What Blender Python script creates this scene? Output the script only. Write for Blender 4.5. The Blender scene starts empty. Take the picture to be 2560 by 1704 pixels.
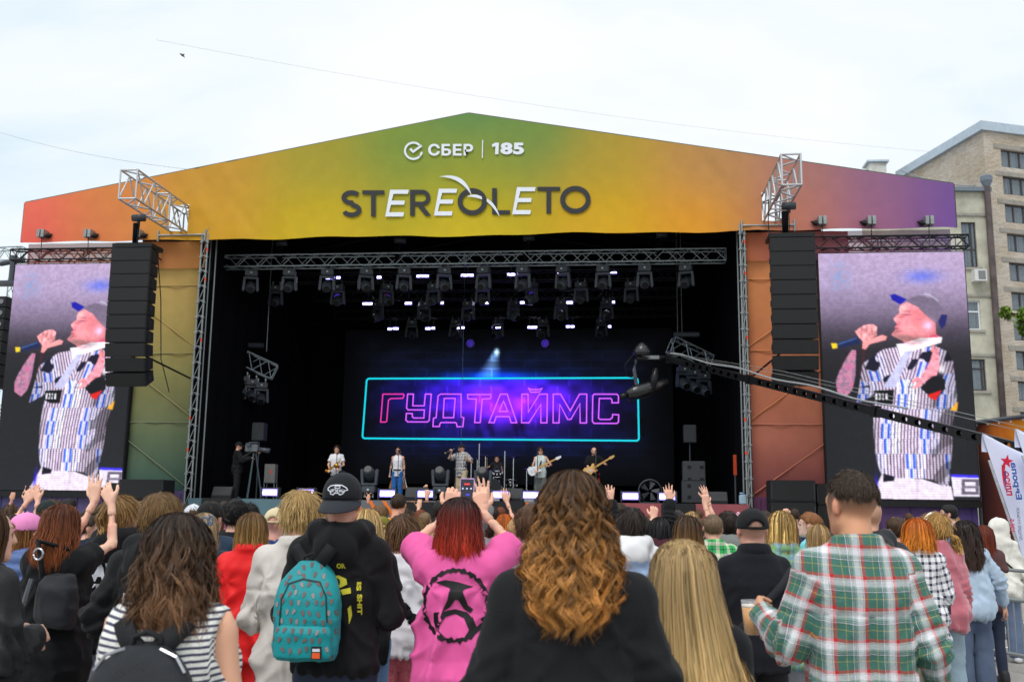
import bpy, bmesh, math, random
import numpy as np
from mathutils import Vector, Matrix
from mathutils.bvhtree import BVHTree
rng = np.random.default_rng(7); random.seed(7)
SC = bpy.context.scene; COL = SC.collection
# ------------------------------------------------------------------ camera
CAMP = np.array([4.676, -30.296, 1.65]); YAW, PITCH, ROLL, FPX = .1039, .1714, .0126, 2487.0
cyw, syw, cpt, spt = math.cos(YAW), math.sin(YAW), math.cos(PITCH), math.sin(PITCH)
FWD = np.array([-syw*cpt, cyw*cpt, spt]); _r0 = np.array([cyw, syw, 0.]); _u0 = np.cross(_r0, FWD)
RGT = math.cos(ROLL)*_r0 + math.sin(ROLL)*_u0; UPV = -math.sin(ROLL)*_r0 + math.cos(ROLL)*_u0
cam = bpy.data.cameras.new('camera'); camo = bpy.data.objects.new('camera', cam); COL.objects.link(camo)
cam.sensor_width = 36; cam.lens = FPX/2560*36; cam.clip_start = .05; cam.clip_end = 3000
camo.matrix_world = Matrix([[RGT[i], UPV[i], -FWD[i], CAMP[i]] for i in range(3)] + [[0, 0, 0, 1]])
cam.dof.use_dof = True; cam.dof.focus_distance = 9.0; cam.dof.aperture_fstop = 4.5
SC.camera = camo
SC.render.resolution_x, SC.render.resolution_y = 1024, 681
# ------------------------------------------------------------------ world, sun, exposure
SUN_EL, SUN_AZ = 58, 200          # high and behind the camera, to the left; azimuth clockwise from +Y
w = bpy.data.worlds.new('World'); SC.world = w; w.use_nodes = True
nt = w.node_tree; N = nt.nodes; N.clear()
def nn(t, tree=None, **k):
    n = (tree or nt).nodes.new(t)
    for a, b in k.items(): setattr(n, a, b)
    return n
out = nn('ShaderNodeOutputWorld'); bg = nn('ShaderNodeBackground'); sky = nn('ShaderNodeTexSky', sky_type='NISHITA')
sky.sun_disc = False; sky.sun_elevation = math.radians(SUN_EL); sky.sun_rotation = math.radians(SUN_AZ); sky.air_density = 1.0; sky.dust_density = 2.5
tc = nn('ShaderNodeTexCoord'); sep = nn('ShaderNodeSeparateXYZ'); nt.links.new(tc.outputs['Generated'], sep.inputs[0])
mx = nn('ShaderNodeMath', operation='MAXIMUM'); mx.inputs[1].default_value = 0.0; nt.links.new(sep.outputs[2], mx.inputs[0])
ad = nn('ShaderNodeMath', operation='ADD'); ad.inputs[1].default_value = .30; nt.links.new(mx.outputs[0], ad.inputs[0])
cmb = nn('ShaderNodeCombineXYZ')
for i in (0, 1):
    dv = nn('ShaderNodeMath', operation='DIVIDE'); nt.links.new(sep.outputs[i], dv.inputs[0]); nt.links.new(ad.outputs[0], dv.inputs[1]); nt.links.new(dv.outputs[0], cmb.inputs[i])
mp = nn('ShaderNodeMapping'); mp.inputs['Scale'].default_value = (1.0, 1.7, 1); mp.inputs['Rotation'].default_value = (0, 0, .5); mp.inputs['Location'].default_value = (.35, .2, 0)
nt.links.new(cmb.outputs[0], mp.inputs[0])
n1 = nn('ShaderNodeTexNoise'); n1.inputs['Scale'].default_value = 1.25; n1.inputs['Detail'].default_value = 7; n1.inputs['Roughness'].default_value = .52; n1.inputs['Distortion'].default_value = .25
nt.links.new(mp.outputs[0], n1.inputs['Vector'])
cr = nn('ShaderNodeValToRGB'); e = cr.color_ramp.elements
e[0].position = .36; e[0].color = (.65, .79, .88, 1); e[1].position = .58; e[1].color = (.93, .94, .95, 1)
m_ = cr.color_ramp.elements.new(.47); m_.color = (.84, .90, .93, 1)
nt.links.new(n1.outputs[0], cr.inputs[0])
sk = nn('ShaderNodeVectorMath', operation='SCALE'); sk.inputs['Scale'].default_value = .10; nt.links.new(sky.outputs[0], sk.inputs[0])
mix = nn('ShaderNodeMix', data_type='RGBA'); mix.inputs[0].default_value = .88
nt.links.new(sk.outputs[0], mix.inputs[6]); nt.links.new(cr.outputs[0], mix.inputs[7])
nt.links.new(mix.outputs[2], bg.inputs[0]); bg.inputs[1].default_value = 1.0
nt.links.new(bg.outputs[0], out.inputs[0])
sl = bpy.data.lights.new('sun', 'SUN'); sl.energy = 1.5; sl.angle = math.radians(22); sl.color = (1, .975, .94)
so = bpy.data.objects.new('sun', sl); COL.objects.link(so)
az, el = math.radians(SUN_AZ), math.radians(SUN_EL)
so.rotation_euler = Vector((-math.sin(az)*math.cos(el), -math.cos(az)*math.cos(el), -math.sin(el))).to_track_quat('-Z', 'Y').to_euler()
vs = SC.view_settings; vs.view_transform = 'Standard'; vs.look = 'None'; vs.gamma = 1; vs.exposure = 0.25; vs.use_curve_mapping = False
SC.cycles.use_denoising = True; SC.cycles.max_bounces = 6; SC.cycles.transparent_max_bounces = 12
# ------------------------------------------------------------------ helpers
def at(px, py, Y):                      # photo pixel (2560 wide) -> point on the plane y = Y of the place
    d = FWD + RGT*((px-1280)/FPX) + UPV*((852-py)/FPX)
    return CAMP + d*((Y-CAMP[1])/d[1])
def atd(px, py, depth):                 # the same at a given distance
    return CAMP + (FWD + RGT*((px-1280)/FPX) + UPV*((852-py)/FPX))*depth
def lin(c):
    c = np.asarray(c, float)/255.
    return np.where(c <= .04045, c/12.92, ((c+.055)/1.055)**2.4)
MATS = {}
def M(name, col, rough=.6, metal=0., var=.15, vs=9., bump=0., bs=80., spec=.4, alpha=1., emit=0., lo=None, trans=0.):
    if name in MATS: return MATS[name]
    m = bpy.data.materials.new(name); m.use_nodes = True; MATS[name] = m
    t = m.node_tree; b = t.nodes['Principled BSDF']; c = tuple(lin(col))
    b.inputs['Roughness'].default_value = rough; b.inputs['Metallic'].default_value = metal; b.inputs['Specular IOR Level'].default_value = spec
    tcn = nn('ShaderNodeTexCoord', t)
    no = nn('ShaderNodeTexNoise', t); no.inputs['Scale'].default_value = vs; no.inputs['Detail'].default_value = 5; no.inputs['Roughness'].default_value = .6
    t.links.new(tcn.outputs['Object'], no.inputs['Vector'])
    mr = nn('ShaderNodeMapRange', t); mr.inputs[1].default_value = .3; mr.inputs[2].default_value = .7; mr.inputs[3].default_value = 1-var; mr.inputs[4].default_value = 1+var
    t.links.new(no.outputs[0], mr.inputs[0])
    vm = nn('ShaderNodeVectorMath', t, operation='SCALE'); vm.inputs[0].default_value = c; t.links.new(mr.outputs[0], vm.inputs['Scale'])
    t.links.new(vm.outputs[0], b.inputs['Base Color'])
    if bump:
        n2 = nn('ShaderNodeTexNoise', t); n2.inputs['Scale'].default_value = bs; n2.inputs['Detail'].default_value = 3
        t.links.new(tcn.outputs['Object'], n2.inputs['Vector'])
        bp = nn('ShaderNodeBump', t); bp.inputs['Strength'].default_value = bump; bp.inputs['Distance'].default_value = .02
        t.links.new(n2.outputs[0], bp.inputs['Height']); t.links.new(bp.outputs[0], b.inputs['Normal'])
    if alpha < 1: b.inputs['Alpha'].default_value = alpha
    if trans: b.inputs['Transmission Weight'].default_value = trans
    if emit: b.inputs['Emission Color'].default_value = (*c, 1); b.inputs['Emission Strength'].default_value = emit
    return m
def EM(name, col, s=1.):
    if name in MATS: return MATS[name]
    m = bpy.data.materials.new(name); m.use_nodes = True; MATS[name] = m
    b = m.node_tree.nodes['Principled BSDF']; b.inputs['Base Color'].default_value = (.01, .01, .01, 1); b.inputs['Roughness'].default_value = .5
    b.inputs['Emission Color'].default_value = (*lin(col), 1); b.inputs['Emission Strength'].default_value = s
    return m
def VC(name, rough=.7, emit=0., spec=.3, alpha=1., bump=0., bs=90., sheen=0., var=0., weave=0):          # colour comes from the print / dye attribute 'col'
    if name in MATS: return MATS[name]
    m = bpy.data.materials.new(name); m.use_nodes = True; MATS[name] = m
    t = m.node_tree; b = t.nodes['Principled BSDF']; a = nn('ShaderNodeAttribute', t, attribute_name='col')
    src = a.outputs['Color']
    if var:
        tcn = nn('ShaderNodeTexCoord', t); no = nn('ShaderNodeTexNoise', t); no.inputs['Scale'].default_value = 2.2; no.inputs['Detail'].default_value = 6
        t.links.new(tcn.outputs['Object'], no.inputs['Vector'])
        mr = nn('ShaderNodeMapRange', t); mr.inputs[1].default_value = .3; mr.inputs[2].default_value = .7; mr.inputs[3].default_value = 1-var; mr.inputs[4].default_value = 1+var
        vm = nn('ShaderNodeVectorMath', t, operation='SCALE'); t.links.new(no.outputs[0], mr.inputs[0]); t.links.new(src, vm.inputs[0]); t.links.new(mr.outputs[0], vm.inputs['Scale']); src = vm.outputs[0]
    b.inputs['Roughness'].default_value = rough; b.inputs['Specular IOR Level'].default_value = spec
    if emit:
        b.inputs['Base Color'].default_value = (.012, .012, .014, 1); t.links.new(src, b.inputs['Emission Color']); b.inputs['Emission Strength'].default_value = emit
    else: t.links.new(src, b.inputs['Base Color'])
    if sheen: b.inputs['Sheen Weight'].default_value = sheen
    if bump:
        tcn = nn('ShaderNodeTexCoord', t); n2 = nn('ShaderNodeTexNoise', t); n2.inputs['Scale'].default_value = bs; n2.inputs['Detail'].default_value = 4
        t.links.new(tcn.outputs['Object'], n2.inputs['Vector'])
        bp = nn('ShaderNodeBump', t); bp.inputs['Strength'].default_value = bump; bp.inputs['Distance'].default_value = .01
        t.links.new(n2.outputs[0], bp.inputs['Height']); t.links.new(bp.outputs[0], b.inputs['Normal'])
    if alpha < 1: b.inputs['Alpha'].default_value = alpha
    return m
def link(name, me, parent=None, loc=None, rot=None):
    o = bpy.data.objects.new(name, me); COL.objects.link(o)
    if parent is not None: o.parent = parent
    if loc is not None: o.location = loc
    if rot is not None: o.rotation_euler = rot
    return o
def tag(o, label=None, cat=None, group=None, kind=None):
    if label: o['label'] = label
    if cat: o['category'] = cat
    if group: o['group'] = group
    if kind: o['kind'] = kind
    return o
def thing(name, label, cat, loc=(0, 0, 0), rz=0, group=None):
    o = link(name, None, None, loc, (0, 0, rz)); o.empty_display_size = .2
    return tag(o, label, cat, group)
def mesh_np(V, faces, mat=None, smooth=True, col=None, name='mesh', extra=None):
    V = np.asarray(V, np.float32)
    me = bpy.data.meshes.new(name)
    if isinstance(faces, np.ndarray):
        n, k = faces.shape
        me.vertices.add(len(V)); me.vertices.foreach_set('co', V.ravel())
        me.loops.add(n*k); me.loops.foreach_set('vertex_index', faces.astype(np.int32).ravel())
        me.polygons.add(n); me.polygons.foreach_set('loop_start', np.arange(0, n*k, k, dtype=np.int32))
        me.update(calc_edges=True)
    else: me.from_pydata([tuple(map(float, v)) for v in V], [], faces)
    if smooth: me.polygons.foreach_set('use_smooth', np.ones(len(me.polygons), bool))
    if col is not None:
        a = me.attributes.new('col', 'FLOAT_COLOR', 'POINT'); c = np.ones((len(V), 4), np.float32); c[:, :3] = col; a.data.foreach_set('color', c.ravel())
    if extra:
        for k, arr in extra.items():
            a = me.attributes.new(k, 'FLOAT_VECTOR', 'POINT'); a.data.foreach_set('vector', np.asarray(arr, np.float32).ravel())
    if mat: me.materials.append(mat)
    return me
class MB:                                # collects boxes, tubes, prisms; build() links them as ONE mesh object
    def __init__(s): s.v = []; s.f = []
    def add(s, v, f):
        o = len(s.v); s.v += [tuple(map(float, q)) for q in v]; s.f += [tuple(i+o for i in q) for q in f]; return s
    def box(s, c, d, R=None, taper=1.):
        x, y, z = (q/2 for q in d)
        P = [(-x, -y, -z), (x, -y, -z), (x, y, -z), (-x, y, -z), (-x*taper, -y*taper, z), (x*taper, -y*taper, z), (x*taper, y*taper, z), (-x*taper, y*taper, z)]
        if R is not None: P = [R @ Vector(q) for q in P]
        P = [(q[0]+c[0], q[1]+c[1], q[2]+c[2]) for q in P]
        return s.add(P, [(0, 3, 2, 1), (4, 5, 6, 7), (0, 1, 5, 4), (1, 2, 6, 5), (2, 3, 7, 6), (3, 0, 4, 7)])
    def bx(s, x0, x1, y0, y1, z0, z1): return s.box(((x0+x1)/2, (y0+y1)/2, (z0+z1)/2), (x1-x0, y1-y0, z1-z0))
    def tube(s, p0, p1, r0, r1=None, n=8, cap=True):
        r1 = r0 if r1 is None else r1; p0 = Vector(p0); p1 = Vector(p1); q = (p1-p0).to_track_quat('Z', 'Y')
        A = [q @ Vector((math.cos(2*math.pi*i/n), math.sin(2*math.pi*i/n), 0)) for i in range(n)]
        v = [p0+a*r0 for a in A]+[p1+a*r1 for a in A]; f = [(i, (i+1) % n, n+(i+1) % n, n+i) for i in range(n)]
        if cap: f += [tuple(range(n-1, -1, -1)), tuple(range(n, 2*n))]
        return s.add(v, f)
    def path(s, pts, r, n=6):
        rs = r if hasattr(r, '__len__') else [r]*len(pts)
        P = [Vector(p) for p in pts]; vs = []; L = len(P); up = Vector((0, 0, 1))
        for i, p in enumerate(P):
            t = (P[min(i+1, L-1)]-P[max(i-1, 0)]).normalized(); a = t.cross(up)
            if a.length < 1e-3: a = t.cross(Vector((1, 0, 0)))
            a.normalize(); b = a.cross(t)
            vs += [p+(a*math.cos(2*math.pi*k/n)+b*math.sin(2*math.pi*k/n))*rs[i] for k in range(n)]
        f = [(i*n+k, i*n+(k+1) % n, (i+1)*n+(k+1) % n, (i+1)*n+k) for i in range(L-1) for k in range(n)]
        f += [tuple(range(n)), tuple(range((L-1)*n+n-1, (L-1)*n-1, -1))]
        return s.add(vs, f)
    def prism(s, poly, a, b, axis='y'):   # polygon in the two other axes, from a to b along axis
        n = len(poly)
        mk = {'y': lambda p, t: (p[0], t, p[1]), 'x': lambda p, t: (t, p[0], p[1]), 'z': lambda p, t: (p[0], p[1], t)}[axis]
        v = [mk(p, a) for p in poly]+[mk(p, b) for p in poly]
        return s.add(v, [tuple(range(n)), tuple(range(2*n-1, n-1, -1))]+[(i, n+i, n+(i+1) % n, (i+1) % n) for i in range(n)])
    def lathe(s, c, prof, n=16, R=None, cap=True):   # prof [(r,z)]
        v = []
        for r, z in prof:
            for k in range(n):
                q = Vector((r*math.cos(2*math.pi*k/n), r*math.sin(2*math.pi*k/n), z))
                if R is not None: q = R @ q
                v.append((q[0]+c[0], q[1]+c[1], q[2]+c[2]))
        L = len(prof); f = [(i*n+k, i*n+(k+1) % n, (i+1)*n+(k+1) % n, (i+1)*n+k) for i in range(L-1) for k in range(n)]
        if cap: f += [tuple(range(n-1, -1, -1)), tuple(range((L-1)*n, L*n))]
        return s.add(v, f)
    def mesh(s, mat=None, smooth=False, bevel=0):
        me = bpy.data.meshes.new('mesh'); me.from_pydata(s.v, [], s.f)
        bm = bmesh.new(); bm.from_mesh(me)
        bmesh.ops.recalc_face_normals(bm, faces=bm.faces)
        if bevel: bmesh.ops.bevel(bm, geom=list(bm.edges), offset=bevel, segments=2, affect='EDGES', clamp_overlap=True)
        bm.to_mesh(me); bm.free()
        if smooth: me.polygons.foreach_set('use_smooth', np.ones(len(me.polygons), bool))
        if mat: me.materials.append(mat)
        return me
    def build(s, name, mat, parent=None, smooth=False, bevel=0, loc=None, rot=None):
        return link(name, s.mesh(mat, smooth, bevel), parent, loc, rot)
_rod = {}
def rod(name, p0, p1, r, mat, parent=None, n=8):      # one round bar, sharing its mesh with all alike
    k = (mat.name, n)
    if k not in _rod: _rod[k] = MB().tube((0, 0, 0), (0, 0, 1), 1, n=n).mesh(mat, True)
    o = link(name, _rod[k], parent); p0 = Vector(p0); p1 = Vector(p1); d = p1-p0
    o.matrix_local = Matrix.Translation(p0) @ d.to_track_quat('Z', 'Y').to_matrix().to_4x4() @ Matrix.Diagonal((r, r, d.length, 1))
    return o
def copy_tree(o, parent=None):
    c = o.copy(); COL.objects.link(c)
    if parent is not None: c.parent = parent
    for ch in list(o.children): copy_tree(ch, c)
    return c
def text2d(s, size=1., bold=0., shear=0., spacing=1., res=3):
    cu = bpy.data.curves.new('t', 'FONT'); cu.body = s; cu.size = size; cu.offset = bold; cu.shear = shear; cu.space_character = spacing; cu.resolution_u = res; cu.fill_mode = 'FRONT'
    o = bpy.data.objects.new('t', cu); COL.objects.link(o)
    me = bpy.data.meshes.new_from_object(o.evaluated_get(bpy.context.evaluated_depsgraph_get()))
    bpy.data.objects.remove(o); bpy.data.curves.remove(cu)
    bm = bmesh.new(); bm.from_mesh(me); bmesh.ops.triangulate(bm, faces=bm.faces); bpy.data.meshes.remove(me)
    V = np.array([v.co[:2] for v in bm.verts]); Fc = [tuple(v.index for v in f.verts) for f in bm.faces]; bm.free()
    return V, Fc
def fit2d(V, x0, x1, y0, y1):
    lo, hi = V.min(0), V.max(0); return (V-lo)/(hi-lo)*np.array([x1-x0, y1-y0])+np.array([x0, y0])
def strip2d(pts, wd, closed=False):      # flat band along a 2-D line
    P = np.asarray(pts, float); n = len(P); wd = np.broadcast_to(wd, (n,)); V = []; F = []
    for i in range(n):
        a = P[(i-1) % n] if closed or i > 0 else P[i]; b = P[(i+1) % n] if closed or i < n-1 else P[i]
        t1 = P[i]-a; t2 = b-P[i]
        t1 = t1/(np.linalg.norm(t1)+1e-9); t2 = t2/(np.linalg.norm(t2)+1e-9); t = t1+t2; t /= np.linalg.norm(t)+1e-9
        nrm = np.array([-t[1], t[0]]); nb = t1 if np.linalg.norm(t1) > .5 else t2
        k = 1/max(.5, abs(nrm @ np.array([-nb[1], nb[0]])))
        V += [P[i]+nrm*wd[i]/2*k, P[i]-nrm*wd[i]/2*k]
    for i in range(n if closed else n-1):
        j = (i+1) % n; F.append((2*i, 2*i+1, 2*j+1, 2*j))
    return np.array(V), F
def arc2d(c, r, a0, a1, n=24, ry=None):
    return [(c[0]+r*math.cos(math.radians(a0+(a1-a0)*i/n)), c[1]+(ry or r)*math.sin(math.radians(a0+(a1-a0)*i/n))) for i in range(n+1)]
def inpoly(x, y, poly):
    P = np.asarray(poly, float); r = np.zeros(x.shape, bool); j = len(P)-1
    for i in range(len(P)):
        xi, yi = P[i]; xj, yj = P[j]
        c = ((yi > y) != (yj > y)) & (x < (xj-xi)*(y-yi)/(yj-yi+1e-12)+xi); r ^= c; j = i
    return r
def vnoise(P, seed=0):                   # smooth value noise, 0..1
    P = np.asarray(P, np.float64); i = np.floor(P).astype(np.int64); f = P-i; f = f*f*(3-2*f); out = np.zeros(len(P))
    for dx in (0, 1):
        for dy in (0, 1):
            for dz in (0, 1):
                h = ((i[:, 0]+dx)*73856093) ^ ((i[:, 1]+dy)*19349663) ^ ((i[:, 2]+dz)*83492791) ^ (seed*2654435761)
                h = (h ^ (h >> 13))*1274126177 & 0x7fffffff; h = (h ^ (h >> 16)) & 0xffff
                wgt = (f[:, 0] if dx else 1-f[:, 0])*(f[:, 1] if dy else 1-f[:, 1])*(f[:, 2] if dz else 1-f[:, 2]); out += wgt*h/65535.
    return out
# ================================================================== the setting
def asphalt():
    m = M('asphalt', (150, 146, 141), rough=.9, var=.12, vs=1.4, bump=.35, bs=140)
    return m
gm = MB().add([(-160, -80, 0), (160, -80, 0), (160, 260, 0), (-160, 260, 0)], [(0, 1, 2, 3)]).build('ground', asphalt()); tag(gm, kind='structure')
mk_white = M('road_paint', (225, 222, 215), rough=.8, var=.2, vs=20)
for k, (a, b) in enumerate([((2340, 1600), (2560, 1622)), ((2380, 1520), (2560, 1556))]):
    P = []
    for (px, py) in (a, b):
        d = FWD+RGT*((px-1280)/FPX)+UPV*((852-py)/FPX); P.append(CAMP+d*(-CAMP[2]/d[2]))
    dv = (P[1]-P[0]); dv /= np.linalg.norm(dv); nv = np.array([-dv[1], dv[0], 0])*.06; P[0] = P[0]-dv*3; P[1] = P[1]+dv*5
    z = np.array([0, 0, .004]); o = MB().add([P[0]-nv+z, P[1]-nv+z, P[1]+nv+z, P[0]+nv+z], [(0, 1, 2, 3)]).build('road_marking', mk_white); tag(o, kind='structure')
# ---- brick tower block on the right
def brickmat():
    if 'brick' in MATS: return MATS['brick']
    m = bpy.data.materials.new('brick'); m.use_nodes = True; MATS['brick'] = m; t = m.node_tree; b = t.nodes['Principled BSDF']; b.inputs['Roughness'].default_value = .9
    a = nn('ShaderNodeAttribute', t, attribute_name='pat'); br = nn('ShaderNodeTexBrick', t)
    br.inputs['Scale'].default_value = 1; br.inputs['Brick Width'].default_value = .42; br.inputs['Row Height'].default_value = .125; br.inputs['Mortar Size'].default_value = .014
    br.inputs['Color1'].default_value = (*lin((208, 200, 188)), 1); br.inputs['Color2'].default_value = (*lin((184, 174, 162)), 1); br.inputs['Mortar'].default_value = (*lin((132, 122, 112)), 1); br.inputs['Bias'].default_value = -.1
    t.links.new(a.outputs['Vector'], br.inputs['Vector'])
    no = nn('ShaderNodeTexNoise', t); no.inputs['Scale'].default_value = .35; no.inputs['Detail'].default_value = 6; t.links.new(a.outputs['Vector'], no.inputs['Vector'])
    cr = nn('ShaderNodeValToRGB', t); cr.color_ramp.elements[0].position = .35; cr.color_ramp.elements[0].color = (.84, .78, .68, 1); cr.color_ramp.elements[1].position = .62; cr.color_ramp.elements[1].color = (1, 1, 1, 1)
    t.links.new(no.outputs[0], cr.inputs[0]); mxn = nn('ShaderNodeMix', t, data_type='RGBA', blend_type='MULTIPLY'); mxn.inputs[0].default_value = 1
    t.links.new(br.outputs[0], mxn.inputs[6]); t.links.new(cr.outputs[0], mxn.inputs[7]); t.links.new(mxn.outputs[2], b.inputs['Base Color'])
    return m
def wallface(parent, p0, p1, z0, z1, wins, mat, thick=.5, name='wall'):
    """vertical wall from p0 to p1 with real openings; wins = [(u0,u1,z0,z1)] sorted in a column grid"""
    p0 = np.array(p0); p1 = np.array(p1); L = np.linalg.norm(p1-p0); du = (p1-p0)/L; nr = np.array([du[1], -du[0]])
    us = sorted({0, L, *[w[0] for w in wins], *[w[1] for w in wins]}); zs = sorted({z0, z1, *[w[2] for w in wins], *[w[3] for w in wins]})
    V = []; F = []; pat = []
    def quad(pts, uv):
        o = len(V); V.extend(pts); F.append((o, o+1, o+2, o+3)); pat.extend(uv)
    def pt(u, z, d=0): q = p0+du*u-nr*d; return (q[0], q[1], z)
    for i in range(len(us)-1):
        for j in range(len(zs)-1):
            u, v, a, b = us[i], us[i+1], zs[j], zs[j+1]; cu, cz = (u+v)/2, (a+b)/2
            if any(w[0] < cu < w[1] and w[2] < cz < w[3] for w in wins): continue
            quad([pt(u, a), pt(v, a), pt(v, b), pt(u, b)], [(u, a, 0), (v, a, 0), (v, b, 0), (u, b, 0)])
    for (u, v, a, b) in wins:
        for (A, B) in (((u, a), (u, b)), ((u, b), (v, b)), ((v, b), (v, a)), ((v, a), (u, a))):
            quad([pt(*A), pt(*B), pt(*B, thick), pt(*A, thick)], [(A[0], A[1], 0), (B[0], B[1], 0), (B[0]+thick, B[1], 0), (A[0]+thick, A[1], 0)])
    o = link(name, mesh_np(np.array(V), F, mat, False, extra={'pat': pat}), parent); return o, pt, du, nr
glassm = M('window_glass', (96, 112, 124), rough=.12, spec=.9, var=.35, vs=.9)
curt = M('net_curtain', (176, 178, 176), rough=.8, var=.25, vs=2.5)
frm_d = M('window_frame_dark', (58, 56, 58), rough=.6, var=.2, vs=4); frm_w = M('window_frame_white', (215, 220, 225), rough=.5, var=.06)
concr = M('concrete', (150, 146, 138), rough=.9, var=.2, vs=1.5, bump=.2, bs=20)
def window(parent, pt, du, nr, u, v, a, b, frm, mull=(.5,), trans=None, dep=.18, curtain=True):
    def bar(u0, u1, z0, z1, d0, d1, mb):
        P = [pt(u0, z0, d0), pt(u1, z0, d0), pt(u1, z1, d0), pt(u0, z1, d0), pt(u0, z0, d1), pt(u1, z0, d1), pt(u1, z1, d1), pt(u0, z1, d1)]
        mb.add(P, [(0, 1, 2, 3), (7, 6, 5, 4), (0, 4, 5, 1), (1, 5, 6, 2), (2, 6, 7, 3), (3, 7, 4, 0)])
    mb = MB(); t = .11; d0, d1 = dep, dep+.09
    bar(u, u+t, a, b, d0, d1, mb); bar(v-t, v, a, b, d0, d1, mb); bar(u+t, v-t, a, a+t, d0, d1, mb); bar(u+t, v-t, b-t, b, d0, d1, mb)
    for m in mull: x = u+(v-u)*m; bar(x-.08, x+.08, a+t, b-t, d0-.004, d1, mb)
    if trans: z = a+(b-a)*trans; bar(u+t, v-t, z-.06, z+.06, d0-.008, d1, mb)
    w_ = mb.build('window', frm, parent)
    mb = MB(); bar(u+.02, v-.02, a+.02, b-.02, dep+.05, dep+.07, mb); mb.build('pane', M('window_glass_clear', (120, 134, 146), rough=.08, spec=.8, alpha=.45), w_)
    if curtain:
        mb = MB(); n = 26; pts = [(u+.05+(v-u-.1)*i/n, dep+.22+.05*math.sin(i*2.1+u*3)) for i in range(n+1)]
        V = [pt(x, a+.03, d) for x, d in pts]+[pt(x, b-.05, d) for x, d in pts]
        gaps = {int(rng.integers(3, n-3)) for _ in range(3)}
        mb.add(V, [(i, i+1, n+2+i, n+1+i) for i in range(n) if i not in gaps]).build('curtain', curt, w_)
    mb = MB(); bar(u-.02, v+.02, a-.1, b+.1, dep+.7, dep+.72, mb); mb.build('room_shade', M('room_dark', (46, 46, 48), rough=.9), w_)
    return w_
def build_brick():
    K = atd(2456, 305, 90.); B = atd(2251, 426, 103.); Rr = atd(2760, 352, 93.5); ztop = K[2]-.85
    r = thing('brick_building', 'tall pale brick apartment block with net-curtained windows at the right edge', 'building', (0, 0, 0))
    bm_ = brickmat(); k, b_, rr = K[:2], B[:2], Rr[:2]
    du = (rr-k)/np.linalg.norm(rr-k); wins = []; L = np.linalg.norm(rr-k)
    rowsz = []
    for py in (378, 449, 522, 597, 672, 746, 820, 893, 968, 1042): rowsz.append(atd(2500, py, 90.6)[2])
    hw = atd(2500, 378, 90.6)[2]-atd(2500, 425, 90.6)[2]
    for z in rowsz:
        for u0 in (1.75, 6.1): wins.append((u0, u0+3.3, z-hw, z))
    _, pt, d_, n_ = wallface(r, k, rr, 0, ztop, wins, bm_)
    for (u, v, a, b) in wins:
        window(r, pt, d_, n_, u, v, a, b, frm_d, (.33, .66), dep=.22)
        mb = MB(); P = [pt(u-.75, b+.02, -.06), pt(v+.3, b+.02, -.06), pt(v+.3, b+.42, -.06), pt(u-.75, b+.42, -.06), pt(u-.75, b+.02, .2), pt(v+.3, b+.02, .2), pt(v+.3, b+.42, .2), pt(u-.75, b+.42, .2)]
        mb.add(P, [(0, 1, 2, 3), (7, 6, 5, 4), (0, 4, 5, 1), (1, 5, 6, 2), (2, 6, 7, 3), (3, 7, 4, 0)]).build('lintel', concr, r)
    wallface(r, b_, k, 0, ztop-.002, [], bm_)
    back = rr+np.array([2, 14]); 
    wallface(r, rr, back, 0, ztop-.004, [], bm_)
    wallface(r, back, b_, 0, ztop-.004, [], bm_)
    c = (k+b_+rr+back)/4; ring = [k, rr, back, b_]
    mb = MB(); o1 = [(q+(q-c)/np.linalg.norm(q-c)*.5) for q in ring]
    mb.prism([tuple(q) for q in o1], ztop, ztop+.85, 'z').build('parapet_flashing', M('zinc', (176, 190, 202), rough=.45, metal=.3, var=.1, vs=2), r)
    # little roof chimney seen over the banner
    p = atd(2190, 436, 104.); q = MB(); q.box((p[0], p[1], p[2]-2.2), (1.7, 1.7, 6.4)); ch = q.build('chimney', M('chimney_plaster', (196, 196, 190), rough=.9, var=.3, vs=1.1), r)
    MB().box((p[0], p[1], p[2]+1.12), (2.2, 2.2, .2)).build('chimney_cap', M('zinc', (176, 190, 202)), ch)
    return K
build_brick()
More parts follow.
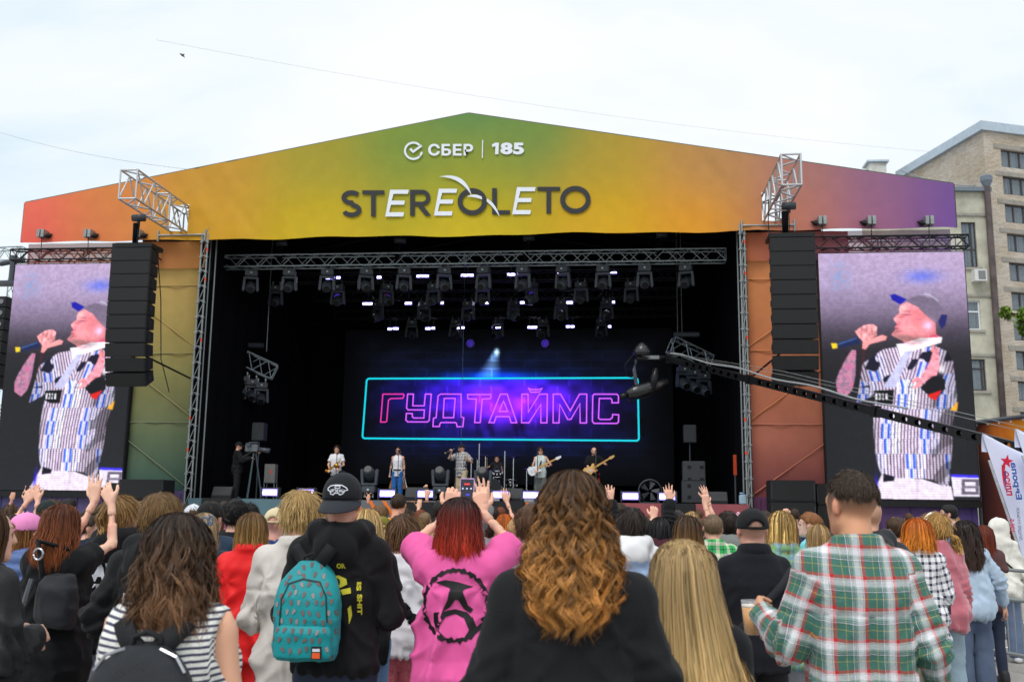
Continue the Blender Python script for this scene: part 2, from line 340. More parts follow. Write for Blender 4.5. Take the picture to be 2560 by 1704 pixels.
def build_plaster():
    r = thing('plaster_building', 'lower stained grey plaster building with a white framed window and air conditioner', 'building')
    A = atd(2150, 470, 87.5); Bp = atd(2466, 482, 87.5); ztop = atd(2420, 480, 87.5)[2]
    m = M('old_plaster', (178, 176, 160), rough=.92, var=.28, vs=.55, bump=.25, bs=6)
    a, b = A[:2], Bp[:2]; L = np.linalg.norm(b-a)
    def uz(px, py):
        # pixel -> (u,z) on this wall
        d = FWD+RGT*((px-1280)/FPX)+UPV*((852-py)/FPX); du = (b-a)/L; n_ = np.array([du[1], -du[0]])
        t = ((a-CAMP[:2])@n_)/(d[:2]@n_); p = CAMP+d*t; return (p[:2]-a)@du, p[2]
    wins = []; spec = [((2402, 555), (2446, 668), frm_d, (.68,), .4), ((2404, 750), (2454, 824), frm_w, (), .62), ((2420, 897), (2468, 976), frm_d, (.8,), .7)]
    for (p, q, f, mu, tr) in spec:
        u0, z1 = uz(*p); u1, z0 = uz(*q); u1 = min(u1, L-.35); wins.append((u0, u1, z0, z1))
    _, pt, du, nr = wallface(r, a, b, 0, ztop, wins, m, .4)
    for w_, s in zip(wins, spec):
        window(r, pt, du, nr, *w_, s[2], s[3], s[4], dep=.15)
        mb = MB(); P = [pt(w_[0]-.3, w_[2]-.25, -.15), pt(w_[1]+.3, w_[2]-.25, -.15), pt(w_[1]+.3, w_[2]-.02, -.15), pt(w_[0]-.3, w_[2]-.02, -.15), pt(w_[0]-.3, w_[2]-.25, .1), pt(w_[1]+.3, w_[2]-.25, .1), pt(w_[1]+.3, w_[2]-.02, .1), pt(w_[0]-.3, w_[2]-.02, .1)]
        mb.add(P, [(0, 1, 2, 3), (7, 6, 5, 4), (0, 4, 5, 1), (1, 5, 6, 2), (2, 6, 7, 3), (3, 7, 4, 0)]).build('window_sill', concr, r)
    for py in (540, 742, 890): 
        u, z = uz(2410, py); P = [pt(0, z, -.12), pt(L, z, -.12), pt(L, z+.22, -.12), pt(0, z+.22, -.12), pt(0, z, .02), pt(L, z, .02), pt(L, z+.22, .02), pt(0, z+.22, .02)]
        MB().add(P, [(0, 1, 2, 3), (7, 6, 5, 4), (0, 4, 5, 1), (1, 5, 6, 2), (2, 6, 7, 3), (3, 7, 4, 0)]).build('ledge', concr, r)
    wallface(r, b, b+np.array([.4, 9]), 0, ztop-.003, [], m)
    mb = MB(); P = [pt(-.4, ztop, -.4), pt(L+.3, ztop, -.4), pt(L+.3, ztop+.35, -.4), pt(-.4, ztop+.35, -.4), pt(-.4, ztop, 9), pt(L+.3, ztop, 9), pt(L+.3, ztop+.35, 9), pt(-.4, ztop+.35, 9)]
    mb.add(P, [(0, 1, 2, 3), (7, 6, 5, 4), (0, 4, 5, 1), (1, 5, 6, 2), (2, 6, 7, 3), (3, 7, 4, 0)]).build('roof_edge', M('roof_tin', (108, 120, 132), rough=.5, var=.2), r)
    x, y, _ = pt(L-.1, 0, -.35); pipem = M('rusty_pipe', (76, 66, 66), rough=.8, var=.45, vs=1.2)
    MB().tube((x, y, 0), (x, y, ztop+.4), .27, n=12).build('drain_pipe', pipem, r, True)
    MB().lathe((x, y, ztop+.4), [(.27, 0), (.5, .5), (.52, .9), (.4, 1.0)], 12).build('pipe_hopper', M('roof_tin', (108, 120, 132)), r)
    # air conditioner
    u, z = uz(2428, 706); u1, z1 = uz(2456, 678); acm = M('ac_white', (205, 207, 205), rough=.5, var=.08)
    ac = MB(); P = [pt(u, z, -.75), pt(u1, z, -.75), pt(u1, z1, -.75), pt(u, z1, -.75), pt(u, z, -.002), pt(u1, z, -.002), pt(u1, z1, -.002), pt(u, z1, -.002)]
    ac.add(P, [(0, 1, 2, 3), (7, 6, 5, 4), (0, 4, 5, 1), (1, 5, 6, 2), (2, 6, 7, 3), (3, 7, 4, 0)])
    c = ac.build('air_conditioner', acm, r); w2 = (u1-u)
    P = [pt(u+w2*.3, z+.12, -.762), pt(u1-.1, z+.12, -.762), pt(u1-.1, z1-.12, -.762), pt(u+w2*.3, z1-.12, -.762)]
    MB().add(P, [(0, 1, 2, 3)]).build('grille', M('ac_grille', (120, 122, 124), rough=.6, var=.3, vs=30), c)
build_plaster()
# ---- tree reaching in from the right
def leaf_tree(name, label, base, hgt, crown, n, seed, lsz=.16):
    r = thing(name, label, 'tree', tuple(base)); g = np.random.default_rng(seed)
    mb = MB(); mb.path([(0, 0, 0), (.1, 0, hgt*.3), (0, .1, hgt*.6), (-.1, 0, hgt*.92)], [.22, .18, .13, .05], 8)
    C = []
    for (cx, cy, cz, rr) in crown:
        s = (0, .05, max(hgt*.3, cz-rr*1.6)); mb.path([s, (cx*.5, cy*.5, (s[2]+cz)/2+.2), (cx, cy, cz)], [.08, .05, .02], 6)
        for _ in range(9):
            q = g.normal(size=3)*rr*.6; mb.path([(cx*.8, cy*.8, cz-rr*.3), (cx+q[0], cy+q[1], cz+q[2])], [.022, .008], 4)
    mb.build('trunk', M('bark', (88, 74, 62), rough=.95, var=.3, vs=6, bump=.6, bs=25), r, True)
    V = []; F = []; Cc = []
    for (cx, cy, cz, rr) in crown:
        tw = g.normal(size=(14, 3))*rr*.55
        for i in range(n):
            c = tw[i % 14]+g.normal(size=3)*rr*.22+np.array([cx, cy, cz]); a = g.normal(size=3); a[2] -= .6; a /= np.linalg.norm(a); b = np.cross(a, g.normal(size=3)); b /= np.linalg.norm(b)
            s = lsz*g.uniform(.6, 1.2); o = len(V); V += [c-a*s, c+b*s*.5-a*s*.1, c+a*s, c-b*s*.5-a*s*.1]; F.append((o, o+1, o+2, o+3))
            k = g.uniform(.7, 1.3); Cc += [lin((104, 136, 48))*k*np.array([g.uniform(.8, 1.35), 1, 1])]*4
    link('crown', mesh_np(np.array(V), np.array(F), VC('leaf', rough=.5, spec=.4), False, np.array(Cc)), r)
tb = atd(2700, 1100, 40.); 
tp = atd(2545, 790, 40.)-np.array([tb[0], tb[1], 0])
leaf_tree('lime_tree', 'leafy green tree branch reaching in at the right edge', (tb[0], tb[1], 0), tp[2]+2.5,
          [(tp[0]+.3, tp[1], tp[2], .36), (tp[0]+.35, tp[1]+.2, tp[2]-.5, .22), (tp[0]-.42, tp[1], tp[2]+.1, .14), (.8, 0, tp[2]+1.5, 1.2), (1.2, .5, tp[2]+.4, 1.2), (.6, 1, tp[2]+2.3, 1.1), (1, -.6, tp[2]+2.2, 1.2), (1., .2, tp[2]-.6, .8)], 300, 5)
# ---- overhead wires and a bird
wm = M('grey_wire', (128, 134, 140), rough=.6)
for k, (a, b, da, db, sag, lb) in enumerate([((0, 331), (475, 424), 60, 45, .25, 'thin overhead wire sloping down to the left end of the banner'), ((390, 100), (2600, 400), 120, 150, 2.0, 'faint long wire crossing the sky high above the banner'), ((2250, 425), (2440, 465), 95, 88, .4, 'dark cable running in front of the brick gable wall')]):
    A, B = atd(*a, da), atd(*b, db); pts = [A+(B-A)*t-np.array([0, 0, sag*4*t*(1-t)]) for t in np.linspace(0, 1, 14)]
    o = MB().path(pts, .008 if k == 0 else .012 if k == 1 else .05, 5).build('overhead_wire', wm); tag(o, lb, 'wire')
bp_ = atd(456, 139, 60); bd = thing('bird', 'small dark bird gliding in the white sky at upper left', 'bird', tuple(bp_)); bd.rotation_euler = (.5, .6, .4); bm2 = M('bird_dark', (50, 52, 58), rough=.8)
MB().lathe((0, 0, 0), [(.01, -.2), (.045, -.1), (.05, .02), (.03, .12), (.008, .2)], 8, Matrix.Rotation(math.pi/2, 3, 'Y')).build('torso', bm2, bd, True)
for s in (-1, 1): MB().add([(.06, 0, .03), (-.08, 0, .03), (-.06, s*.25, .09), (.02, s*.27, .1), (-.1, s*.52, .04)], [(0, 1, 2, 3), (3, 2, 4)]).build('wing', bm2, bd)
# ================================================================== the stage
ORD = ['first', 'second', 'third', 'fourth', 'fifth', 'sixth', 'seventh', 'eighth', 'ninth', 'tenth', 'eleventh', 'twelfth', 'thirteenth', 'fourteenth', 'fifteenth', 'sixteenth']
black = M('stage_black', (20, 21, 24), rough=.75, var=.25, vs=3); drape = M('black_drape', (13, 14, 17), rough=.95, var=.3, vs=1.2, spec=.1)
alu = M('aluminium', (196, 198, 202), rough=.38, metal=.75, var=.12, vs=6); galv = M('galvanised_steel', (150, 156, 156), rough=.45, metal=.6, var=.25, vs=5)
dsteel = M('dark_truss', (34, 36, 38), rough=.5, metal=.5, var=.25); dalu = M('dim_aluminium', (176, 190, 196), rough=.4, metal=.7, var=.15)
cab = M('speaker_black', (24, 25, 28), rough=.65, var=.12, vs=4, bump=.15, bs=200); grillm = M('speaker_grille', (17, 18, 20), rough=.6, var=.1, vs=40, bump=.4, bs=260)
KB = 1.0
def idw(P, pts, cols, s):
    d2 = ((P[:, None, :]-pts[None])**2).sum(-1); wt = 1/(d2+s*s)**2.2; return (wt[:, :, None]*cols[None]).sum(1)/wt.sum(1)[:, None]
def build_banner():
    r = thing('stage_banner', 'wide gabled stage banner with green, yellow, orange and purple print', 'banner')
    cp = [(62, 505, 226, 112, 92), (60, 590, 220, 86, 84), (250, 560, 210, 122, 76), (300, 450, 202, 128, 66), (500, 560, 202, 152, 44), (520, 420, 184, 138, 54), (800, 400, 152, 142, 48), (800, 575, 198, 168, 24), (1170, 285, 46, 122, 78), (1000, 340, 108, 136, 54), (1170, 400, 142, 147, 38), (1170, 580, 204, 176, 2), (1350, 330, 86, 130, 62), (1500, 560, 212, 164, 0), (1500, 400, 167, 142, 50), (1750, 555, 226, 152, 28), (1780, 420, 167, 127, 80), (2000, 555, 194, 118, 90), (2000, 440, 152, 107, 100), (2200, 560, 152, 92, 122), (2200, 450, 132, 96, 128), (2390, 560, 103, 68, 148), (2385, 470, 104, 76, 142)]
    pts = np.array([at(c[0], c[1], 0)[[0, 2]] for c in cp]); cols = np.array([lin(c[2:]) for c in cp])
    nx, nz = 241, 33; X = np.linspace(-15, 15, nx); V = np.zeros((nx, nz, 3))
    top = 11.72+(14.44-11.72)*(1-np.abs(X)/15); bot = 10.34-.03*np.cos(X*.9)*np.exp(-(X/9)**4)+.02*np.sin(X*2.3)
    t = np.linspace(0, 1, nz)
    V[:, :, 0] = X[:, None]; V[:, :, 2] = bot[:, None]+(top-bot)[:, None]*t[None]
    fold = .010*np.sin(X*1.9+.4)*1+.006*np.sin(X*4.7); V[:, :, 1] = fold[:, None]*np.exp(-((t-.0)/.4)**2)[None]-.02*np.sin(X*.8)[:, None]*t[None]*(1-t[None])
    gx, gz = V[:, :, 0].ravel(), V[:, :, 2].ravel()
    dg = vnoise(np.stack([gx*3.2+gz*2.2, gx*.5-gz*.4, gx*0], 1), 3)-.5; V[:, :, 1] += (dg*.05*np.exp(-((np.abs(gx)-8.3)/2.2)**2)).reshape(nx, nz)
    C = idw(np.stack([gx, gz], 1), pts, cols, 1.9)*KB; C = np.clip(C.mean(1, keepdims=True)+(C-C.mean(1, keepdims=True))*1.07, 0, 1)
    idx = np.arange(nx*nz).reshape(nx, nz); Q = np.stack([idx[:-1, :-1], idx[1:, :-1], idx[1:, 1:], idx[:-1, 1:]], -1).reshape(-1, 4)
    cen = V.reshape(-1, 3)[Q].mean(1); hole = (np.abs(np.abs(cen[:, 0])-9.55) < .36) & (cen[:, 2] > 10.62) & (cen[:, 2] < 11.52)
    link('canvas', mesh_np(V.reshape(-1, 3), Q[~hole], VC('banner_print', rough=.62, spec=.35, var=.05, bump=.05, bs=300), True, C), r)
    hem = MB()
    for s in (-1, 1): hem.path([(s*15, .06, 11.72), (0, .06, 14.44)], .05, 6)
    hem.path([(-15, .06, 10.36), (-15, .06, 11.72)], .05); hem.path([(15, .06, 10.36), (15, .06, 11.72)], .05)
    hem.build('edge_keder', M('keder', (60, 66, 58), rough=.6), r)
    dark = M('letter_black', (40, 42, 46), rough=.6, var=.05); lt = M('letter_white', (222, 228, 236), rough=.55, var=.04)
    def Z(x, y): return at(800+x*.32258, 260+y*.32258, 0)
    def flat(name, V2, F, mat, off=.045):
        P = []
        for x, y in V2: q = Z(x, y); P.append((q[0], -off, q[2]))
        link(name, mesh_np(np.array(P), F, mat, False), r)
    L = [('S', 168, 325, 672, 880, 0), ('T', 330, 502, 672, 875, 0), ('E', 508, 690, 668, 875, 1), ('R', 700, 865, 668, 870, 0), ('E', 885, 1065, 660, 868, 1), ('L', 1335, 1475, 655, 858, 0), ('E', 1490, 1672, 648, 858, 1), ('T', 1685, 1862, 645, 852, 0)]
    for ch, x0, x1, y0, y1, wht in L:
        if ch == 'E':
            h = y1-y0; k = 38
            poly = [(x0+k, y0), (x1, y0), (x1-6, y0+32), (x0+k+26, y0+32), (x0+k+12, y0+84), (x1-30, y0+84), (x1-36, y0+116), (x0+k+6, y0+116), (x0+k-8, y1-33), (x1-36, y1-33), (x1-42, y1), (x0, y1)]
            flat('letter_white', poly, [tuple(range(12))], lt)
        elif ch == 'T':
            m = (x0+x1)/2; flat('letter', [(x0, y0), (x1, y0), (x1, y0+31), (m+18, y0+31), (m+18, y1), (m-18, y1), (m-18, y0+31), (x0, y0+31)], [tuple(range(8))], dark)
        elif ch == 'L': flat('letter', [(x0, y0), (x0+37, y0), (x0+37, y1-32), (x1, y1-32), (x1, y1), (x0, y1)], [tuple(range(6))], dark)
        else:
            if ch == 'S':
                m = (x0+x1)/2; q = (y1-y0); c1 = (m, y0+q*.27); c2 = (m, y0+q*.73)
                line = [(m+60, y0+q*.3)]+arc2d(c1, 60, -20, -270, 20, q*.27-17)[1:]+arc2d(c2, 60, -90, 160, 20, q*.27-19)[1:]
                V2, F = strip2d(line[1:], 35); flat('letter', V2, F, dark)
            else:
                flat('letter', [(x0, y0), (x0+37, y0), (x0+37, y1), (x0, y1)], [(0, 1, 2, 3)], dark)
                V2, F = strip2d([(x0+37, y0+16), (x0+95, y0+16)]+arc2d((x0+95, y0+62), 46, -90, 90, 14)+[(x0+37, y0+108)], 32); flat('letter', V2, F, dark, .047)
                flat('letter', [(x0+55, y0+120), (x0+98, y0+118), (x1, y1), (x1-44, y1)], [(0, 1, 2, 3)], dark, .049)
    for (x0, x1, y0, y1) in ((1068, 1295, 655, 865), (1862, 2098, 638, 852)):
        V2, F = strip2d(arc2d(((x0+x1)/2, (y0+y1)/2), (x1-x0)/2-19, 0, 360, 48, (y1-y0)/2-19)[:-1], 38, True); flat('letter', V2, F, dark)
    def bez(a, b, c, n=14): return [((1-t)**2*a[0]+2*t*(1-t)*b[0]+t*t*c[0], (1-t)**2*a[1]+2*t*(1-t)*b[1]+t*t*c[1]) for t in np.linspace(0, 1, n)]
    for (o1, o2) in (((((925, 568), (1130, 520), (1178, 716))), ((925, 568), (1090, 570), (1178, 716))), (((1140, 722), (1195, 690), (1255, 722)), ((1140, 722), (1200, 722), (1258, 744))), (((1294, 736), (1365, 772), (1396, 882)), ((1294, 760), (1345, 800), (1396, 882)))):
        a, b = bez(*o1), bez(*o2); n = len(a); flat('crescent', a+b, [(i, i+1, n+i+1, n+i) for i in range(n-1)], lt, .055)
    V2, F = strip2d(arc2d((726, 367), 65, -38, -322, 40, 63), 16); flat('emblem', V2, F, lt)
    V2, F = strip2d(arc2d((726, 367), 65, 8, 42, 8, 63), 16); flat('emblem', V2, F, lt)
    V2, F = strip2d([(700, 350), (724, 374), (790, 326)], 17); flat('emblem', V2, F, lt)
    for s, x0, x1, y0, y1, bo in (('СБЕР', 840, 1188, 313, 405, .035), ('85', 1400, 1582, 303, 395, .05)):
        V2, F = text2d(s, 1, bo, 0, 1.08, 5); V2 = fit2d(V2, x0, x1, -y1, -y0); V2[:, 1] *= -1; flat('letter_white', V2, F, lt)
    flat('letter_white', [(1333, 318), (1362, 304), (1388, 304), (1384, 394), (1358, 394), (1361, 330), (1338, 340)], [(0, 1, 5, 6), (1, 2, 3, 4, 5)], lt)
    flat('divider', [(1258, 283), (1266, 283), (1264, 423), (1256, 423)], [(0, 1, 2, 3)], lt)
    return r
build_banner()
# ---- deck, skirt, enclosure
DK = 2.0
st = thing('stage_platform', 'raised black stage deck with teal, grey striped and red front skirt', 'stage')
MB().bx(-8.6, 8.6, .02, 12.9, 1.7, DK).build('deck', M('stage_floor', (34, 36, 42), rough=.45, var=.3, vs=2), st)
MB().bx(-8.55, 8.55, .3, 12.8, 0, 1.7).build('understructure', black, st)
for nm, x0, x1, c in (('skirt_panel', -8.6, -3.45, (84, 112, 122)), ('skirt_panel', -3.45, 3.1, (104, 104, 110)), ('skirt_panel', 3.1, 8.6, (150, 78, 84))):
    MB().bx(x0+.005, x1-.005, -.03, .015, .02, DK-.004).build(nm, M('skirt_%d' % c[0], c, rough=.7, var=.1, vs=2), st)
orm = M('orange_tape', (232, 116, 30), rough=.6, var=.08)
for k in range(15):
    x = -3.3+k*.44; s = -1 if k < 8 else 1
    if k in (5, 6, 9, 10) and False: continue
    MB().add([(x, -.036, DK-.02), (x+.12, -.036, DK-.02), (x+.12-s*.62, -.036, DK-.95), (x-s*.62, -.036, DK-.95)], [(0, 1, 2, 3)]).build('warning_stripe', orm, st)
def drapes(name, p0, p1, z0, z1, label, amp=.05):
    n = 90; t = np.linspace(0, 1, n); P0, P1 = np.array(p0), np.array(p1); du = (P1-P0)/np.linalg.norm(P1-P0); nr = np.array([du[1], -du[0]]); L = np.linalg.norm(P1-P0)
    off = amp*np.sin(t*L*5)+amp*.5*np.sin(t*L*11.3); q = P0+t[:, None]*(P1-P0)+nr*off[:, None]
    V = np.concatenate([np.c_[q, np.full(n, z0)], np.c_[q, np.full(n, z1)]]); F = np.array([(i, i+1, n+i+1, n+i) for i in range(n-1)])
    o = link(name, mesh_np(V, F, drape), None); return tag(o, label, 'curtain')
drapes('side_curtain', (-8.78, .2), (-8.78, 13.0), 0, 12.7, 'black fabric wall closing the left side of the stage')
drapes('side_curtain', (8.78, 13.0), (8.78, .2), 0, 12.7, 'black fabric wall closing the right side of the stage')
drapes('back_curtain', (-9.0, 12.75), (9.0, 12.75), 0, 14.3, 'black curtain across the back of the stage')
rf = thing('stage_roof', 'dark canvas stage roof with steel rafters above the lights', 'roof')
for s in (-1, 1):
    MB().add([(0, .15, 14.2), (s*9, .15, 12.55), (s*9, 13, 12.55), (0, 13, 14.2)], [(0, 1, 2, 3)]).build('roof_sheet', drape, rf)
    for y in (.5, 3.5, 6.5, 9.5, 12.4): rod('rafter', (0, y, 14.05), (s*8.7, y, 12.4), .06, dsteel, rf)
# ---- truss builder
def truss(name, label, p0, p1, wd, ht, nb, mat, r=.028, br=.016, group=None, cat='truss', parts=True, up=(0, 0, 1)):
    p0 = Vector(p0); p1 = Vector(p1); d = (p1-p0); u = Vector(up); s = d.cross(u).normalized(); u = s.cross(d).normalized()
    t = thing(name, label, cat, tuple(p0), 0, group)
    c = [(s*(wd/2)*a+u*(ht/2)*b) for a, b in ((-1, -1), (1, -1), (1, 1), (-1, 1))]
    if parts:
        for q in c: rod('chord', q, q+d, r, mat, t)
    mb = MB(); 
    for k in range(nb):
        a, b = d*(k/nb), d*((k+1)/nb)
        for i in range(4):
            j = (i+1) % 4; e0, e1 = (c[i], c[j]) if k % 2 == 0 else (c[j], c[i])
            if parts: rod('brace', e0+a, e1+b, br, mat, t, 6)
            else: mb.tube(e0+a, e1+b, br, n=5)
    for k in ((0, nb//2, nb) if nb > 6 else (0, nb)):
        a = d*(k/nb)
        for i in range(4):
            if parts: rod('end_bar', c[i]+a, c[(i+1) % 4]+a, br*1.1, mat, t, 6)
            else: mb.tube(c[i]+a, c[(i+1) % 4]+a, br*1.1, n=5)
    if not parts:
        for q in c: mb.tube(q, q+d, r, n=6)
        mb.build('lattice', mat, t)
    return t
# cantilever trusses through the banner
for s, nm in ((-1, 'left'), (1, 'right')):
    truss('cantilever_truss', 'bare silver box truss sticking out through the %s half of the banner' % nm, (s*9.55, .9, 11.06), (s*9.55, -3.5, 11.06), .52, .88, 8, alu, .032, .026, 'silver trusses carrying the loudspeakers')
# front lighting truss
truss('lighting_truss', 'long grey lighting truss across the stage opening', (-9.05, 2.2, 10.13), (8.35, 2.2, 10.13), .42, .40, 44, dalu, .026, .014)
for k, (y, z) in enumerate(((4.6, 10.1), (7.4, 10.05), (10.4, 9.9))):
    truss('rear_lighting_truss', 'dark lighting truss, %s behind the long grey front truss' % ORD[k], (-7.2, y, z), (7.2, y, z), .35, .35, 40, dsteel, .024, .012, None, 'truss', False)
    for x in (-6.4, -2.2, 2.2, 6.4): pass
# ---- scaffold columns with scrims
redm = M('red_marker', (226, 72, 44), rough=.6)
def column(s):
    side = 'left' if s < 0 else 'right'
    t = thing('scaffold_column', 'tall scaffold column at the %s edge of the stage opening' % side, 'scaffold', (s*8.62, 0, 0))
    pts = ((-.1, 0), (.1, 0), (-.1, .72), (.1, .72)) if s < 0 else ((-.06, 0), (.08, .06), (-.06, .72), (.1, .72))
    for (x, y) in pts: rod('standard', (x, y, 0), (x, y, 10.55), .028, galv, t)
    k = 0; z = .25
    while z < 10.5:
        for (x, y) in pts[:2]:
            MB().tube((x, y, z-.02), (x, y, z+.02), .062, n=8).build('coupler', galv, t)
        if k % 1 == 0: rod('ledger', (pts[0][0], 0, z+.05), (pts[1][0], pts[1][1], z+.05), .018, galv, t, 6)
        rod('diagonal', (pts[0][0], 0, z), (pts[1][0], pts[1][1], z+.5), .014, galv, t, 6)
        if k in (2, 6, 8, 13, 17, 19): MB().tube((pts[k % 2][0], pts[k % 2][1], z+.2), (pts[k % 2][0], pts[k % 2][1], z+.3), .031, n=8).build('marker_band', redm, t)
        z += .5; k += 1
    rod('top_rail', (0, -.02, 10.5), (-s*-1.6, -.02, 10.5), .03, galv, t)
    for x in (0, s*1.6): rod('rail_post', (x, -.02, 10.3), (x, -.02, 10.66), .03, galv, t)
column(-1); column(1)
def scrim(s):
    side = 'left' if s < 0 else 'right'
    if s < 0: cp = [(0, 10.4, 190, 150, 80), (0, 8, 174, 148, 78), (0, 6, 134, 128, 74), (0, 4, 94, 108, 78), (0, 2, 48, 86, 80), (0, 0, 44, 70, 80)]
    else: cp = [(0, 10.4, 200, 128, 74), (0, 8, 194, 118, 66), (0, 6, 184, 108, 70), (0, 4, 170, 98, 78), (0, 2.4, 122, 60, 62), (0, 0, 92, 46, 64)]
    t = thing('side_scrim', 'printed %s fabric scrim beside the %s video screen' % ('ochre to green' if s < 0 else 'orange to maroon', side), 'scrim')
    nx, nz = 24, 90; X = np.linspace(8.78, 11.9, nx)*s; Zs = np.linspace(.02, 10.4, nz); gx, gz = np.meshgrid(X, Zs, indexing='ij')
    y = .42+.02*np.sin(gx*7+gz*.7)+.015*np.sin(gz*3.1+gx*2)
    cz = np.array([c[1] for c in cp])[::-1]; cc = np.array([lin(c[2:]) for c in cp])[::-1]
    C = np.stack([np.interp(gz.ravel(), cz, cc[:, i]) for i in range(3)], 1); C = C*.94+C.mean(1, keepdims=True)*.08; C *= .98
    idx = np.arange(nx*nz).reshape(nx, nz); Q = np.stack([idx[:-1, :-1], idx[1:, :-1], idx[1:, 1:], idx[:-1, 1:]], -1).reshape(-1, 4)
    link('fabric', mesh_np(np.stack([gx.ravel(), y.ravel(), gz.ravel()], 1), Q, VC('scrim_print', rough=.8, spec=.2, var=.06), True, C), t)
    def pipe(a, b, c): rod('brace_pipe', a, b, .02, M('scrim_pipe_%d_%d' % (s, c[0]), c, rough=.7, var=.1), t, 6)
    col = ((178, 150, 92), (150, 140, 92), (112, 120, 92), (86, 116, 100)) if s < 0 else ((206, 138, 84), (194, 122, 76), (182, 112, 88), (158, 98, 96))
    for k, z in enumerate((8.9, 6.65, 4.4, 2.2)): pipe((s*8.8, .395, z), (s*11.8, .395, z), col[k])
    for k, z in enumerate((8.9, 6.65, 4.4, 2.2)): pipe((s*8.8, .39, z-2.1), (s*11.6, .39, z-.1), col[k])
    MB().bx(min(s*8.8, s*15), max(s*8.8, s*15), .9, .95, 0, 9.3).build('backing', black, t); MB().bx(min(s*8.7, s*11.2), max(s*8.7, s*11.2), .88, .93, 9.2, 10.9).build('upper_backing', black, t)
    # netting strip between banner and screen truss
    X = np.linspace(8.7, 14.9, 40)*s; V = []; 
    V = np.concatenate([np.c_[X, np.full(40, .28), np.full(40, 9.45)], np.c_[X, .28+.02*np.sin(X*5), 10.36+0*X]]); a_ = (np.abs(X)-8.7)/6.2
    c0, c1 = (lin((190, 128, 70)), lin((168, 82, 82))) if s < 0 else (lin((182, 104, 70)), lin((112, 82, 140)))
    C = c0+(c1-c0)*a_[:, None]; link('netting', mesh_np(V, np.array([(i, i+1, 41+i, 40+i) for i in range(39)]), VC('net_print', rough=.8, spec=.1, alpha=.7), True, np.concatenate([C, C])), t)
    # tarp below the screen
    cl, cr_ = ((104, 84, 132), (70, 66, 110)) if s < 0 else ((96, 50, 84), (66, 54, 112))
    V = np.array([(s*8.7, .36, .02), (s*15.2, .36, .02), (s*15.2, .36, 2.22), (s*8.7, .36, 2.22)]); C = np.array([lin(cl), lin(cr_), lin(cr_), lin(cl)])
    link('lower_tarp', mesh_np(V, np.array([(0, 1, 2, 3)]), VC('tarp_print', rough=.55, spec=.4, var=.25, bump=.4, bs=6), False, C), t)
    for k in range(8): rod('tarp_post', (s*(9+k*.86), .345, .02), (s*(9+k*.86), .345, 2.15), .012, M('tarp_seam_%d' % s, (60, 46, 78), rough=.7), t, 6)
scrim(-1); scrim(1)
for s, nm in ((-1, 'left'), (1, 'right')):
    truss('roof_side_truss', 'silver lattice girder behind the netting at the %s end of the banner' % nm, (s*8.9, 1.3, 10.0), (s*15.3, 1.3, 10.0), .6, .75, 9, alu, .04, .03, None, 'truss', False)
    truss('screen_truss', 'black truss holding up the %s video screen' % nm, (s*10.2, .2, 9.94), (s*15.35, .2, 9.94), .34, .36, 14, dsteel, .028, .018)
    for k, px in enumerate((2050, 2172, 2315) if s > 0 else (112, 228, 350)):
        q = at(px, 558 if s > 0 else 590, 0); lb = ORD[k]
        t = thing('chain_hoist', '%s chain hoist bracket from the left under the %s end of the banner' % (lb, nm), 'hoist', (q[0], 0, q[2]))
        MB().box((-.05, -.17, .02), (.1, .3, .26)).box((.09, -.17, .02), (.1, .3, .26)).build('bracket', galv, t)
        MB().add([(.02-.2*s, -.04, -.1), (.02-.1*s, -.34, -.12), (.12*s+.02, -.05, .16), (.3*-s, -.04, .05)], [(0, 1, 2), (0, 1, 3), (1, 2, 3)]).build('canvas_flap', black, t)
        for z0 in range(6): MB().box((.02, -.2+.01*z0, -.1-z0*.1), (.022, .022, .09), Matrix.Rotation(z0*1.2, 3, 'Z')).build('chain_link', dsteel, t)
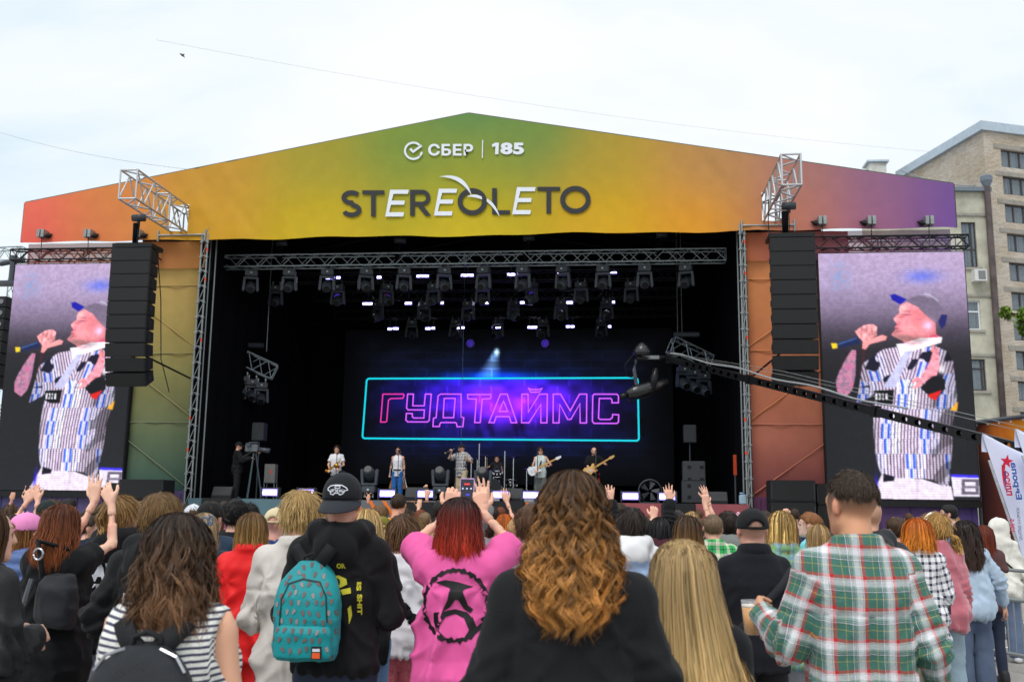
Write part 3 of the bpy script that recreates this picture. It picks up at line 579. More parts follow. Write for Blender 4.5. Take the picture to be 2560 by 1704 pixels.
# ---- video screens
def Z6(x, y):                       # measured picture coordinates -> 0..1 on the screen
    xl = 665+.0458*y; xr = 1640+.0875*y; return (x-xl)/(xr-xl), (y+281)/1656.
def paint_screen():
    nu, nv = 360, 620; u, v = np.meshgrid((np.arange(nu)+.5)/nu, (np.arange(nv)+.5)/nv, indexing='ij')
    y = v*1656-281; xl = 665+.0458*y; xr = 1640+.0875*y; x = xl+u*(xr-xl)
    img = np.zeros((nu, nv, 3))
    g = lambda c: np.array(c, float)
    ys = [-281, -60, 120, 260, 400, 560, 1400]; cs = np.array([(186, 164, 200), (172, 152, 188), (128, 112, 140), (72, 64, 80), (36, 34, 40), (27, 28, 31), (30, 32, 36)], float)
    for i in range(3): img[..., i] = np.interp(y, ys, cs[:, i])
    rs = np.random.default_rng(3); nz = vnoise(np.stack([x.ravel()*.06, y.ravel()*.06, 0*x.ravel()], 1), 4).reshape(nu, nv); nf = rs.random((nu, nv))
    def bl(c, m): 
        nonlocal img; m = m[..., None]; img = img*(1-m)+g(c)*m
    def ge(cx, cy, sx, sy, a=1): return a*np.exp(-((x-cx)/sx)**2-((y-cy)/sy)**2)
    bl((90, 110, 232), ge(1345, -112, 110, 42, .75)); bl((60, 140, 200), ge(800, -120, 70, 110, .3)*(nz > .5))
    def poly(c, P, sh=0.): 
        m = inpoly(x, y, P).astype(float); bl(c, m); return m > .5
    def shade(m, f): 
        img[m] *= f[m][:, None]
    poly((118, 104, 128), [(1240, 50), (1330, 18), (1440, 48), (1505, 140), (1440, 205), (1330, 112)])
    poly((20, 18, 165), [(1138, 14), (1168, 8), (1248, 46), (1206, 80), (1150, 48)]); poly((28, 30, 100), [(1478, 150), (1516, 155), (1506, 222), (1480, 252), (1458, 200)])
    bl((200, 205, 215), np.exp(-((np.hypot(x-1330, y-170)-165)/5)**2)*(y < 60)*(x > 1360)*.7)
    f = poly((246, 140, 150), [(1205, 85), (1250, 66), (1320, 98), (1390, 168), (1440, 208), (1446, 290), (1420, 332), (1250, 352), (1225, 330), (1160, 296), (1148, 285), (1165, 265), (1176, 250), (1170, 236), (1186, 215), (1164, 186), (1162, 175), (1200, 140), (1198, 110)])
    shade(f, 1.08-.35*np.clip((x-1250)/300, 0, 1)+.1*np.clip((130-y)/100, 0, 1)); bl((150, 112, 112), f*ge(1225, 305, 95, 26, .85)); bl((255, 205, 205), f*ge(1215, 120, 28, 30, .6))
    bl((90, 50, 70), f*ge(1243, 150, 30, 6, .8)); bl((130, 80, 90), f*ge(1255, 128, 40, 6, .6)); bl((120, 40, 60), f*ge(1180, 243, 22, 6, .8)); bl((190, 90, 110), f*ge(1200, 205, 14, 12, .5))
    bl((255, 196, 190), f*ge(1175, 182, 14, 12, .7)); bl((160, 70, 84), f*ge(1188, 222, 16, 5, .6)); bl((214, 110, 120), f*ge(1330, 180, 60, 60, .4)); bl((150, 96, 96), f*ge(1290, 320, 90, 18, .6)); bl((170, 110, 108), f*ge(1172, 278, 18, 12, .7)); bl((250, 170, 170), f*ge(1290, 240, 40, 30, .5)); bl((196, 96, 108), f*ge(1225, 162, 34, 4, .6))
    f = poly((222, 84, 116), [(1250, 350), (1440, 282), (1482, 306), (1330, 372)]); bl((255, 176, 196), ge(1386, 226, 40, 42, 1)); bl((236, 205, 252), ge(1392, 224, 20, 22, 1))
    f = poly((196, 138, 160), [(885, 385), (915, 390), (912, 560), (905, 600), (890, 660), (850, 706), (790, 670), (779, 600), (800, 540), (840, 460)]); bl((120, 90, 130), f*(nz > .55)*.6); bl((220, 96, 164), f*(nz < .33)*.45)
    poly((60, 30, 40), [(950, 375), (985, 380), (975, 470), (955, 560), (940, 560), (955, 450)])
    body = [(1095, 385), (1190, 368), (1240, 400), (1440, 363), (1522, 400), (1562, 470), (1572, 560), (1592, 700), (1580, 800), (1560, 900), (1566, 1010), (1560, 1130), (1545, 1287), (1500, 1280), (1440, 1246), (1360, 1236), (1200, 1236), (1090, 1210), (1060, 1130), (1040, 1000), (1033, 800), (1040, 745), (1040, 690), (920, 752), (934, 660), (960, 480)]
    mb_ = inpoly(x, y, body)
    tilt = np.where(y < 640, (x-1250)*.28*np.sin((640-y)/180), 0); yy = y+tilt; row = np.floor(yy/98).astype(int); sh = (row*67) % 170
    xs = x+sh+9*np.sin(y*.008)+np.where(y < 640, (y-640)*.5*np.sign(x-1250)*.6, 0); cell = np.floor(xs/66).astype(int); kind = (cell*5+row*3) % 4
    ph = (xs % 22)/22; ph2 = (xs % 44)/44
    pat = np.zeros((nu, nv, 3)); pat[:] = (232, 228, 250)
    k0 = (kind == 0) | (kind == 3); pat[k0 & (ph < .40)] = (84, 60, 84); pat[k0 & (ph >= .40)] = (216, 204, 226)
    k1 = kind == 1; pat[k1 & (ph2 < .26)] = (44, 64, 196); pat[k1 & (ph2 > .26) & (ph2 < .45)] = (96, 150, 226); pat[k1 & (ph2 > .7) & (ph2 < .8)] = (150, 130, 190)
    k2 = kind == 2; pat[k2 & (ph2 < .2)] = (70, 60, 120); pat[k2 & (ph2 > .5) & (ph2 < .64)] = (120, 96, 130)
    dk = vnoise(np.stack([x.ravel()*.018+y.ravel()*.008, y.ravel()*.012, 0*x.ravel()], 1), 9).reshape(nu, nv)
    pat[(y < 640) & (dk > .66)] = (18, 18, 40); pat = pat*(.62+.5*np.clip(1.15-np.abs(x-1240)/420, 0, 1))[..., None]*(1-.35*(dk > .6)[..., None]*(x > 1430)[..., None])
    img[mb_] = np.clip(pat[mb_], 0, 255)
    poly((250, 246, 255), [(1182, 350), (1230, 345), (1340, 310), (1487, 304), (1480, 342), (1300, 396), (1220, 470), (1200, 400)])
    poly((196, 196, 236), [(1240, 400), (1290, 395), (1180, 640), (1100, 640)])
    poly((12, 12, 18), [(1345, 640), (1450, 560), (1512, 590), (1512, 650), (1470, 702), (1400, 690)]); poly((214, 30, 26), [(1392, 690), (1492, 658), (1452, 726), (1420, 716)]); bl((245, 240, 245), ge(1485, 520, 24, 30, .9))
    f = poly((250, 150, 165), [(1430, 385), (1466, 374), (1470, 500), (1455, 560), (1420, 572), (1330, 642), (1304, 636), (1350, 570), (1380, 520), (1410, 460)]); shade(f, .85+.3*(nz))
    poly((240, 170, 40), [(1545, 790), (1600, 730), (1592, 800)])
    f = poly((248, 162, 166), [(905, 262), (960, 222), (1020, 211), (1052, 230), (1054, 290), (1012, 312), (960, 332), (930, 300)]); shade(f, .8+.35*nz)
    for a in (950, 985, 1020): bl((190, 100, 110), f*ge(a, 250, 4, 34, .7))
    poly((250, 158, 160), [(958, 330), (1060, 296), (1092, 286), (1122, 298), (1112, 322), (1005, 350), (978, 386), (955, 380)])
    poly((22, 34, 78), [(786, 342), (925, 298), (945, 345), (790, 380)]); bl((70, 120, 190), inpoly(x, y, [(790, 345), (920, 303), (922, 312), (790, 356)])*.7); poly((244, 206, 34), [(746, 342), (786, 341), (791, 376), (755, 379)])
    poly((8, 8, 12), [(1035, 662), (1172, 656), (1166, 752), (1090, 752), (1035, 726)])
    for a in (1046, 1066, 1090, 1114):
        poly((246, 246, 255), [(a, 684), (a+14, 680), (a+16, 724), (a+2, 722)])
    bl((8, 8, 12), ge(1072, 702, 5, 10, 1)); bl((8, 8, 12), ge(1097, 702, 5, 10, 1))
    f = poly((236, 222, 240), [(1095, 1212), (1200, 1236), (1360, 1238), (1500, 1280), (1562, 1286), (1582, 1378), (1018, 1372)]); bl((196, 176, 200), f*ge(1335, 1310, 10, 70, .7)); bl((40, 30, 230), ge(1058, 1290, 12, 70, .9)*(x < 1080))
    poly((12, 14, 30), [(1105, 1208), (1180, 1226), (1180, 1254), (1105, 1262)])
    poly((60, 50, 240), [(1560, 1208), (1750, 1214), (1750, 1232), (1560, 1226)]); poly((236, 226, 244), [(1562, 1226), (1752, 1232), (1755, 1352), (1580, 1352)])
    rr = np.maximum(np.abs(x-1690)/58, np.abs(y-1288)/50); bl((86, 78, 96), ((rr > .62) & (rr < 1)).astype(float)*.9); bl((120, 112, 130), (np.abs(y-1290) < 8)*(np.abs(x-1690) < 56)*1.)
    for P_ in ([(1345, 600), (1298, 642), (1310, 652), (1365, 622)], [(1330, 566), (1284, 600), (1293, 612), (1350, 590)], [(1410, 400), (1424, 352), (1438, 354), (1432, 410)]): poly((246, 150, 160), P_)
    bl((120, 70, 76), ge(1215, 168, 16, 5, .5)); bl((96, 66, 70), ge(1195, 262, 26, 8, .6)); bl((110, 84, 88), ge(1330, 322, 60, 14, .5)); bl((255, 214, 206), ge(1230, 100, 22, 18, .5)); bl((200, 84, 100), ge(1300, 345, 60, 12, .4))
    img = img*(.93+.14*nz)[..., None]; img = (img[0::2, 0::2]+img[1::2, 0::2]+img[0::2, 1::2]+img[1::2, 1::2])/4; nu, nv = nu//2, nv//2
    img = .6*img+.1*(np.roll(img, 1, 0)+np.roll(img, -1, 0)+np.roll(img, 1, 1)+np.roll(img, -1, 1)); img *= (1+.06*np.sin(np.arange(nv)*2*math.pi/3.0))[None, :, None]*(.97+.06*rs.random((nu, nv)))[..., None]
    return np.clip(img, 0, 255)
SIMG = paint_screen()
def grid_mesh(img, w_, h_, mat):      # a flat panel of coloured LED cells
    nu, nv = img.shape[:2]; X = np.linspace(0, w_, nu); Zs = np.linspace(h_, 0, nv); gx, gz = np.meshgrid(X, Zs, indexing='ij')
    idx = np.arange(nu*nv).reshape(nu, nv); Q = np.stack([idx[:-1, :-1], idx[:-1, 1:], idx[1:, 1:], idx[1:, :-1]], -1).reshape(-1, 4)
    return mesh_np(np.stack([gx.ravel(), 0*gx.ravel(), gz.ravel()], 1), Q, mat, False, lin(img.reshape(-1, 3)))
sm = grid_mesh(SIMG, 4.3, 7.43, VC('led_pixels', emit=1.0, rough=.6, spec=.1))
for s, nm in ((-1, 'left'), (1, 'right')):
    x0 = -15.23 if s < 0 else 10.93
    t = thing('video_screen', 'tall LED video screen at the %s showing a man singing in a striped shirt' % nm, 'screen', (x0, .2, 2.2), 0, 'video screens beside the stage')
    MB().bx(-.03, 4.33, .02, .3, -.03, 7.46).build('housing', black, t)
    link('picture', sm, t, (0, 0, 0))
    MB().bx(-.05, 4.35, .0, .25, -.22, -.035).build('base_beam', dsteel, t)
# ---- LED wall with the neon sign
def build_ledwall():
    Y = 12.0; w0, w1 = at(860, 1000, Y)[0], at(1680, 1000, Y)[0]; z0, z1 = 2.9, at(1250, 825, Y)[2]
    nu, nv = 200, 110; u, v = np.meshgrid(np.linspace(0, 1, nu), np.linspace(0, 1, nv), indexing='ij')
    xa, za = at(880, 860, Y), at(1640, 1120, Y)
    X = w0+u*(w1-w0); Zz = z1+(z0-z1)*v; x = (X-xa[0])/(za[0]-xa[0])*2356; y = (Zz-xa[2])/(za[2]-xa[2])*806
    img = np.zeros((nu, nv, 3)); img[:] = (7, 9, 17); ge = lambda cx, cy, sx, sy, c: np.exp(-((x-cx)/sx)**2-((y-cy)/sy)**2)[..., None]*np.array(c, float)
    ins = (x > 125) & (x < 2228) & (y > 278) & (y < 745)
    fall = np.clip((y-250)/60, 0, 1)
    img += ge(1180, 430, 660, 210, (34, 10, 230))*(.08+.92*ins[..., None])+ge(1250, 470, 480, 150, (124, 20, 120))*ins[..., None]+ge(1130, 255, 420, 34, (0, 46, 160))+ge(1200, 760, 900, 120, (4, 10, 44))+ge(1180, 300, 900, 260, (2, 8, 26))
    cw = 15+np.clip(y-45, 0, 999)*.36; cone = np.clip(1.15-np.abs(x-(1148-(y-45)*.32))/cw, 0, 1)**.7*(y > 40); img += (cone*np.clip(1.2-(y-40)/270, .0, 1)*.85)[..., None]*np.array((110, 150, 190)); img += ge(1148, 66, 16, 28, (190, 220, 235))
    bx_ = (x+np.where(np.floor(y/66) % 2 == 0, 0, 85)) % 170; ln = (bx_ < 7) | ((y % 66) < 5); img *= np.where(ln & (y > -10), 1.35, 1.)[..., None]
    nz = vnoise(np.stack([x.ravel()*.012, y.ravel()*.02, 0*x.ravel()], 1), 2).reshape(nu, nv); img *= (.7+.6*nz)[..., None]
    for sx in (1000, 1100, 1290, 1340): img *= (1-.45*np.exp(-((x-sx-(y-620)*.25)/22)**2)*(y > 620)*(y < 730))[..., None]
    ed = np.clip(np.minimum(np.minimum(u, 1-u)/.14, np.minimum(v, 1-v)/.2), 0, 1); img *= (.12+.88*ed*ed*(3-2*ed))[..., None]
    t = thing('led_wall', 'dark blue LED wall with glowing neon lettering behind the band', 'screen', (w0, Y, z0))
    link('picture', grid_mesh(np.clip(img, 0, 255), w1-w0, z1-z0, VC('led_pixels')), t, (0, 0, 0))
    MB().bx(-.05, w1-w0+.05, .03, .3, -.05, z1-z0+.05).build('housing', black, t)
    cy = EM('neon_cyan', (10, 196, 214), 1.1); mg = EM('neon_magenta', (196, 84, 240), 1.25); rd = EM('neon_red', (226, 50, 170), 1.05)
    def flat(name, V2, F, mat, off): link(name, mesh_np(np.array([((xa[0]+q[0]/2356*(za[0]-xa[0]))-w0, -off, xa[2]+q[1]/806*(za[2]-xa[2])-z0) for q in V2]), F, mat, False), t)
    c = [(130, 275), (2225, 272), (2230, 750), (112, 742)]; R_ = 24; line = []
    for i in range(4):
        p, a, b = np.array(c[i]), np.array(c[i-1]), np.array(c[(i+1) % 4]); da = (a-p)/np.linalg.norm(a-p); db = (b-p)/np.linalg.norm(b-p)
        for k in range(7): tt = k/6; line.append(tuple((1-tt)**2*(p+da*R_)+2*tt*(1-tt)*p+tt*tt*(p+db*R_)))
    V2, F = strip2d(line, 13, True); flat('neon_border', V2, F, cy, .02)
    G = {'Г': [[(265, 397), (425, 397), (430, 410), (420, 430), (325, 432), (308, 445), (300, 608), (290, 615), (252, 615), (262, 402)]],
         'У': [[(458, 397), (503, 397), (500, 488), (590, 488), (597, 397), (643, 397), (632, 600), (620, 613), (465, 613), (450, 600), (452, 548), (498, 548), (500, 575), (512, 583), (590, 583), (592, 520), (465, 520), (452, 505)]],
         'Д': [[(715, 397), (875, 397), (880, 575), (900, 580), (895, 648), (850, 650), (845, 625), (835, 617), (725, 617), (715, 630), (713, 648), (662, 648), (665, 585), (685, 580), (697, 410)], [(745, 430), (830, 430), (822, 580), (740, 580)]],
         'Т': [[(925, 400), (1105, 400), (1108, 420), (1100, 433), (1040, 435), (1028, 617), (985, 617), (995, 435), (930, 433)]],
         'А': [[(1180, 397), (1232, 397), (1308, 617), (1265, 617), (1250, 570), (1150, 570), (1135, 617), (1095, 617)], [(1205, 450), (1238, 530), (1172, 530)]],
         'Й': [[(1345, 397), (1392, 397), (1396, 535), (1480, 397), (1540, 397), (1538, 617), (1492, 617), (1491, 475), (1402, 617), (1345, 617)], [(1395, 352), (1420, 362), (1470, 362), (1500, 352), (1480, 380), (1415, 382)]],
         'М': [[(1585, 397), (1640, 397), (1715, 525), (1785, 397), (1840, 397), (1838, 617), (1790, 617), (1788, 470), (1720, 590), (1695, 590), (1635, 475), (1630, 617), (1585, 617)]],
         'С': [[(1895, 397), (2065, 397), (2080, 410), (2078, 463), (2030, 463), (2030, 440), (2020, 430), (1935, 430), (1928, 580), (1940, 590), (2015, 590), (2032, 575), (2035, 552), (2080, 555), (2078, 610), (2065, 620), (1895, 620), (1882, 605), (1885, 410)]]}
    for i, (k, rings) in enumerate(G.items()):
        Vs = []; Fs = []
        for ring in rings:
            V2, F = strip2d(ring, 9, True); Fs += [tuple(a+len(Vs) for a in f) for f in F]; Vs += list(V2)
        flat('neon_letter', Vs, Fs, rd if i == 0 else mg, .03)
build_ledwall()
# ================================================================== stage equipment
def hoist(q, label, drop=.5, name='chain_motor'):
    t = thing(name, label, 'hoist', tuple(q)); MB().tube((-.19, 0, 0), (.19, 0, 0), .11, n=10).build('motor', M('motor_black', (54, 60, 66), rough=.4, var=.2), t, True)
    MB().tube((0, 0, -.08), (0, 0, -.2), .05, n=8).tube((0, 0, -.2), (.0, 0, -drop), .012, n=5).build('chain', dsteel, t)
    MB().tube((-.1, .08, -.15), (-.1, .08, -.75), .1, .085, n=10).build('chain_bag', drape, t, True)
    return t
def line_array(s):
    side = 'left' if s < 0 else 'right'; zt, zb, n = 9.35, 5.25, 10
    t = thing('line_array', 'tall black line array loudspeaker hanging in front of the %s screen' % side, 'loudspeaker', (s*9.62, -2.5, 0), 0, 'hanging loudspeaker columns')
    MB().bx(-.62, .62, -.35, .4, zt-.02, zt+.1).build('rigging_frame', dsteel, t)
    hgt = .405; y = 0.; z = zt-.04; ang = 0
    for k in range(n):
        da = (0, 0, 0, .5, .8, 1, 1.5, 3, 5, 7)[k]; ang += math.radians(da); R_ = Matrix.Rotation(ang, 3, 'X')
        c = Vector((0, y, z))+R_ @ Vector((0, 0, -hgt/2))
        mb = MB(); P = []
        f, b = -.36, .36; hf, hb = hgt*.492, hgt*.40
        for (yy, hh, ww) in ((f, hf, .62), (b, hb, .52)): P += [R_ @ Vector((-ww, yy, -hh)), R_ @ Vector((ww, yy, -hh)), R_ @ Vector((ww, yy, hh)), R_ @ Vector((-ww, yy, hh))]
        mb.add([p+c for p in P], [(0, 1, 2, 3), (7, 6, 5, 4), (0, 4, 5, 1), (1, 5, 6, 2), (2, 6, 7, 3), (3, 7, 4, 0)]); cb = mb.build('cabinet', cab, t, bevel=.008)
        mb = MB(); P = [R_ @ Vector((xx, -.368, zz))+c for xx, zz in ((-.585, -hf*.9), (.585, -hf*.9), (.585, hf*.9), (-.585, hf*.9))]; P += [p+R_ @ Vector((0, .012, 0)) for p in P]
        mb.add(P, [(0, 1, 2, 3), (0, 4, 5, 1), (1, 5, 6, 2), (2, 6, 7, 3), (3, 7, 4, 0)]).build('front_grille', grillm, cb)
        for sx in (-1, 1):
            MB().box(c+R_ @ Vector((sx*.6, -.08, 0)), (.012, .07, .16), R_).build('side_plate', M('steel_plate', (58, 62, 66), rough=.4, metal=.5), cb)
        st_ = R_ @ Vector((0, 0, -hgt)); y += st_.y; z += st_.z
    hoist((s*9.6, -2.6, 10.3), 'black chain motor above the %s hanging loudspeaker column' % side, .9)
    o = MB().path([(s*9.15, -2.2, 9.5), (s*9.2, -1.6, 8), (s*9.2, -1.3, 6.2), (s*9.0, -1, 5.2)] if s < 0 else [(s*9.1, -2.3, 10.6), (s*9.08, -2.2, 9.9), (s*9.1, -2.2, 9.4)], .016, 5).build('signal_cable', black); tag(o, 'thin black cable hanging beside the %s loudspeaker column' % side, 'cable')
    o = MB().path([(s*9.3, -2.1, 6.15), (s*8.75, -.1, 5.75)], .03, 6).build('tie_bar', dsteel); tag(o, 'dark bar tying the %s loudspeaker column to the scaffold' % side, 'bar')
line_array(-1); line_array(1)
# ---- subwoofers on the ground beside the stage, front fills on the deck edge
def subs(px0, px1, py0, label, Y, n=3, hh=.62):
    a, b = at(px0, py0, Y), at(px1, py0, Y); wd = b[0]-a[0]; z = a[2]
    for k in range(n):
        z1 = z-k*(hh+.01); t = thing('subwoofer', label % ('top', 'second', 'third', 'fourth')[k], 'loudspeaker', (a[0]+wd/2, Y, z1-hh), 0, 'subwoofers stacked beside the stage')
        MB().box((0, .4, hh/2), (wd, .8, hh)).build('cabinet', cab, t, bevel=.015); MB().box((0, -.01, hh/2), (wd*.9, .02, hh*.84)).build('grille', grillm, t)
        for sx in (-1, 1): MB().box((sx*wd*.47, -.004, hh/2), (.03, .012, hh*.7)).build('handle', M('steel_plate', (58, 62, 66)), t)
    if z-n*(hh+.01) > .05:
        o = MB().box((a[0]+wd/2, Y+.42, (z-n*(hh+.01))/2), (wd*.98, .74, z-n*(hh+.01))).build('subwoofer_riser', black); tag(o, 'black riser box under the ' + label.split(' ', 1)[1].replace('%s ', ''), 'box')
subs(1925, 2038, 1199, '%s black subwoofer of the stack right of the stage', -.9, 3)
subs(2042, 2085, 1208, '%s narrow black subwoofer behind the stack right of the stage', -.5, 3)
subs(298, 410, 1197, '%s black subwoofer of the stack left of the stage', -.9, 3)
subs(265, 296, 1206, '%s narrow black subwoofer behind the stack left of the stage', -.5, 3)
def frontfill(px, w_, h_, dp, label, Y=-.12, z=None, tilt=0.):
    q = at(px, 1250, Y); t = thing('front_fill_speaker', label, 'loudspeaker', (q[0], Y, DK+.02 if z is None else z))
    R_ = Matrix.Rotation(tilt, 3, 'X'); MB().box((0, dp/2, h_/2), (w_, dp, h_), R_).build('cabinet', cab, t, bevel=.02); MB().box((0, -.012, h_/2), (w_*.93, .02, h_*.88), R_).build('grille', grillm, t)
frontfill(540, .95, .42, .5, 'black front fill speaker on the stage edge at far left', -.55, DK-.42); frontfill(1057, 1.05, .45, .5, 'black front fill speaker before the striped skirt, left of centre', -.6, DK-.5)
frontfill(1268, 1.0, .46, .5, 'black front fill speaker before the striped skirt, right of centre', -.6, DK-.45); frontfill(1697, .98, .44, .5, 'black front fill speaker on the red skirted stage edge', -.6, DK-.45); frontfill(800, .9, .42, .5, 'black front fill speaker before the teal stage skirt', -.6, DK-.46)
def wedge(px, Y, label, sc=1., lz=None):
    q = at(px, 1240, Y); t = thing('stage_monitor', label, 'loudspeaker', (q[0], Y, DK if lz is None else lz)); w_ = .72*sc
    MB().prism([(-.28*sc, 0), (.28*sc, 0), (.28*sc, .18*sc), (-.1*sc, .42*sc), (-.28*sc, .1*sc)][::-1], -w_/2, w_/2, 'x').build('cabinet', cab, t, bevel=.012)
    MB().prism([(-.285*sc, .11*sc), (-.107*sc, .415*sc), (-.098*sc, .41*sc), (-.276*sc, .105*sc)], -w_*.46, w_*.46, 'x').build('grille', M('grille_grey', (44, 46, 50), rough=.5, var=.2, vs=60, bump=.4, bs=200), t); t.rotation_euler = (0, 0, math.pi if False else 0)
wedge(1044, .9, 'black stage monitor wedge right of the man in the white vest'); wedge(1280, .9, 'black stage monitor wedge before the drum kit'); wedge(420, .8, 'black stage monitor wedge at far left of the deck', .8); wedge(1790, .8, 'black stage monitor wedge at far right of the deck', .9); wedge(560, .7, 'low black stage monitor by the camera operator', .9)
# ---- moving heads, strobes, wash lights
mhm = M('fixture_black', (66, 72, 80), rough=.42, var=.15, vs=6); mhl = M('fixture_label', (190, 205, 205), rough=.6)
def moving_head(sc=1., lens=(16, 17, 20)):
    t = thing('moving_head', 'x', 'stage light')
    MB().box((0, 0, -.12), (.42, .3, .2)).build('base', mhm, t, bevel=.02); MB().box((0, -.155, -.11), (.06, .008, .05)).build('display', mhl, t)
    for sx in (-.13, .13): MB().tube((sx, 0, -.02), (sx, 0, .09), .02, n=6).box((sx, 0, .1), (.05, .08, .07)).build('clamp', galv, t)
    mb = MB()
    for sx in (-1, 1): mb.prism([(sx*.25, -.27), (sx*.175, -.27), (sx*.19, -.72), (sx*.24, -.76), (sx*.285, -.72)][::sx], -.07, .07, 'y')
    mb.box((0, 0, -.28), (.5, .15, .07)); mb.build('yoke', mhm, t, bevel=.008)
    R_ = Matrix.Rotation(math.radians(-62), 3, 'X') @ Matrix.Rotation(0, 3, 'Z')
    hd = MB().lathe((0, 0, -.6), [(.1, .26), (.16, .2), (.18, .05), (.175, -.1), (.15, -.24), (.125, -.3)], 14, R_).build('head', mhm, t, True)
    MB().lathe((0, 0, -.6), [(.11, -.301), (.11, -.31)], 14, R_).build('lens', M('lens_glass', lens, rough=.4, spec=.3), hd)
    MB().box((0, -.15, -.55), (.16, .02, .1), Matrix.Rotation(.5, 3, 'X')).build('cooling_fins', M('fin_grey', (64, 70, 74), rough=.5, var=.3, vs=50), hd)
    for o in t.children: o.scale = (sc,)*3; o.location = tuple(Vector(o.location)*sc)
    return t
mh0 = moving_head(); first = True
for k, (px, py) in enumerate([(629, 672), (725, 672), (819, 670), (916, 668), (1011, 666), (1111, 663), (1210, 661), (1308, 659), (1408, 656), (1508, 654), (1611, 651), (1715, 647)]):
    q = at(px, py, 2.2); o = mh0 if k == 0 else copy_tree(mh0); o.location = (q[0], 2.2, 9.93-.09); o.rotation_euler = (0, 0, (.35 if k < 6 else -.25)*(1-abs(k-5.5)/14)+rng.normal()*.12)
    tag(o, 'black moving head light, %s from the left under the grey front truss' % ORD[k], 'stage light', 'moving heads under the front truss')
rows = [(4.6, 9.86, [(690, 746), (966, 746), (1084, 743), (1206, 744), (1329, 741), (1453, 737), (1579, 736), (845, 746)]), (7.4, 9.8, [(945, 775), (1060, 772), (1171, 771), (1284, 771), (1402, 770), (1516, 768)]), (10.4, 9.65, [(1030, 803), (1139, 802), (1245, 802), (1358, 802), (1505, 808)])]
for r_, (Y, z, L) in enumerate(rows):
    for k, (px, py) in enumerate(sorted(L)):
        q = at(px, py, Y); o = copy_tree(mh0); o.location = (q[0], Y, z); o.rotation_euler = (0, 0, rng.uniform(-.8, .8))
        tag(o, 'dim black moving head, %s from the left on the %s truss behind the front one' % (ORD[k], ORD[r_]), 'stage light', 'moving heads on the rear trusses')
led_w = EM('strobe_white', (240, 232, 255), 8.); led_v = EM('strobe_violet', (140, 128, 255), 3.2)
def strobe(q, wd, label, floor=False, k=1.):
    t = thing('light_batten' if floor else 'strobe_light', label, 'stage light', tuple(q), 0, 'lit battens along the stage edge' if floor else 'lit strobes above the stage')
    h = .15 if floor else .11
    MB().bx(-wd/2-.04, wd/2+.04, 0, .16, -h*.75, h*1.0).build('housing', mhm, t)
    MB().bx(-wd/2, wd/2, -.012, -.002, -h*.28, h*.28).build('lit_tube', led_w, t)
    MB().bx(-wd/2-.02, wd/2+.02, -.006, -.001, -h*.62, h*.72).build('reflector', led_v, t) if floor else MB().bx(-wd/2-.015, wd/2+.015, -.006, -.001, -h*.45, h*.45).build('reflector', led_v, t)
    if floor:
        for sx in (-1, 1): MB().bx(sx*(wd/2+.06)-.015, sx*(wd/2+.06)+.015, -.06, .2, -h*1.1, h*1.1).build('bracket', mhm, t)
    else:
        MB().bx(-.02, .02, .05, .08, h, h+.3).build('hanger', mhm, t)
SB = [(5.2, [(826, 695, 22), (846, 694, 8), (1057, 690, 30), (1168, 688, 30), (1278, 686, 18), (1298, 686, 8), (1406, 683, 24), (1514, 681, 14), (1534, 680, 14), (948, 693, 10)]), (8.0, [(919, 759, 24), (1021, 758, 16), (1105, 757, 6), (1211, 757, 19), (1315, 756, 28), (1407, 756, 7), (1423, 756, 16), (1515, 755, 14), (1532, 755, 8)]), (11.0, [(974, 822, 8), (989, 821, 13), (1070, 821, 12), (1083, 820, 7), (1152, 819, 17), (1243, 818, 24), (1323, 818, 6), (1336, 818, 18), (1420, 816, 8), (1431, 816, 8), (1524, 816, 6)])]
for r_, (Y, L) in enumerate(SB):
    L = sorted(L)
    for k, (px, py, wd) in enumerate(L):
        q = at(px, py, Y); strobe(q, wd*(Y+31)/2487, 'glowing white violet strobe, %s from the left in the %s row over the stage' % (ORD[k], ('front', 'middle', 'back')[r_]))
for k, (px, py) in enumerate([(674, 1241), (765, 1236), (968, 1238), (1063, 1236), (1251, 1238), (1327, 1239), (1576, 1243), (1668, 1245)]):
    q = at(px, py, .35); q[2] = DK+.2; strobe(q, .43, 'lit white batten light, %s from the left along the stage edge' % ORD[k], True)
wl = EM('wash_led_violet', (96, 56, 236), 1.1); wr = EM('wash_led_red', (214, 60, 90), 1.0)
for k, (px, py, Y, on) in enumerate([(845, 746, 5.3, 1), (966, 746, 5.3, 1), (1329, 741, 5.3, 1), (1176, 858, 11.2, 1), (1363, 858, 11.2, 1), (1284, 771, 8.2, 0), (1402, 770, 8.2, 0), (1453, 738, 5.3, 0)]):
    q = at(px, py, Y); t = thing('wash_light', 'round LED wash light %s' % ['at far left with faint violet dots', 'second from the left with pink violet dots', 'right of centre with bright violet dots', 'small violet one low left above the sign', 'small violet one low right above the sign', 'unlit in the middle row, centre', 'unlit in the middle row, right', 'unlit in the front row at right'][k], 'stage light', tuple(q))
    MB().lathe((0, 0, 0), [(.2, -.02), (.21, .05), (.16, .25), (.1, .3)], 18, Matrix.Rotation(-math.pi/2, 3, 'X')).build('housing', mhm, t, True)
    for i in range(19):
        rr = 0 if i == 0 else (.07 if i < 7 else .14); a = i*math.pi/3 if i < 7 else i*math.pi/6
        MB().lathe((rr*math.cos(a), -.03, rr*math.sin(a)), [(.018, 0), (.018, .008)], 8, Matrix.Rotation(math.pi/2, 3, 'X')).build('led', (wr if (k == 1 and i % 3 == 0) or (k == 2 and i > 16) else wl) if on else M('led_off', (86, 88, 94), rough=.3), t)
# hoists over the front truss
for k, (px, py) in enumerate([(705, 608), (1000, 600), (1322, 594), (1655, 586)]):
    q = at(px, py, 2.2); hoist((q[0], 2.2, q[2]), 'dark chain motor over the front truss, %s from the left' % ORD[k], .45); 
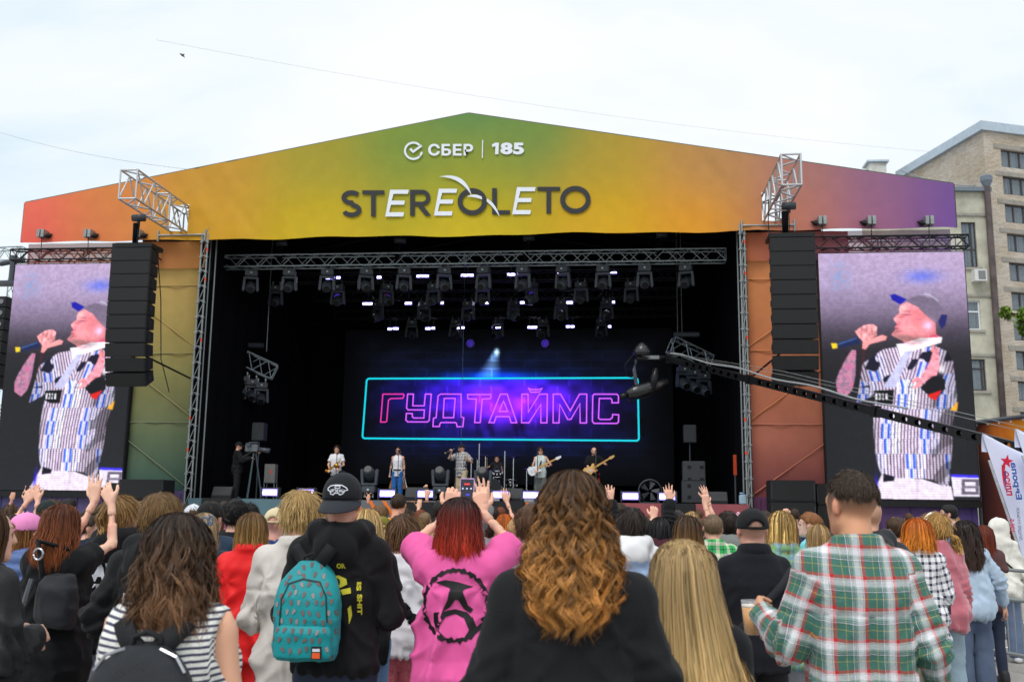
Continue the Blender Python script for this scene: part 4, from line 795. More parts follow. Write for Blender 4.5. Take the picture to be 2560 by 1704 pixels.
# side towers of flown kit
for s, px in ((-1, 632), (1, 1720)):
    side = 'left' if s < 0 else 'right'; c = at(px, 905 if s < 0 else 880, 5.0)
    t = truss('flown_truss', 'short silver edged truss hanging inside the %s of the stage' % side, c+np.array([-.6, -.1, .25]), c+np.array([.75, .3, -.35]), .5, .55, 4, dalu, .024, .016)
    for dx in (-.35, .5 if s < 0 else -.2):
        o = MB().tube(c+np.array([dx, 0, .4]), (c[0]+dx, 5.0, 12.5), .014, n=5).build('hoist_chain', galv); tag(o, 'thin steel chain hanging inside the %s of the stage, %s one of two' % (side, 'left' if dx < -.3 else 'right'), 'chain')
    o = MB().tube(c+np.array([-.5, -.1, .62]), c+np.array([.4, -.1, .62]), .09, n=8).build('hoist_bar', mhm); tag(o, 'dark motor bar over the hanging truss at the %s' % side, 'hoist')
    for k in range(3):
        q = c+np.array([-.2+.35*k, -.3, -.55-.12*k]); o = copy_tree(mh0); o.location = tuple(q); tag(o, 'dark light under the hanging truss in the %s of the stage, %s from the left' % (side, ORD[k]), 'stage light', 'lights on the hanging side trusses')
rp = at(1153, 1090, 9.0); o = MB().tube((rp[0], 9, DK), (rp[0], 9, 11.5), .012, n=5).build('drop_line', M('pale_line', (120, 150, 200), rough=.5)); tag(o, 'thin pale rope hanging down behind the singer', 'rope')
def stage_speaker(px, py, Y, w_, h_, label, pole):
    q = at(px, py, Y); t = thing('side_fill_speaker', label, 'loudspeaker', (q[0], Y, DK)); z = q[2]-DK
    MB().box((0, .2, z), (w_, .4, h_)).build('cabinet', M('cab_grey', (58, 61, 66), rough=.6, var=.15), t, bevel=.02)
    if pole: MB().tube((0, .2, 0), (0, .2, z-h_/2), .025).box((0, .2, .02), (.5, .5, .04)).build('stand', mhm, t)
    else:
        for a in (-.3, .25):
            for b in (-.25, .25): MB().box((a*w_+0.1*w_, -.005, z+b*h_), (.12, .012, .1)).build('port', black, t)
stage_speaker(644, 1078, 3., .42, .62, 'grey speaker on a pole at the left of the stage', True); stage_speaker(1725, 1083, 4., .42, .6, 'grey speaker on a pole at the right of the stage', True)
stage_speaker(1735, 1182, 2.6, .72, .78, 'upper cabinet of the dark side fill stack at stage right', False); stage_speaker(1735, 1228, 2.58, .76, .72, 'lower cabinet of the dark side fill stack at stage right', False)
q = at(677, 1195, 2.0); t = thing('amplifier_rack', 'small grey amplifier box on a metal stool at stage left', 'amplifier', (q[0], 2.0, DK))
MB().box((0, 0, .85), (.36, .3, .62)).build('cabinet', M('amp_grey', (112, 112, 110), rough=.6, var=.2, vs=14), t, bevel=.01)
for a in (-.17, .17):
    for b in (-.13, .13): rod('leg', (a, b, 0), (a, b, .54), .014, galv, t)
MB().box((0, 0, .545), (.4, .34, .02)).build('seat_board', mhm, t); MB().box((.04, -.155, .9), (.05, .012, .1)).build('red_tag', redm, t)
q = at(1625, 1232, 1.0); t = thing('stage_fan', 'round black stage fan between the two right battens', 'fan', (q[0], 1.0, DK))
MB().lathe((0, 0, .38), [(.34, -.1), (.37, -.08), (.37, .08), (.34, .1)], 24, Matrix.Rotation(math.pi/2, 3, 'X'), False).build('drum', mhm, t, True)
for k in range(5): a = k*1.257; MB().add([(.05*math.cos(a), -.02, .38+.05*math.sin(a)), (.28*math.cos(a-.3), -.06, .38+.28*math.sin(a-.3)), (.31*math.cos(a+.3), .0, .38+.31*math.sin(a+.3)), (.06*math.cos(a+.8), .02, .38+.06*math.sin(a+.8))], [(0, 1, 2, 3)]).build('blade', M('fan_grey', (70, 74, 80), rough=.4), t)
MB().bx(-.3, .3, -.2, .2, 0, .04).build('base', mhm, t)
q = at(1857, 1243, .6); t = thing('water_canister', 'pale blue plastic canister by the right scaffold column', 'canister', (q[0], .6, DK)); MB().box((0, 0, .15), (.22, .18, .3)).build('bottle', M('canister_blue', (170, 196, 214), rough=.35, var=.1), t, bevel=.03); MB().tube((.04, 0, .3), (.04, 0, .35), .03).build('cap', M('cap_blue', (60, 90, 170), rough=.4), t); MB().box((-.04, 0, .34), (.1, .03, .03)).build('handle', M('canister_blue', (170, 196, 214)), t)
q = at(1838, 1190, 2.5); t = thing('stand_light', 'narrow orange lit sign on a dark stand near the right curtain', 'light', (q[0], 2.5, DK)); rod('stand', (0, 0, 0), (0, 0, .95), .03, mhm, t); MB().bx(-.05, .05, -.04, .04, .95, 1.6).build('lamp_body', M('lamp_orange', (196, 70, 28), rough=.5), t); MB().bx(-.25, .25, -.2, .2, 0, .03).build('foot', mhm, t)
# front spot on the floor
for k, (px, lb) in enumerate(((922, 'black moving light standing on the deck beside the vest man'), (1207, 'black moving light standing on the deck left of the drums'), (1100, 'black moving light standing on the deck before the singer'))):
    q = at(px, 1240, .7); o = copy_tree(mh0); o.location = (q[0], .7, DK+.22); o.rotation_euler = (math.pi, 0, math.pi); tag(o, lb, 'stage light', 'moving lights on the deck')
# ---- drum kit
def drumkit():
    q = at(1247, 1240, 3.9); rz = DK+.22
    o = MB().box((q[0], 4.3, DK+.11), (2.6, 2.2, .22)).build('drum_riser', M('riser_white', (168, 170, 176), rough=.6, var=.15)); tag(o, 'low pale riser under the drum kit', 'platform')
    t = thing('drum_kit', 'black drum kit with chrome hardware on a low riser', 'drum kit', (q[0], 3.9, rz)); ch = M('chrome', (214, 218, 224), rough=.15, metal=.95); sh = M('drum_black', (20, 20, 23), rough=.2, spec=.6); hd = M('drum_head', (36, 36, 40), rough=.35); hw = M('drum_head_white', (200, 200, 200), rough=.5); br = M('cymbal_dark', (58, 54, 52), rough=.25, metal=.8)
    X = Matrix.Rotation(math.pi/2, 3, 'X')
    def drum(c, r, h, R_=None, head=hd):
        d = MB().lathe(c, [(r, -h/2), (r, h/2)], 20, R_).build('drum', sh, t, True)
        for sgn in (-1, 1):
            MB().lathe(c, [(r*1.03, sgn*h/2-.012), (r*1.03, sgn*h/2+.012)], 20, R_).build('hoop', ch, d, True); MB().lathe(c, [(r*.97, sgn*h/2+.013*sgn), (r*.97, sgn*h/2+.016*sgn)], 20, R_).build('head', head, d)
        for k in range(8):
            a = k*math.pi/4; p = Vector((r*1.03*math.cos(a), r*1.03*math.sin(a), 0)); p = (R_ @ p if R_ else p)+Vector(c); MB().box(p, (.03, .03, .05)).build('lug', ch, d)
    drum((-.15, -.35, .3), .28, .42, X); drum((-.02, -.3, .78), .15, .22, Matrix.Rotation(.35, 3, 'X')); drum((-.42, -.28, .72), .13, .2, Matrix.Rotation(.35, 3, 'X')); drum((.4, .15, .38), .2, .38); drum((-.5, .1, .6), .18, .14, None, hw)
    for (x, y, z, r, tl) in ((-.75, -.1, 1.25, .2, .25), (-.42, -.45, 1.35, .2, .2), (.52, -.3, 1.3, .22, -.2), (.95, 0, .92, .25, -.12), (-.85, .2, .85, .16, .05)):
        MB().lathe((x, y, z), [(.03, .035), (r*.4, .012), (r, -.012), (r, -.016), (.02, .01)], 20, Matrix.Rotation(tl, 3, 'Y')).build('cymbal', br, t, True); rod('stand', (x, y, 0), (x, y, z), .018, ch, t)
        for a in (0, 2.1, 4.2): rod('stand_leg', (x, y, .25), (x+.22*math.cos(a), y+.22*math.sin(a), 0), .01, ch, t, 6)
    for (x, y, z) in ((-.62, -.6, 1.75), (-.9, -.5, 1.1), (.25, -.55, 1.5)): rod('microphone_stand', (x, y, 0), (x, y, z), .022, M('stand_silver', (190, 194, 200), rough=.25, metal=.8), t)
    rod('tom_post', (-.15, -.3, .5), (-.15, -.25, .85), .02, ch, t); MB().lathe((-.1, .75, .45), [(.17, 0), (.18, .06), (.15, .1)], 14).tube((-.1, .75, 0), (-.1, .75, .45), .03).build('stool', sh, t)
drumkit()
# ---- camera crane over the crowd
def crane():
    P1, P2 = atd(1668, 896, 29.2), atd(2560, 1122, 17.); d = P2-P1; L = np.linalg.norm(d)*1.3; du = Vector(d/np.linalg.norm(d)); up = Vector((0, 0, 1)); sd = du.cross(up).normalized(); upn = sd.cross(du).normalized()
    t = thing('camera_crane', 'long black perforated camera crane arm reaching over the crowd to the stage', 'camera crane', tuple(P1)); blk = M('crane_black', (26, 27, 30), rough=.35, metal=.3, var=.2, vs=4)
    H, Wd = .18, .10; ncell = int(L/.36)
    def pnt(u, v, w_): return du*u+upn*v+sd*w_
    for w_ in (-Wd/2, Wd/2):                                  # side plates with round holes
        mb = MB(); n = 16
        for c in range(ncell):
            u0, u1 = c*L/ncell, (c+1)*L/ncell; uc = (u0+u1)/2; solid = (c % 13) in (11, 12) or c < 3
            if solid: mb.add([pnt(u0, -H/2, w_), pnt(u1, -H/2, w_), pnt(u1, H/2, w_), pnt(u0, H/2, w_)], [(0, 1, 2, 3)]); continue
            o = []; i_ = []
            for k in range(n):
                a = 2*math.pi*k/n; cx, sx = math.cos(a), math.sin(a); m = max(abs(cx)/((u1-u0)/2), abs(sx)/(H/2)); o.append(pnt(uc+cx/m, sx/m, w_)); i_.append(pnt(uc+.085*cx, .056*sx, w_))
            mb.add(o+i_, [(k, (k+1) % n, n+(k+1) % n, n+k) for k in range(n)])
        mb.build('side_plate', blk, t)
    for v in (-H/2, H/2): MB().add([pnt(0, v, -Wd/2), pnt(L, v, -Wd/2), pnt(L, v, Wd/2), pnt(0, v, Wd/2)], [(0, 1, 2, 3)]).build('flange', blk, t)
    for c in range(0, ncell, 13):
        u = max(.1, c*L/ncell-.36); MB().add([pnt(u+a, b*(H/2+.03), e*(Wd/2+.03)) for a in (-.06, .06) for b in (-1, 1) for e in (-1, 1)], [(0, 1, 3, 2), (4, 6, 7, 5), (0, 4, 5, 1), (2, 3, 7, 6), (0, 2, 6, 4), (1, 5, 7, 3)]).build('joint_clamp', blk, t)
    for (h0, h1, w_) in ((.22, .40, .06), (.18, .30, -.06)): MB().path([pnt(.1, h0*.8, w_), pnt(L*.35, h1, w_), pnt(L, h1*.9, w_)], .006, 5).build('stay_wire', galv, t)
    MB().path([pnt(.2, .18, .02)]+[pnt(u, .19+.03*math.sin(u*2), .03) for u in np.linspace(.8, L*.6, 24)], .022, 5).build('cable_loom', M('white_cable', (150, 154, 158), rough=.5), t)
    # remote head: bracket, gimbal arm, wrapped camera
    a = Vector(atd(1592, 895, 29.2)-P1); b = Vector(atd(1607, 975, 29.2)-P1); c = Vector(atd(1609, 975, 29.)-P1); e0 = Vector(atd(1568, 985, 28.9)-P1); e1 = Vector(atd(1668, 955, 29.3)-P1)
    MB().tube(Vector((0, 0, .0)), a, .09, n=8).build('head_mount', blk, t, True); MB().box(a*.55+Vector((0, 0, .02)), (.5, .18, .1)).build('mount_block', M('crane_grey', (120, 122, 124), rough=.4, metal=.4), t)
    mb = MB(); mb.lathe(a+Vector((.15, 0, .15)), [(.22, -.08), (.26, .04), (.2, .17), (.09, .3), (.01, .33)], 12); mb.build('rain_cover', M('black_plastic', (28, 30, 32), rough=.22, spec=.7, bump=.8, bs=12), t, True)
    MB().path([a+Vector((-.02, 0, -.05)), a+Vector((-.08, 0, -.35)), a+Vector((.02, 0, -1.0))], .055, 6).build('gimbal_arm', M('gimbal_grey', (76, 80, 86), rough=.35, metal=.4), t)
    MB().path([a+Vector((.55, 0, -.3)), a+Vector((.5, 0, -.6)), a+Vector((.45, 0, -.95))], [.07, .12, .07], 8).build('gimbal_motor', blk, t, True)
    dd = (e0-e1).normalized(); mb = MB(); mb.path([e1+Vector((0, 0, .02)), e1+(e0-e1)*.35, e1+(e0-e1)*.75, e0], [.09, .18, .2, .13], 8); mb.build('wrapped_camera', M('black_plastic', (28, 30, 32)), t, True)
    MB().tube(e0, e0+dd*.22+Vector((0, 0, -.03)), .08, .09, n=12).build('lens', blk, t, True); MB().path([e1+Vector((-.1, 0, -.12)), e1+(e0-e1)*.5+Vector((0, 0, -.24)), e0+Vector((0, 0, -.2))], .03, 6).build('lens_rod', blk, t)
    MB().path([a+Vector((-.1, -.05, .1)), a+Vector((-.35, -.05, -.2)), a+Vector((-.3, -.05, -.55)), a+Vector((-.05, -.05, -.6))], .014, 5).build('loop_cable', black, t)
    piv = du*L*.97; MB().tube((piv.x, piv.y, -P1[2]), piv, .16, .12, n=10).build('pedestal', blk, t); MB().box((piv.x, piv.y, -P1[2]+.12), (1.6, 1.6, .2)).build('dolly', blk, t); MB().box(du*L*1.0+Vector((0, 0, -.1)), (.6, .6, .7)).build('counterweight', blk, t)
crane()
# ---- TV camera at stage left
q = at(630, 1240, .9); t = thing('broadcast_camera', 'grey television camera on a tall tripod at stage left', 'camera', (q[0], .9, DK)); cg = M('tv_camera_grey', (96, 102, 106), rough=.4, var=.25, vs=18)
MB().box((-.08, 0, 1.62), (.42, .2, .24)).build('body', cg, t, bevel=.02); MB().tube((.14, 0, 1.58), (.5, 0, 1.53), .07, .085, n=12).build('lens', mhm, t, True); MB().box((-.05, 0, 1.8), (.3, .04, .04)).build('top_handle', mhm, t); MB().box((-.15, -.16, 1.72), (.14, .12, .1)).build('viewfinder', mhm, t)
for a in range(3): x, y = .3*math.cos(a*2.1+.4), .3*math.sin(a*2.1+.4); rod('tripod_leg', (x*.15, y*.15, 1.45), (x, y, .02), .028, M('tripod_grey', (70, 84, 88), rough=.4, metal=.4), t)
rod('pan_handle', (-.1, 0, 1.48), (-.42, -.08, 1.3), .014, mhm, t)
# ---- second rig at far left, crowd barriers, flags, side tent
def left_rig():
    t = truss('side_rig_truss', 'grey rig truss seen past the left screen', at(-40, 640, 4), at(62, 636, 4), .5, .5, 5, dalu, .03, .018)
    q = at(12, 745, 3.4); z = q[2]
    for k in range(8):
        o = thing('side_line_array', 'black loudspeaker cabinet of the far left column, %s from the top' % ORD[k], 'loudspeaker', (q[0]-.2, 3.4, z-k*.42), 0, 'far left loudspeaker column'); MB().box((0, 0, -.2), (1.0, .7, .39)).build('cabinet', cab, o, bevel=.015); MB().lathe((.32, -.36, -.2), [(.09, 0), (.09, .02)], 12, Matrix.Rotation(math.pi/2, 3, 'X')).build('horn', M('horn_grey', (120, 124, 130), rough=.3), o)
    o = MB().box((q[0]+.1, 3.4, z+.55), (1.3, .5, .12)).tube((q[0]+.2, 3.4, z+.6), (q[0]+.2, 3.4, z+1.6), .12).tube((q[0]-.3, 3.4, z+1.3), (q[0]+.6, 3.4, z+1.45), .1).build('rigging_beam', mhm); tag(o, 'dark rigging beam over the far left loudspeaker column', 'beam')
    for x in (-17.6, -16.4):
        o = truss('rig_tower', 'grey lattice tower left of the left screen, %s' % ('outer' if x < -17 else 'inner'), (x-.4, 4.6, 0), (x-.4, 4.6, 10.2), .4, .4, 18, dalu, .03, .016, None, 'tower', False, (0, 1, 0))
left_rig()
def barrier(p, rz, L, label, group='steel crowd barriers'):
    t = thing('crowd_barrier', label, 'barrier', p, rz, group); H = 1.1
    for z in (.2, H-.32, H): rod('rail', (-L/2, 0, z), (L/2, 0, z), .02, galv, t)
    for x in (-L/2, L/2): rod('end_post', (x, 0, .06), (x, 0, H), .02, galv, t); MB().box((x, 0, .02), (.06, .6, .04)).build('foot', galv, t)
    n = int(L/.11)
    for k in range(1, n): rod('bar', (-L/2+L*k/n, 0, .2), (-L/2+L*k/n, 0, H-.32), .008, galv, t, 6)
def gnd(px, d_): q = atd(px, 1280, d_); return (q[0], q[1], 0)
barrier(gnd(2520, 12.6), math.radians(-28), 2.4, 'grey steel crowd barrier at the right edge behind the white hoodie'); barrier(gnd(2610, 10.6), math.radians(-70), 2.2, 'nearer grey steel crowd barrier at the right frame edge')
for k in range(7):
    x = -7.2+k*2.4; barrier((x, -2.2, 0), 0, 2.35, 'steel barrier before the stage, %s from the left' % ORD[k])
barrier(gnd(1985, 17.5), .05, 2.4, 'steel barrier behind the boy in the turquoise shirt')
for s in (-1, 1): o = MB().bx(s*4.6-3.9, s*4.6+3.9, -2.42, -2.36, 1.1, 1.16).build('barrier_step_rail', M('rail_grey', (150, 160, 162), rough=.5, metal=.3)); tag(o, 'pale horizontal rail in front of the %s half of the stage' % ('left' if s < 0 else 'right'), 'rail')
# side tent wall
def tent():
    A, B = at(2441, 1060, 1.2), at(2700, 1030, -4.5); t = thing('side_pavilion', 'orange and dark red fabric wall of a side pavilion behind the white flags', 'tent')
    nx, nz = 40, 20; u, v = np.meshgrid(np.linspace(0, 1, nx), np.linspace(0, 1, nz), indexing='ij'); X = A[0]+u*(B[0]-A[0]); Y = A[1]+u*(B[1]-A[1]); zt_ = A[2]+u*(B[2]-A[2]); Zz = v*zt_
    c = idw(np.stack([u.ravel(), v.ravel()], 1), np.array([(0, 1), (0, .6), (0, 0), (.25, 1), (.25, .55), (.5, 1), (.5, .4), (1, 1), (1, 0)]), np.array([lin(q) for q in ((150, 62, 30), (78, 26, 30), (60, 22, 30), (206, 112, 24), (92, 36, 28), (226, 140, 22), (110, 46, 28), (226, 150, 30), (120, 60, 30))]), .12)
    idx = np.arange(nx*nz).reshape(nx, nz); Q = np.stack([idx[:-1, :-1], idx[1:, :-1], idx[1:, 1:], idx[:-1, 1:]], -1).reshape(-1, 4)
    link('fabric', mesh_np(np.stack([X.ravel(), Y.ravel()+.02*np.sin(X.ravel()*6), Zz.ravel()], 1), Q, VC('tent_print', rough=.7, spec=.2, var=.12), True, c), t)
    MB().path([A+np.array([0, 0, .06]), B+np.array([0, 0, .06])], .07, 6).build('top_beam', mhm, t)
    for k in range(9): q = A+(B-A)*k/8; MB().box((q[0], q[1]-.06, q[2]-.03), (.05, .05, .08)).build('tie', M('tie_white', (220, 220, 220)), t)
    for q in (A, B): MB().tube((q[0], q[1]+.1, 0), (q[0], q[1]+.1, q[2]), .07).build('post', mhm, t)
    D = A+np.array([0, 6., 0]); MB().add([(A[0], A[1]+.12, A[2]), (B[0], B[1]+.12, B[2]), (B[0], B[1]+7, B[2]), (A[0], A[1]+7, A[2])], [(0, 1, 2, 3)]).build('roof', M('tent_roof', (70, 34, 30), rough=.8), t)
tent()
def flag(px, d_, top, label, mirror_text, lean):
    b = gnd(px, d_); t = thing('feather_flag', label, 'flag', b, 0); U = d_/FPX
    ctr = [(0, .1), (.0, 1.6), (-.06, 3.0), (-.16, top-.9), (-.42, top-.25), (-.9, top-.02), (-1.3, top-.3)]
    pole = [(lean*z, 0, z) for z in np.linspace(0, top-.4, 8)]; MB().path(pole, .018, 6).build('pole', M('flag_pole', (180, 184, 190), rough=.4), t); MB().box((lean*.03, 0, .03), (.7, .7, .05)).build('base', mhm, t)
    nu, nv = 14, 50; V = np.zeros((nu, nv, 3))
    for j in range(nv):
        v = j/(nv-1); z = .55+v*(top-.55); wmax = .98; zz = (top-z)/.75
        wd = wmax*(1 if zz > 1 else math.sqrt(max(0, 1-(1-zz)**2))) ; x1 = lean*z+.02
        for i in range(nu):
            uu = i/(nu-1); zc = z-uu*wd*.0-(.28*uu*uu if v > .8 else 0)*(v-.8)*5; V[i, j] = (x1+uu*wd*(1 if px < 2600 else 1), -.02+.03*math.sin(uu*4+z*1.4)+.02*math.sin(z*3), zc)
    idx = np.arange(nu*nv).reshape(nu, nv); Q = np.stack([idx[:-1, :-1], idx[1:, :-1], idx[1:, 1:], idx[:-1, 1:]], -1).reshape(-1, 4)
    fl = link('fabric', mesh_np(V.reshape(-1, 3), Q, M('flag_white', (214, 218, 240), rough=.75, var=.05, vs=2), True), t)
    if mirror_text:
        rd_ = M('flag_red', (214, 30, 70), rough=.7); bl_ = M('flag_blue', (40, 84, 168), rough=.7); gy = M('flag_grey', (70, 74, 96), rough=.7)
        def put(name, V2, F, mat): link(name, mesh_np(np.array([atd(x, y, d_-.12)-np.array(b) for x, y in V2]), F, mat, False), t)
        def wd(s, x0, x1, y0, y1, mat, bo, sk):     # lettering seen from behind, running down the flag
            V2, F = text2d(s, 1, bo, 0, 1.0, 3); V2 = np.stack([V2[:, 1], -V2[:, 0]], 1); V2 = fit2d(V2, x0, x1, y0, y1); V2[:, 0] += (V2[:, 1]-y0)*sk; put('lettering', V2, F, mat)
        wd('Европа', 2522, 2541, 1156, 1248, bl_, .04, .16); wd('плюс', 2507, 2522, 1178, 1238, rd_, .04, .16); wd('100.5', 2524, 2535, 1296, 1328, rd_, .03, .1); wd('ЛУЧШИЕ МУЗЫКИ!', 2540, 2548, 1268, 1350, gy, .01, .1)
        s5 = [(2517+18*(1 if k % 2 == 0 else .42)*math.sin(k*math.pi/5+.15), 1153-18*(1 if k % 2 == 0 else .42)*math.cos(k*math.pi/5+.15)) for k in range(10)]; put('star', s5+[(2517, 1153)], [(k, (k+1) % 10, 10) for k in range(10)], rd_)
        for o_, m_ in ((0, rd_), (1, bl_)):
            V2, F = strip2d([(2509+5*o_-12*t_+10*t_*t_+6*t_, 1162+14*o_+t_*62) for t_ in np.linspace(0, 1, 12)], [(9-5*o_)*(1-k/11)+1 for k in range(12)]); put('swoosh', V2, F, m_)
tp_ = 1.65+(1300-1082)/2487*14.2
flag(2600, 14.2, tp_, 'leaning white feather flag with red star and mirrored lettering', True, -.26); flag(2690, 13.9, tp_+.05, 'second white feather flag cut off by the right frame edge', False, -.26)
# ================================================================== people: bodies and clothes grown as smooth solids, hair as strands
class Field:
    def __init__(s, lo, hi, h):
        s.h = h; s.lo = np.array(lo, float); n = np.ceil((np.array(hi)-s.lo)/h).astype(int)+1
        s.ax = [s.lo[i]+h*np.arange(n[i]) for i in range(3)]; s.F = np.full(n, .4, np.float32)
    def sub(s, lo, hi):
        r = []
        for i in range(3):
            a = max(0, int((lo[i]-s.lo[i])/s.h)); b = min(len(s.ax[i]), int((hi[i]-s.lo[i])/s.h)+2); r.append(slice(a, max(a, b)))
        return tuple(r), s.ax[0][r[0]][:, None, None], s.ax[1][r[1]][None, :, None], s.ax[2][r[2]][None, None, :]
    def put(s, fn, lo, hi, k, op='add'):
        m = k+2.5*s.h; sl_, X, Y, Z = s.sub(np.array(lo)-m, np.array(hi)+m); a = s.F[sl_]
        if a.size == 0: return
        d = fn(X, Y, Z).astype(np.float32)
        if op == 'cut': a[...] = np.maximum(a, -d); return
        kk = max(k, 1e-4); hh = np.maximum(kk-np.abs(a-d), 0)/kk; a[...] = np.minimum(a, d)-hh*hh*kk*.25
    def cone(s, p0, p1, r0, r1, k=.02, cap=False, op='add', sq=None):
        p0 = np.array(p0, float); p1 = np.array(p1, float); d = p1-p0; L2 = d@d+1e-12; L = math.sqrt(L2)
        def fn(X, Y, Z):
            x, y, z = X-p0[0], Y-p0[1], Z-p0[2]; t = (x*d[0]+y*d[1]+z*d[2])/L2; tc_ = np.clip(t, 0, 1)
            q = np.sqrt((x-d[0]*tc_)**2+((y-d[1]*tc_)*(1 if sq is None else sq))**2+(z-d[2]*tc_)**2)-(r0+(r1-r0)*tc_)
            if cap: q = np.maximum(q, (t-1)*L)
            return q
        R_ = max(r0, r1); s.put(fn, np.minimum(p0, p1)-R_, np.maximum(p0, p1)+R_, k, op)
    def ell(s, c, r, k=.02, R_=None, op='add'):
        c = np.array(c, float); r = np.array(r, float); m = r.min()
        def fn(X, Y, Z):
            x, y, z = X-c[0], Y-c[1], Z-c[2]
            if R_ is not None: x, y, z = (R_[0, i]*x+R_[1, i]*y+R_[2, i]*z for i in range(3)) if False else (R_[0, 0]*x+R_[1, 0]*y+R_[2, 0]*z, R_[0, 1]*x+R_[1, 1]*y+R_[2, 1]*z, R_[0, 2]*x+R_[1, 2]*y+R_[2, 2]*z)
            k0 = np.sqrt((x/r[0])**2+(y/r[1])**2+(z/r[2])**2); k1 = np.sqrt((x/r[0]**2)**2+(y/r[1]**2)**2+(z/r[2]**2)**2)+1e-6
            return k0*(k0-1)/k1
        B = r.max(); s.put(fn, c-B, c+B, k, op)
    def loft(s, sec, k=.02, p=2.3, cap=True):        # sec rows (z, half width, half depth, y centre, x centre)
        sec = np.array(sorted(sec)); z0, z1 = sec[0, 0], sec[-1, 0]; am = sec[:, 1].max(); bm_ = sec[:, 2].max()
        def fn(X, Y, Z):
            zc = np.clip(Z[0, 0], z0, z1); f = [np.interp(zc, sec[:, 0], sec[:, i])[None, None, :] for i in range(1, 5)]
            q = (np.abs((X-f[3])/f[0])**p+np.abs((Y-f[2])/f[1])**p)**(1/p); d = (q-1)*np.minimum(f[0], f[1])
            return np.maximum(d, np.maximum(Z-z1, z0-Z))
        s.put(fn, (sec[:, 4].min()-am, sec[:, 3].min()-bm_, z0), (sec[:, 4].max()+am, sec[:, 3].max()+bm_, z1), k)
    def mesh(s):
        F = s.F; F = F.copy(); 
        for a in range(3):
            ix = [slice(None)]*3; ix[a] = 0; F[tuple(ix)] = .4; ix[a] = -1; F[tuple(ix)] = .4
        S = F < 0; nx, ny, nz = F.shape
        c = np.zeros((nx-1, ny-1, nz-1), np.int8)
        for dx in (0, 1):
            for dy in (0, 1):
                for dz in (0, 1): c += S[dx:nx-1+dx, dy:ny-1+dy, dz:nz-1+dz]
        act = np.argwhere((c > 0) & (c < 8)); 
        if len(act) == 0: return np.zeros((0, 3)), np.zeros((0, 4), int)
        vid = np.full(c.shape, -1, np.int64); vid[tuple(act.T)] = np.arange(len(act)); acc = np.zeros((len(act), 3)); cnt = np.zeros(len(act))
        E = [((x, y, z), a) for a in range(3) for x in (0, 1) for y in (0, 1) for z in (0, 1) if (x, y, z)[a] == 0]
        for (o, a) in E:
            o = np.array(o); i0 = act+o; i1 = i0.copy(); i1[:, a] += 1
            f0 = F[tuple(i0.T)]; f1 = F[tuple(i1.T)]; m = (f0 < 0) != (f1 < 0); t = f0[m]/(f0[m]-f1[m]+1e-12)
            p = np.repeat(o[None].astype(float), m.sum(), 0); p[:, a] += t; acc[m] += p; cnt[m] += 1
        V = s.lo+(act+acc/cnt[:, None])*s.h; Qs = []
        for a in range(3):
            b, cc = (a+1) % 3, (a+2) % 3; sl0 = [slice(1, -1)]*3; sl1 = [slice(1, -1)]*3; sl0[a] = slice(0, -1); sl1[a] = slice(1, None)
            A, B = S[tuple(sl0)], S[tuple(sl1)]; e = np.argwhere(A != B); 
            if len(e) == 0: continue
            flip = A[tuple(e.T)]; off = np.ones(3, int); off[a] = 0; e = e+off; q = []
            for (db, dc) in ((-1, -1), (0, -1), (0, 0), (-1, 0)): z = e.copy(); z[:, b] += db; z[:, cc] += dc; q.append(vid[tuple(z.T)])
            q = np.stack(q, 1); q[~flip] = q[~flip][:, ::-1]; Qs.append(q)
        return V, np.concatenate(Qs)
def vnormals(V, Q):
    n = np.cross(V[Q[:, 2]]-V[Q[:, 0]], V[Q[:, 3]]-V[Q[:, 1]]); N_ = np.zeros_like(V)
    for i in range(4): np.add.at(N_, Q[:, i], n)
    return N_/(np.linalg.norm(N_, axis=1)[:, None]+1e-12)
def rotz(a): c, s = math.cos(a), math.sin(a); return np.array([[c, -s, 0], [s, c, 0], [0, 0, 1]])
def rotx(a): c, s = math.cos(a), math.sin(a); return np.array([[1, 0, 0], [0, c, -s], [0, s, c]])
def nrm(v): v = np.array(v, float); return v/np.linalg.norm(v)
SKIN = VC('skin', rough=.52, spec=.35, bump=.12, bs=160); HAIR = VC('hair', rough=.50, spec=.26)
def _hairtex(t=HAIR.node_tree):              # fine streaks that run with the hair
    b = t.nodes['Principled BSDF']; a = nn('ShaderNodeAttribute', t, attribute_name='pat'); no = nn('ShaderNodeTexNoise', t); no.inputs['Scale'].default_value = 1; no.inputs['Detail'].default_value = 4; no.inputs['Roughness'].default_value = .7; t.links.new(a.outputs['Vector'], no.inputs['Vector'])
    mr = nn('ShaderNodeMapRange', t); mr.inputs[1].default_value = .3; mr.inputs[2].default_value = .7; mr.inputs[3].default_value = .45; mr.inputs[4].default_value = 1.55; t.links.new(no.outputs[0], mr.inputs[0])
    vm = nn('ShaderNodeVectorMath', t, operation='SCALE'); src = b.inputs['Base Color'].links[0].from_socket; t.links.new(src, vm.inputs[0]); t.links.new(mr.outputs[0], vm.inputs['Scale']); t.links.new(vm.outputs[0], b.inputs['Base Color'])
    bp = nn('ShaderNodeBump', t); bp.inputs['Strength'].default_value = .7; bp.inputs['Distance'].default_value = .006; t.links.new(no.outputs[0], bp.inputs['Height']); t.links.new(bp.outputs[0], b.inputs['Normal'])
_hairtex()
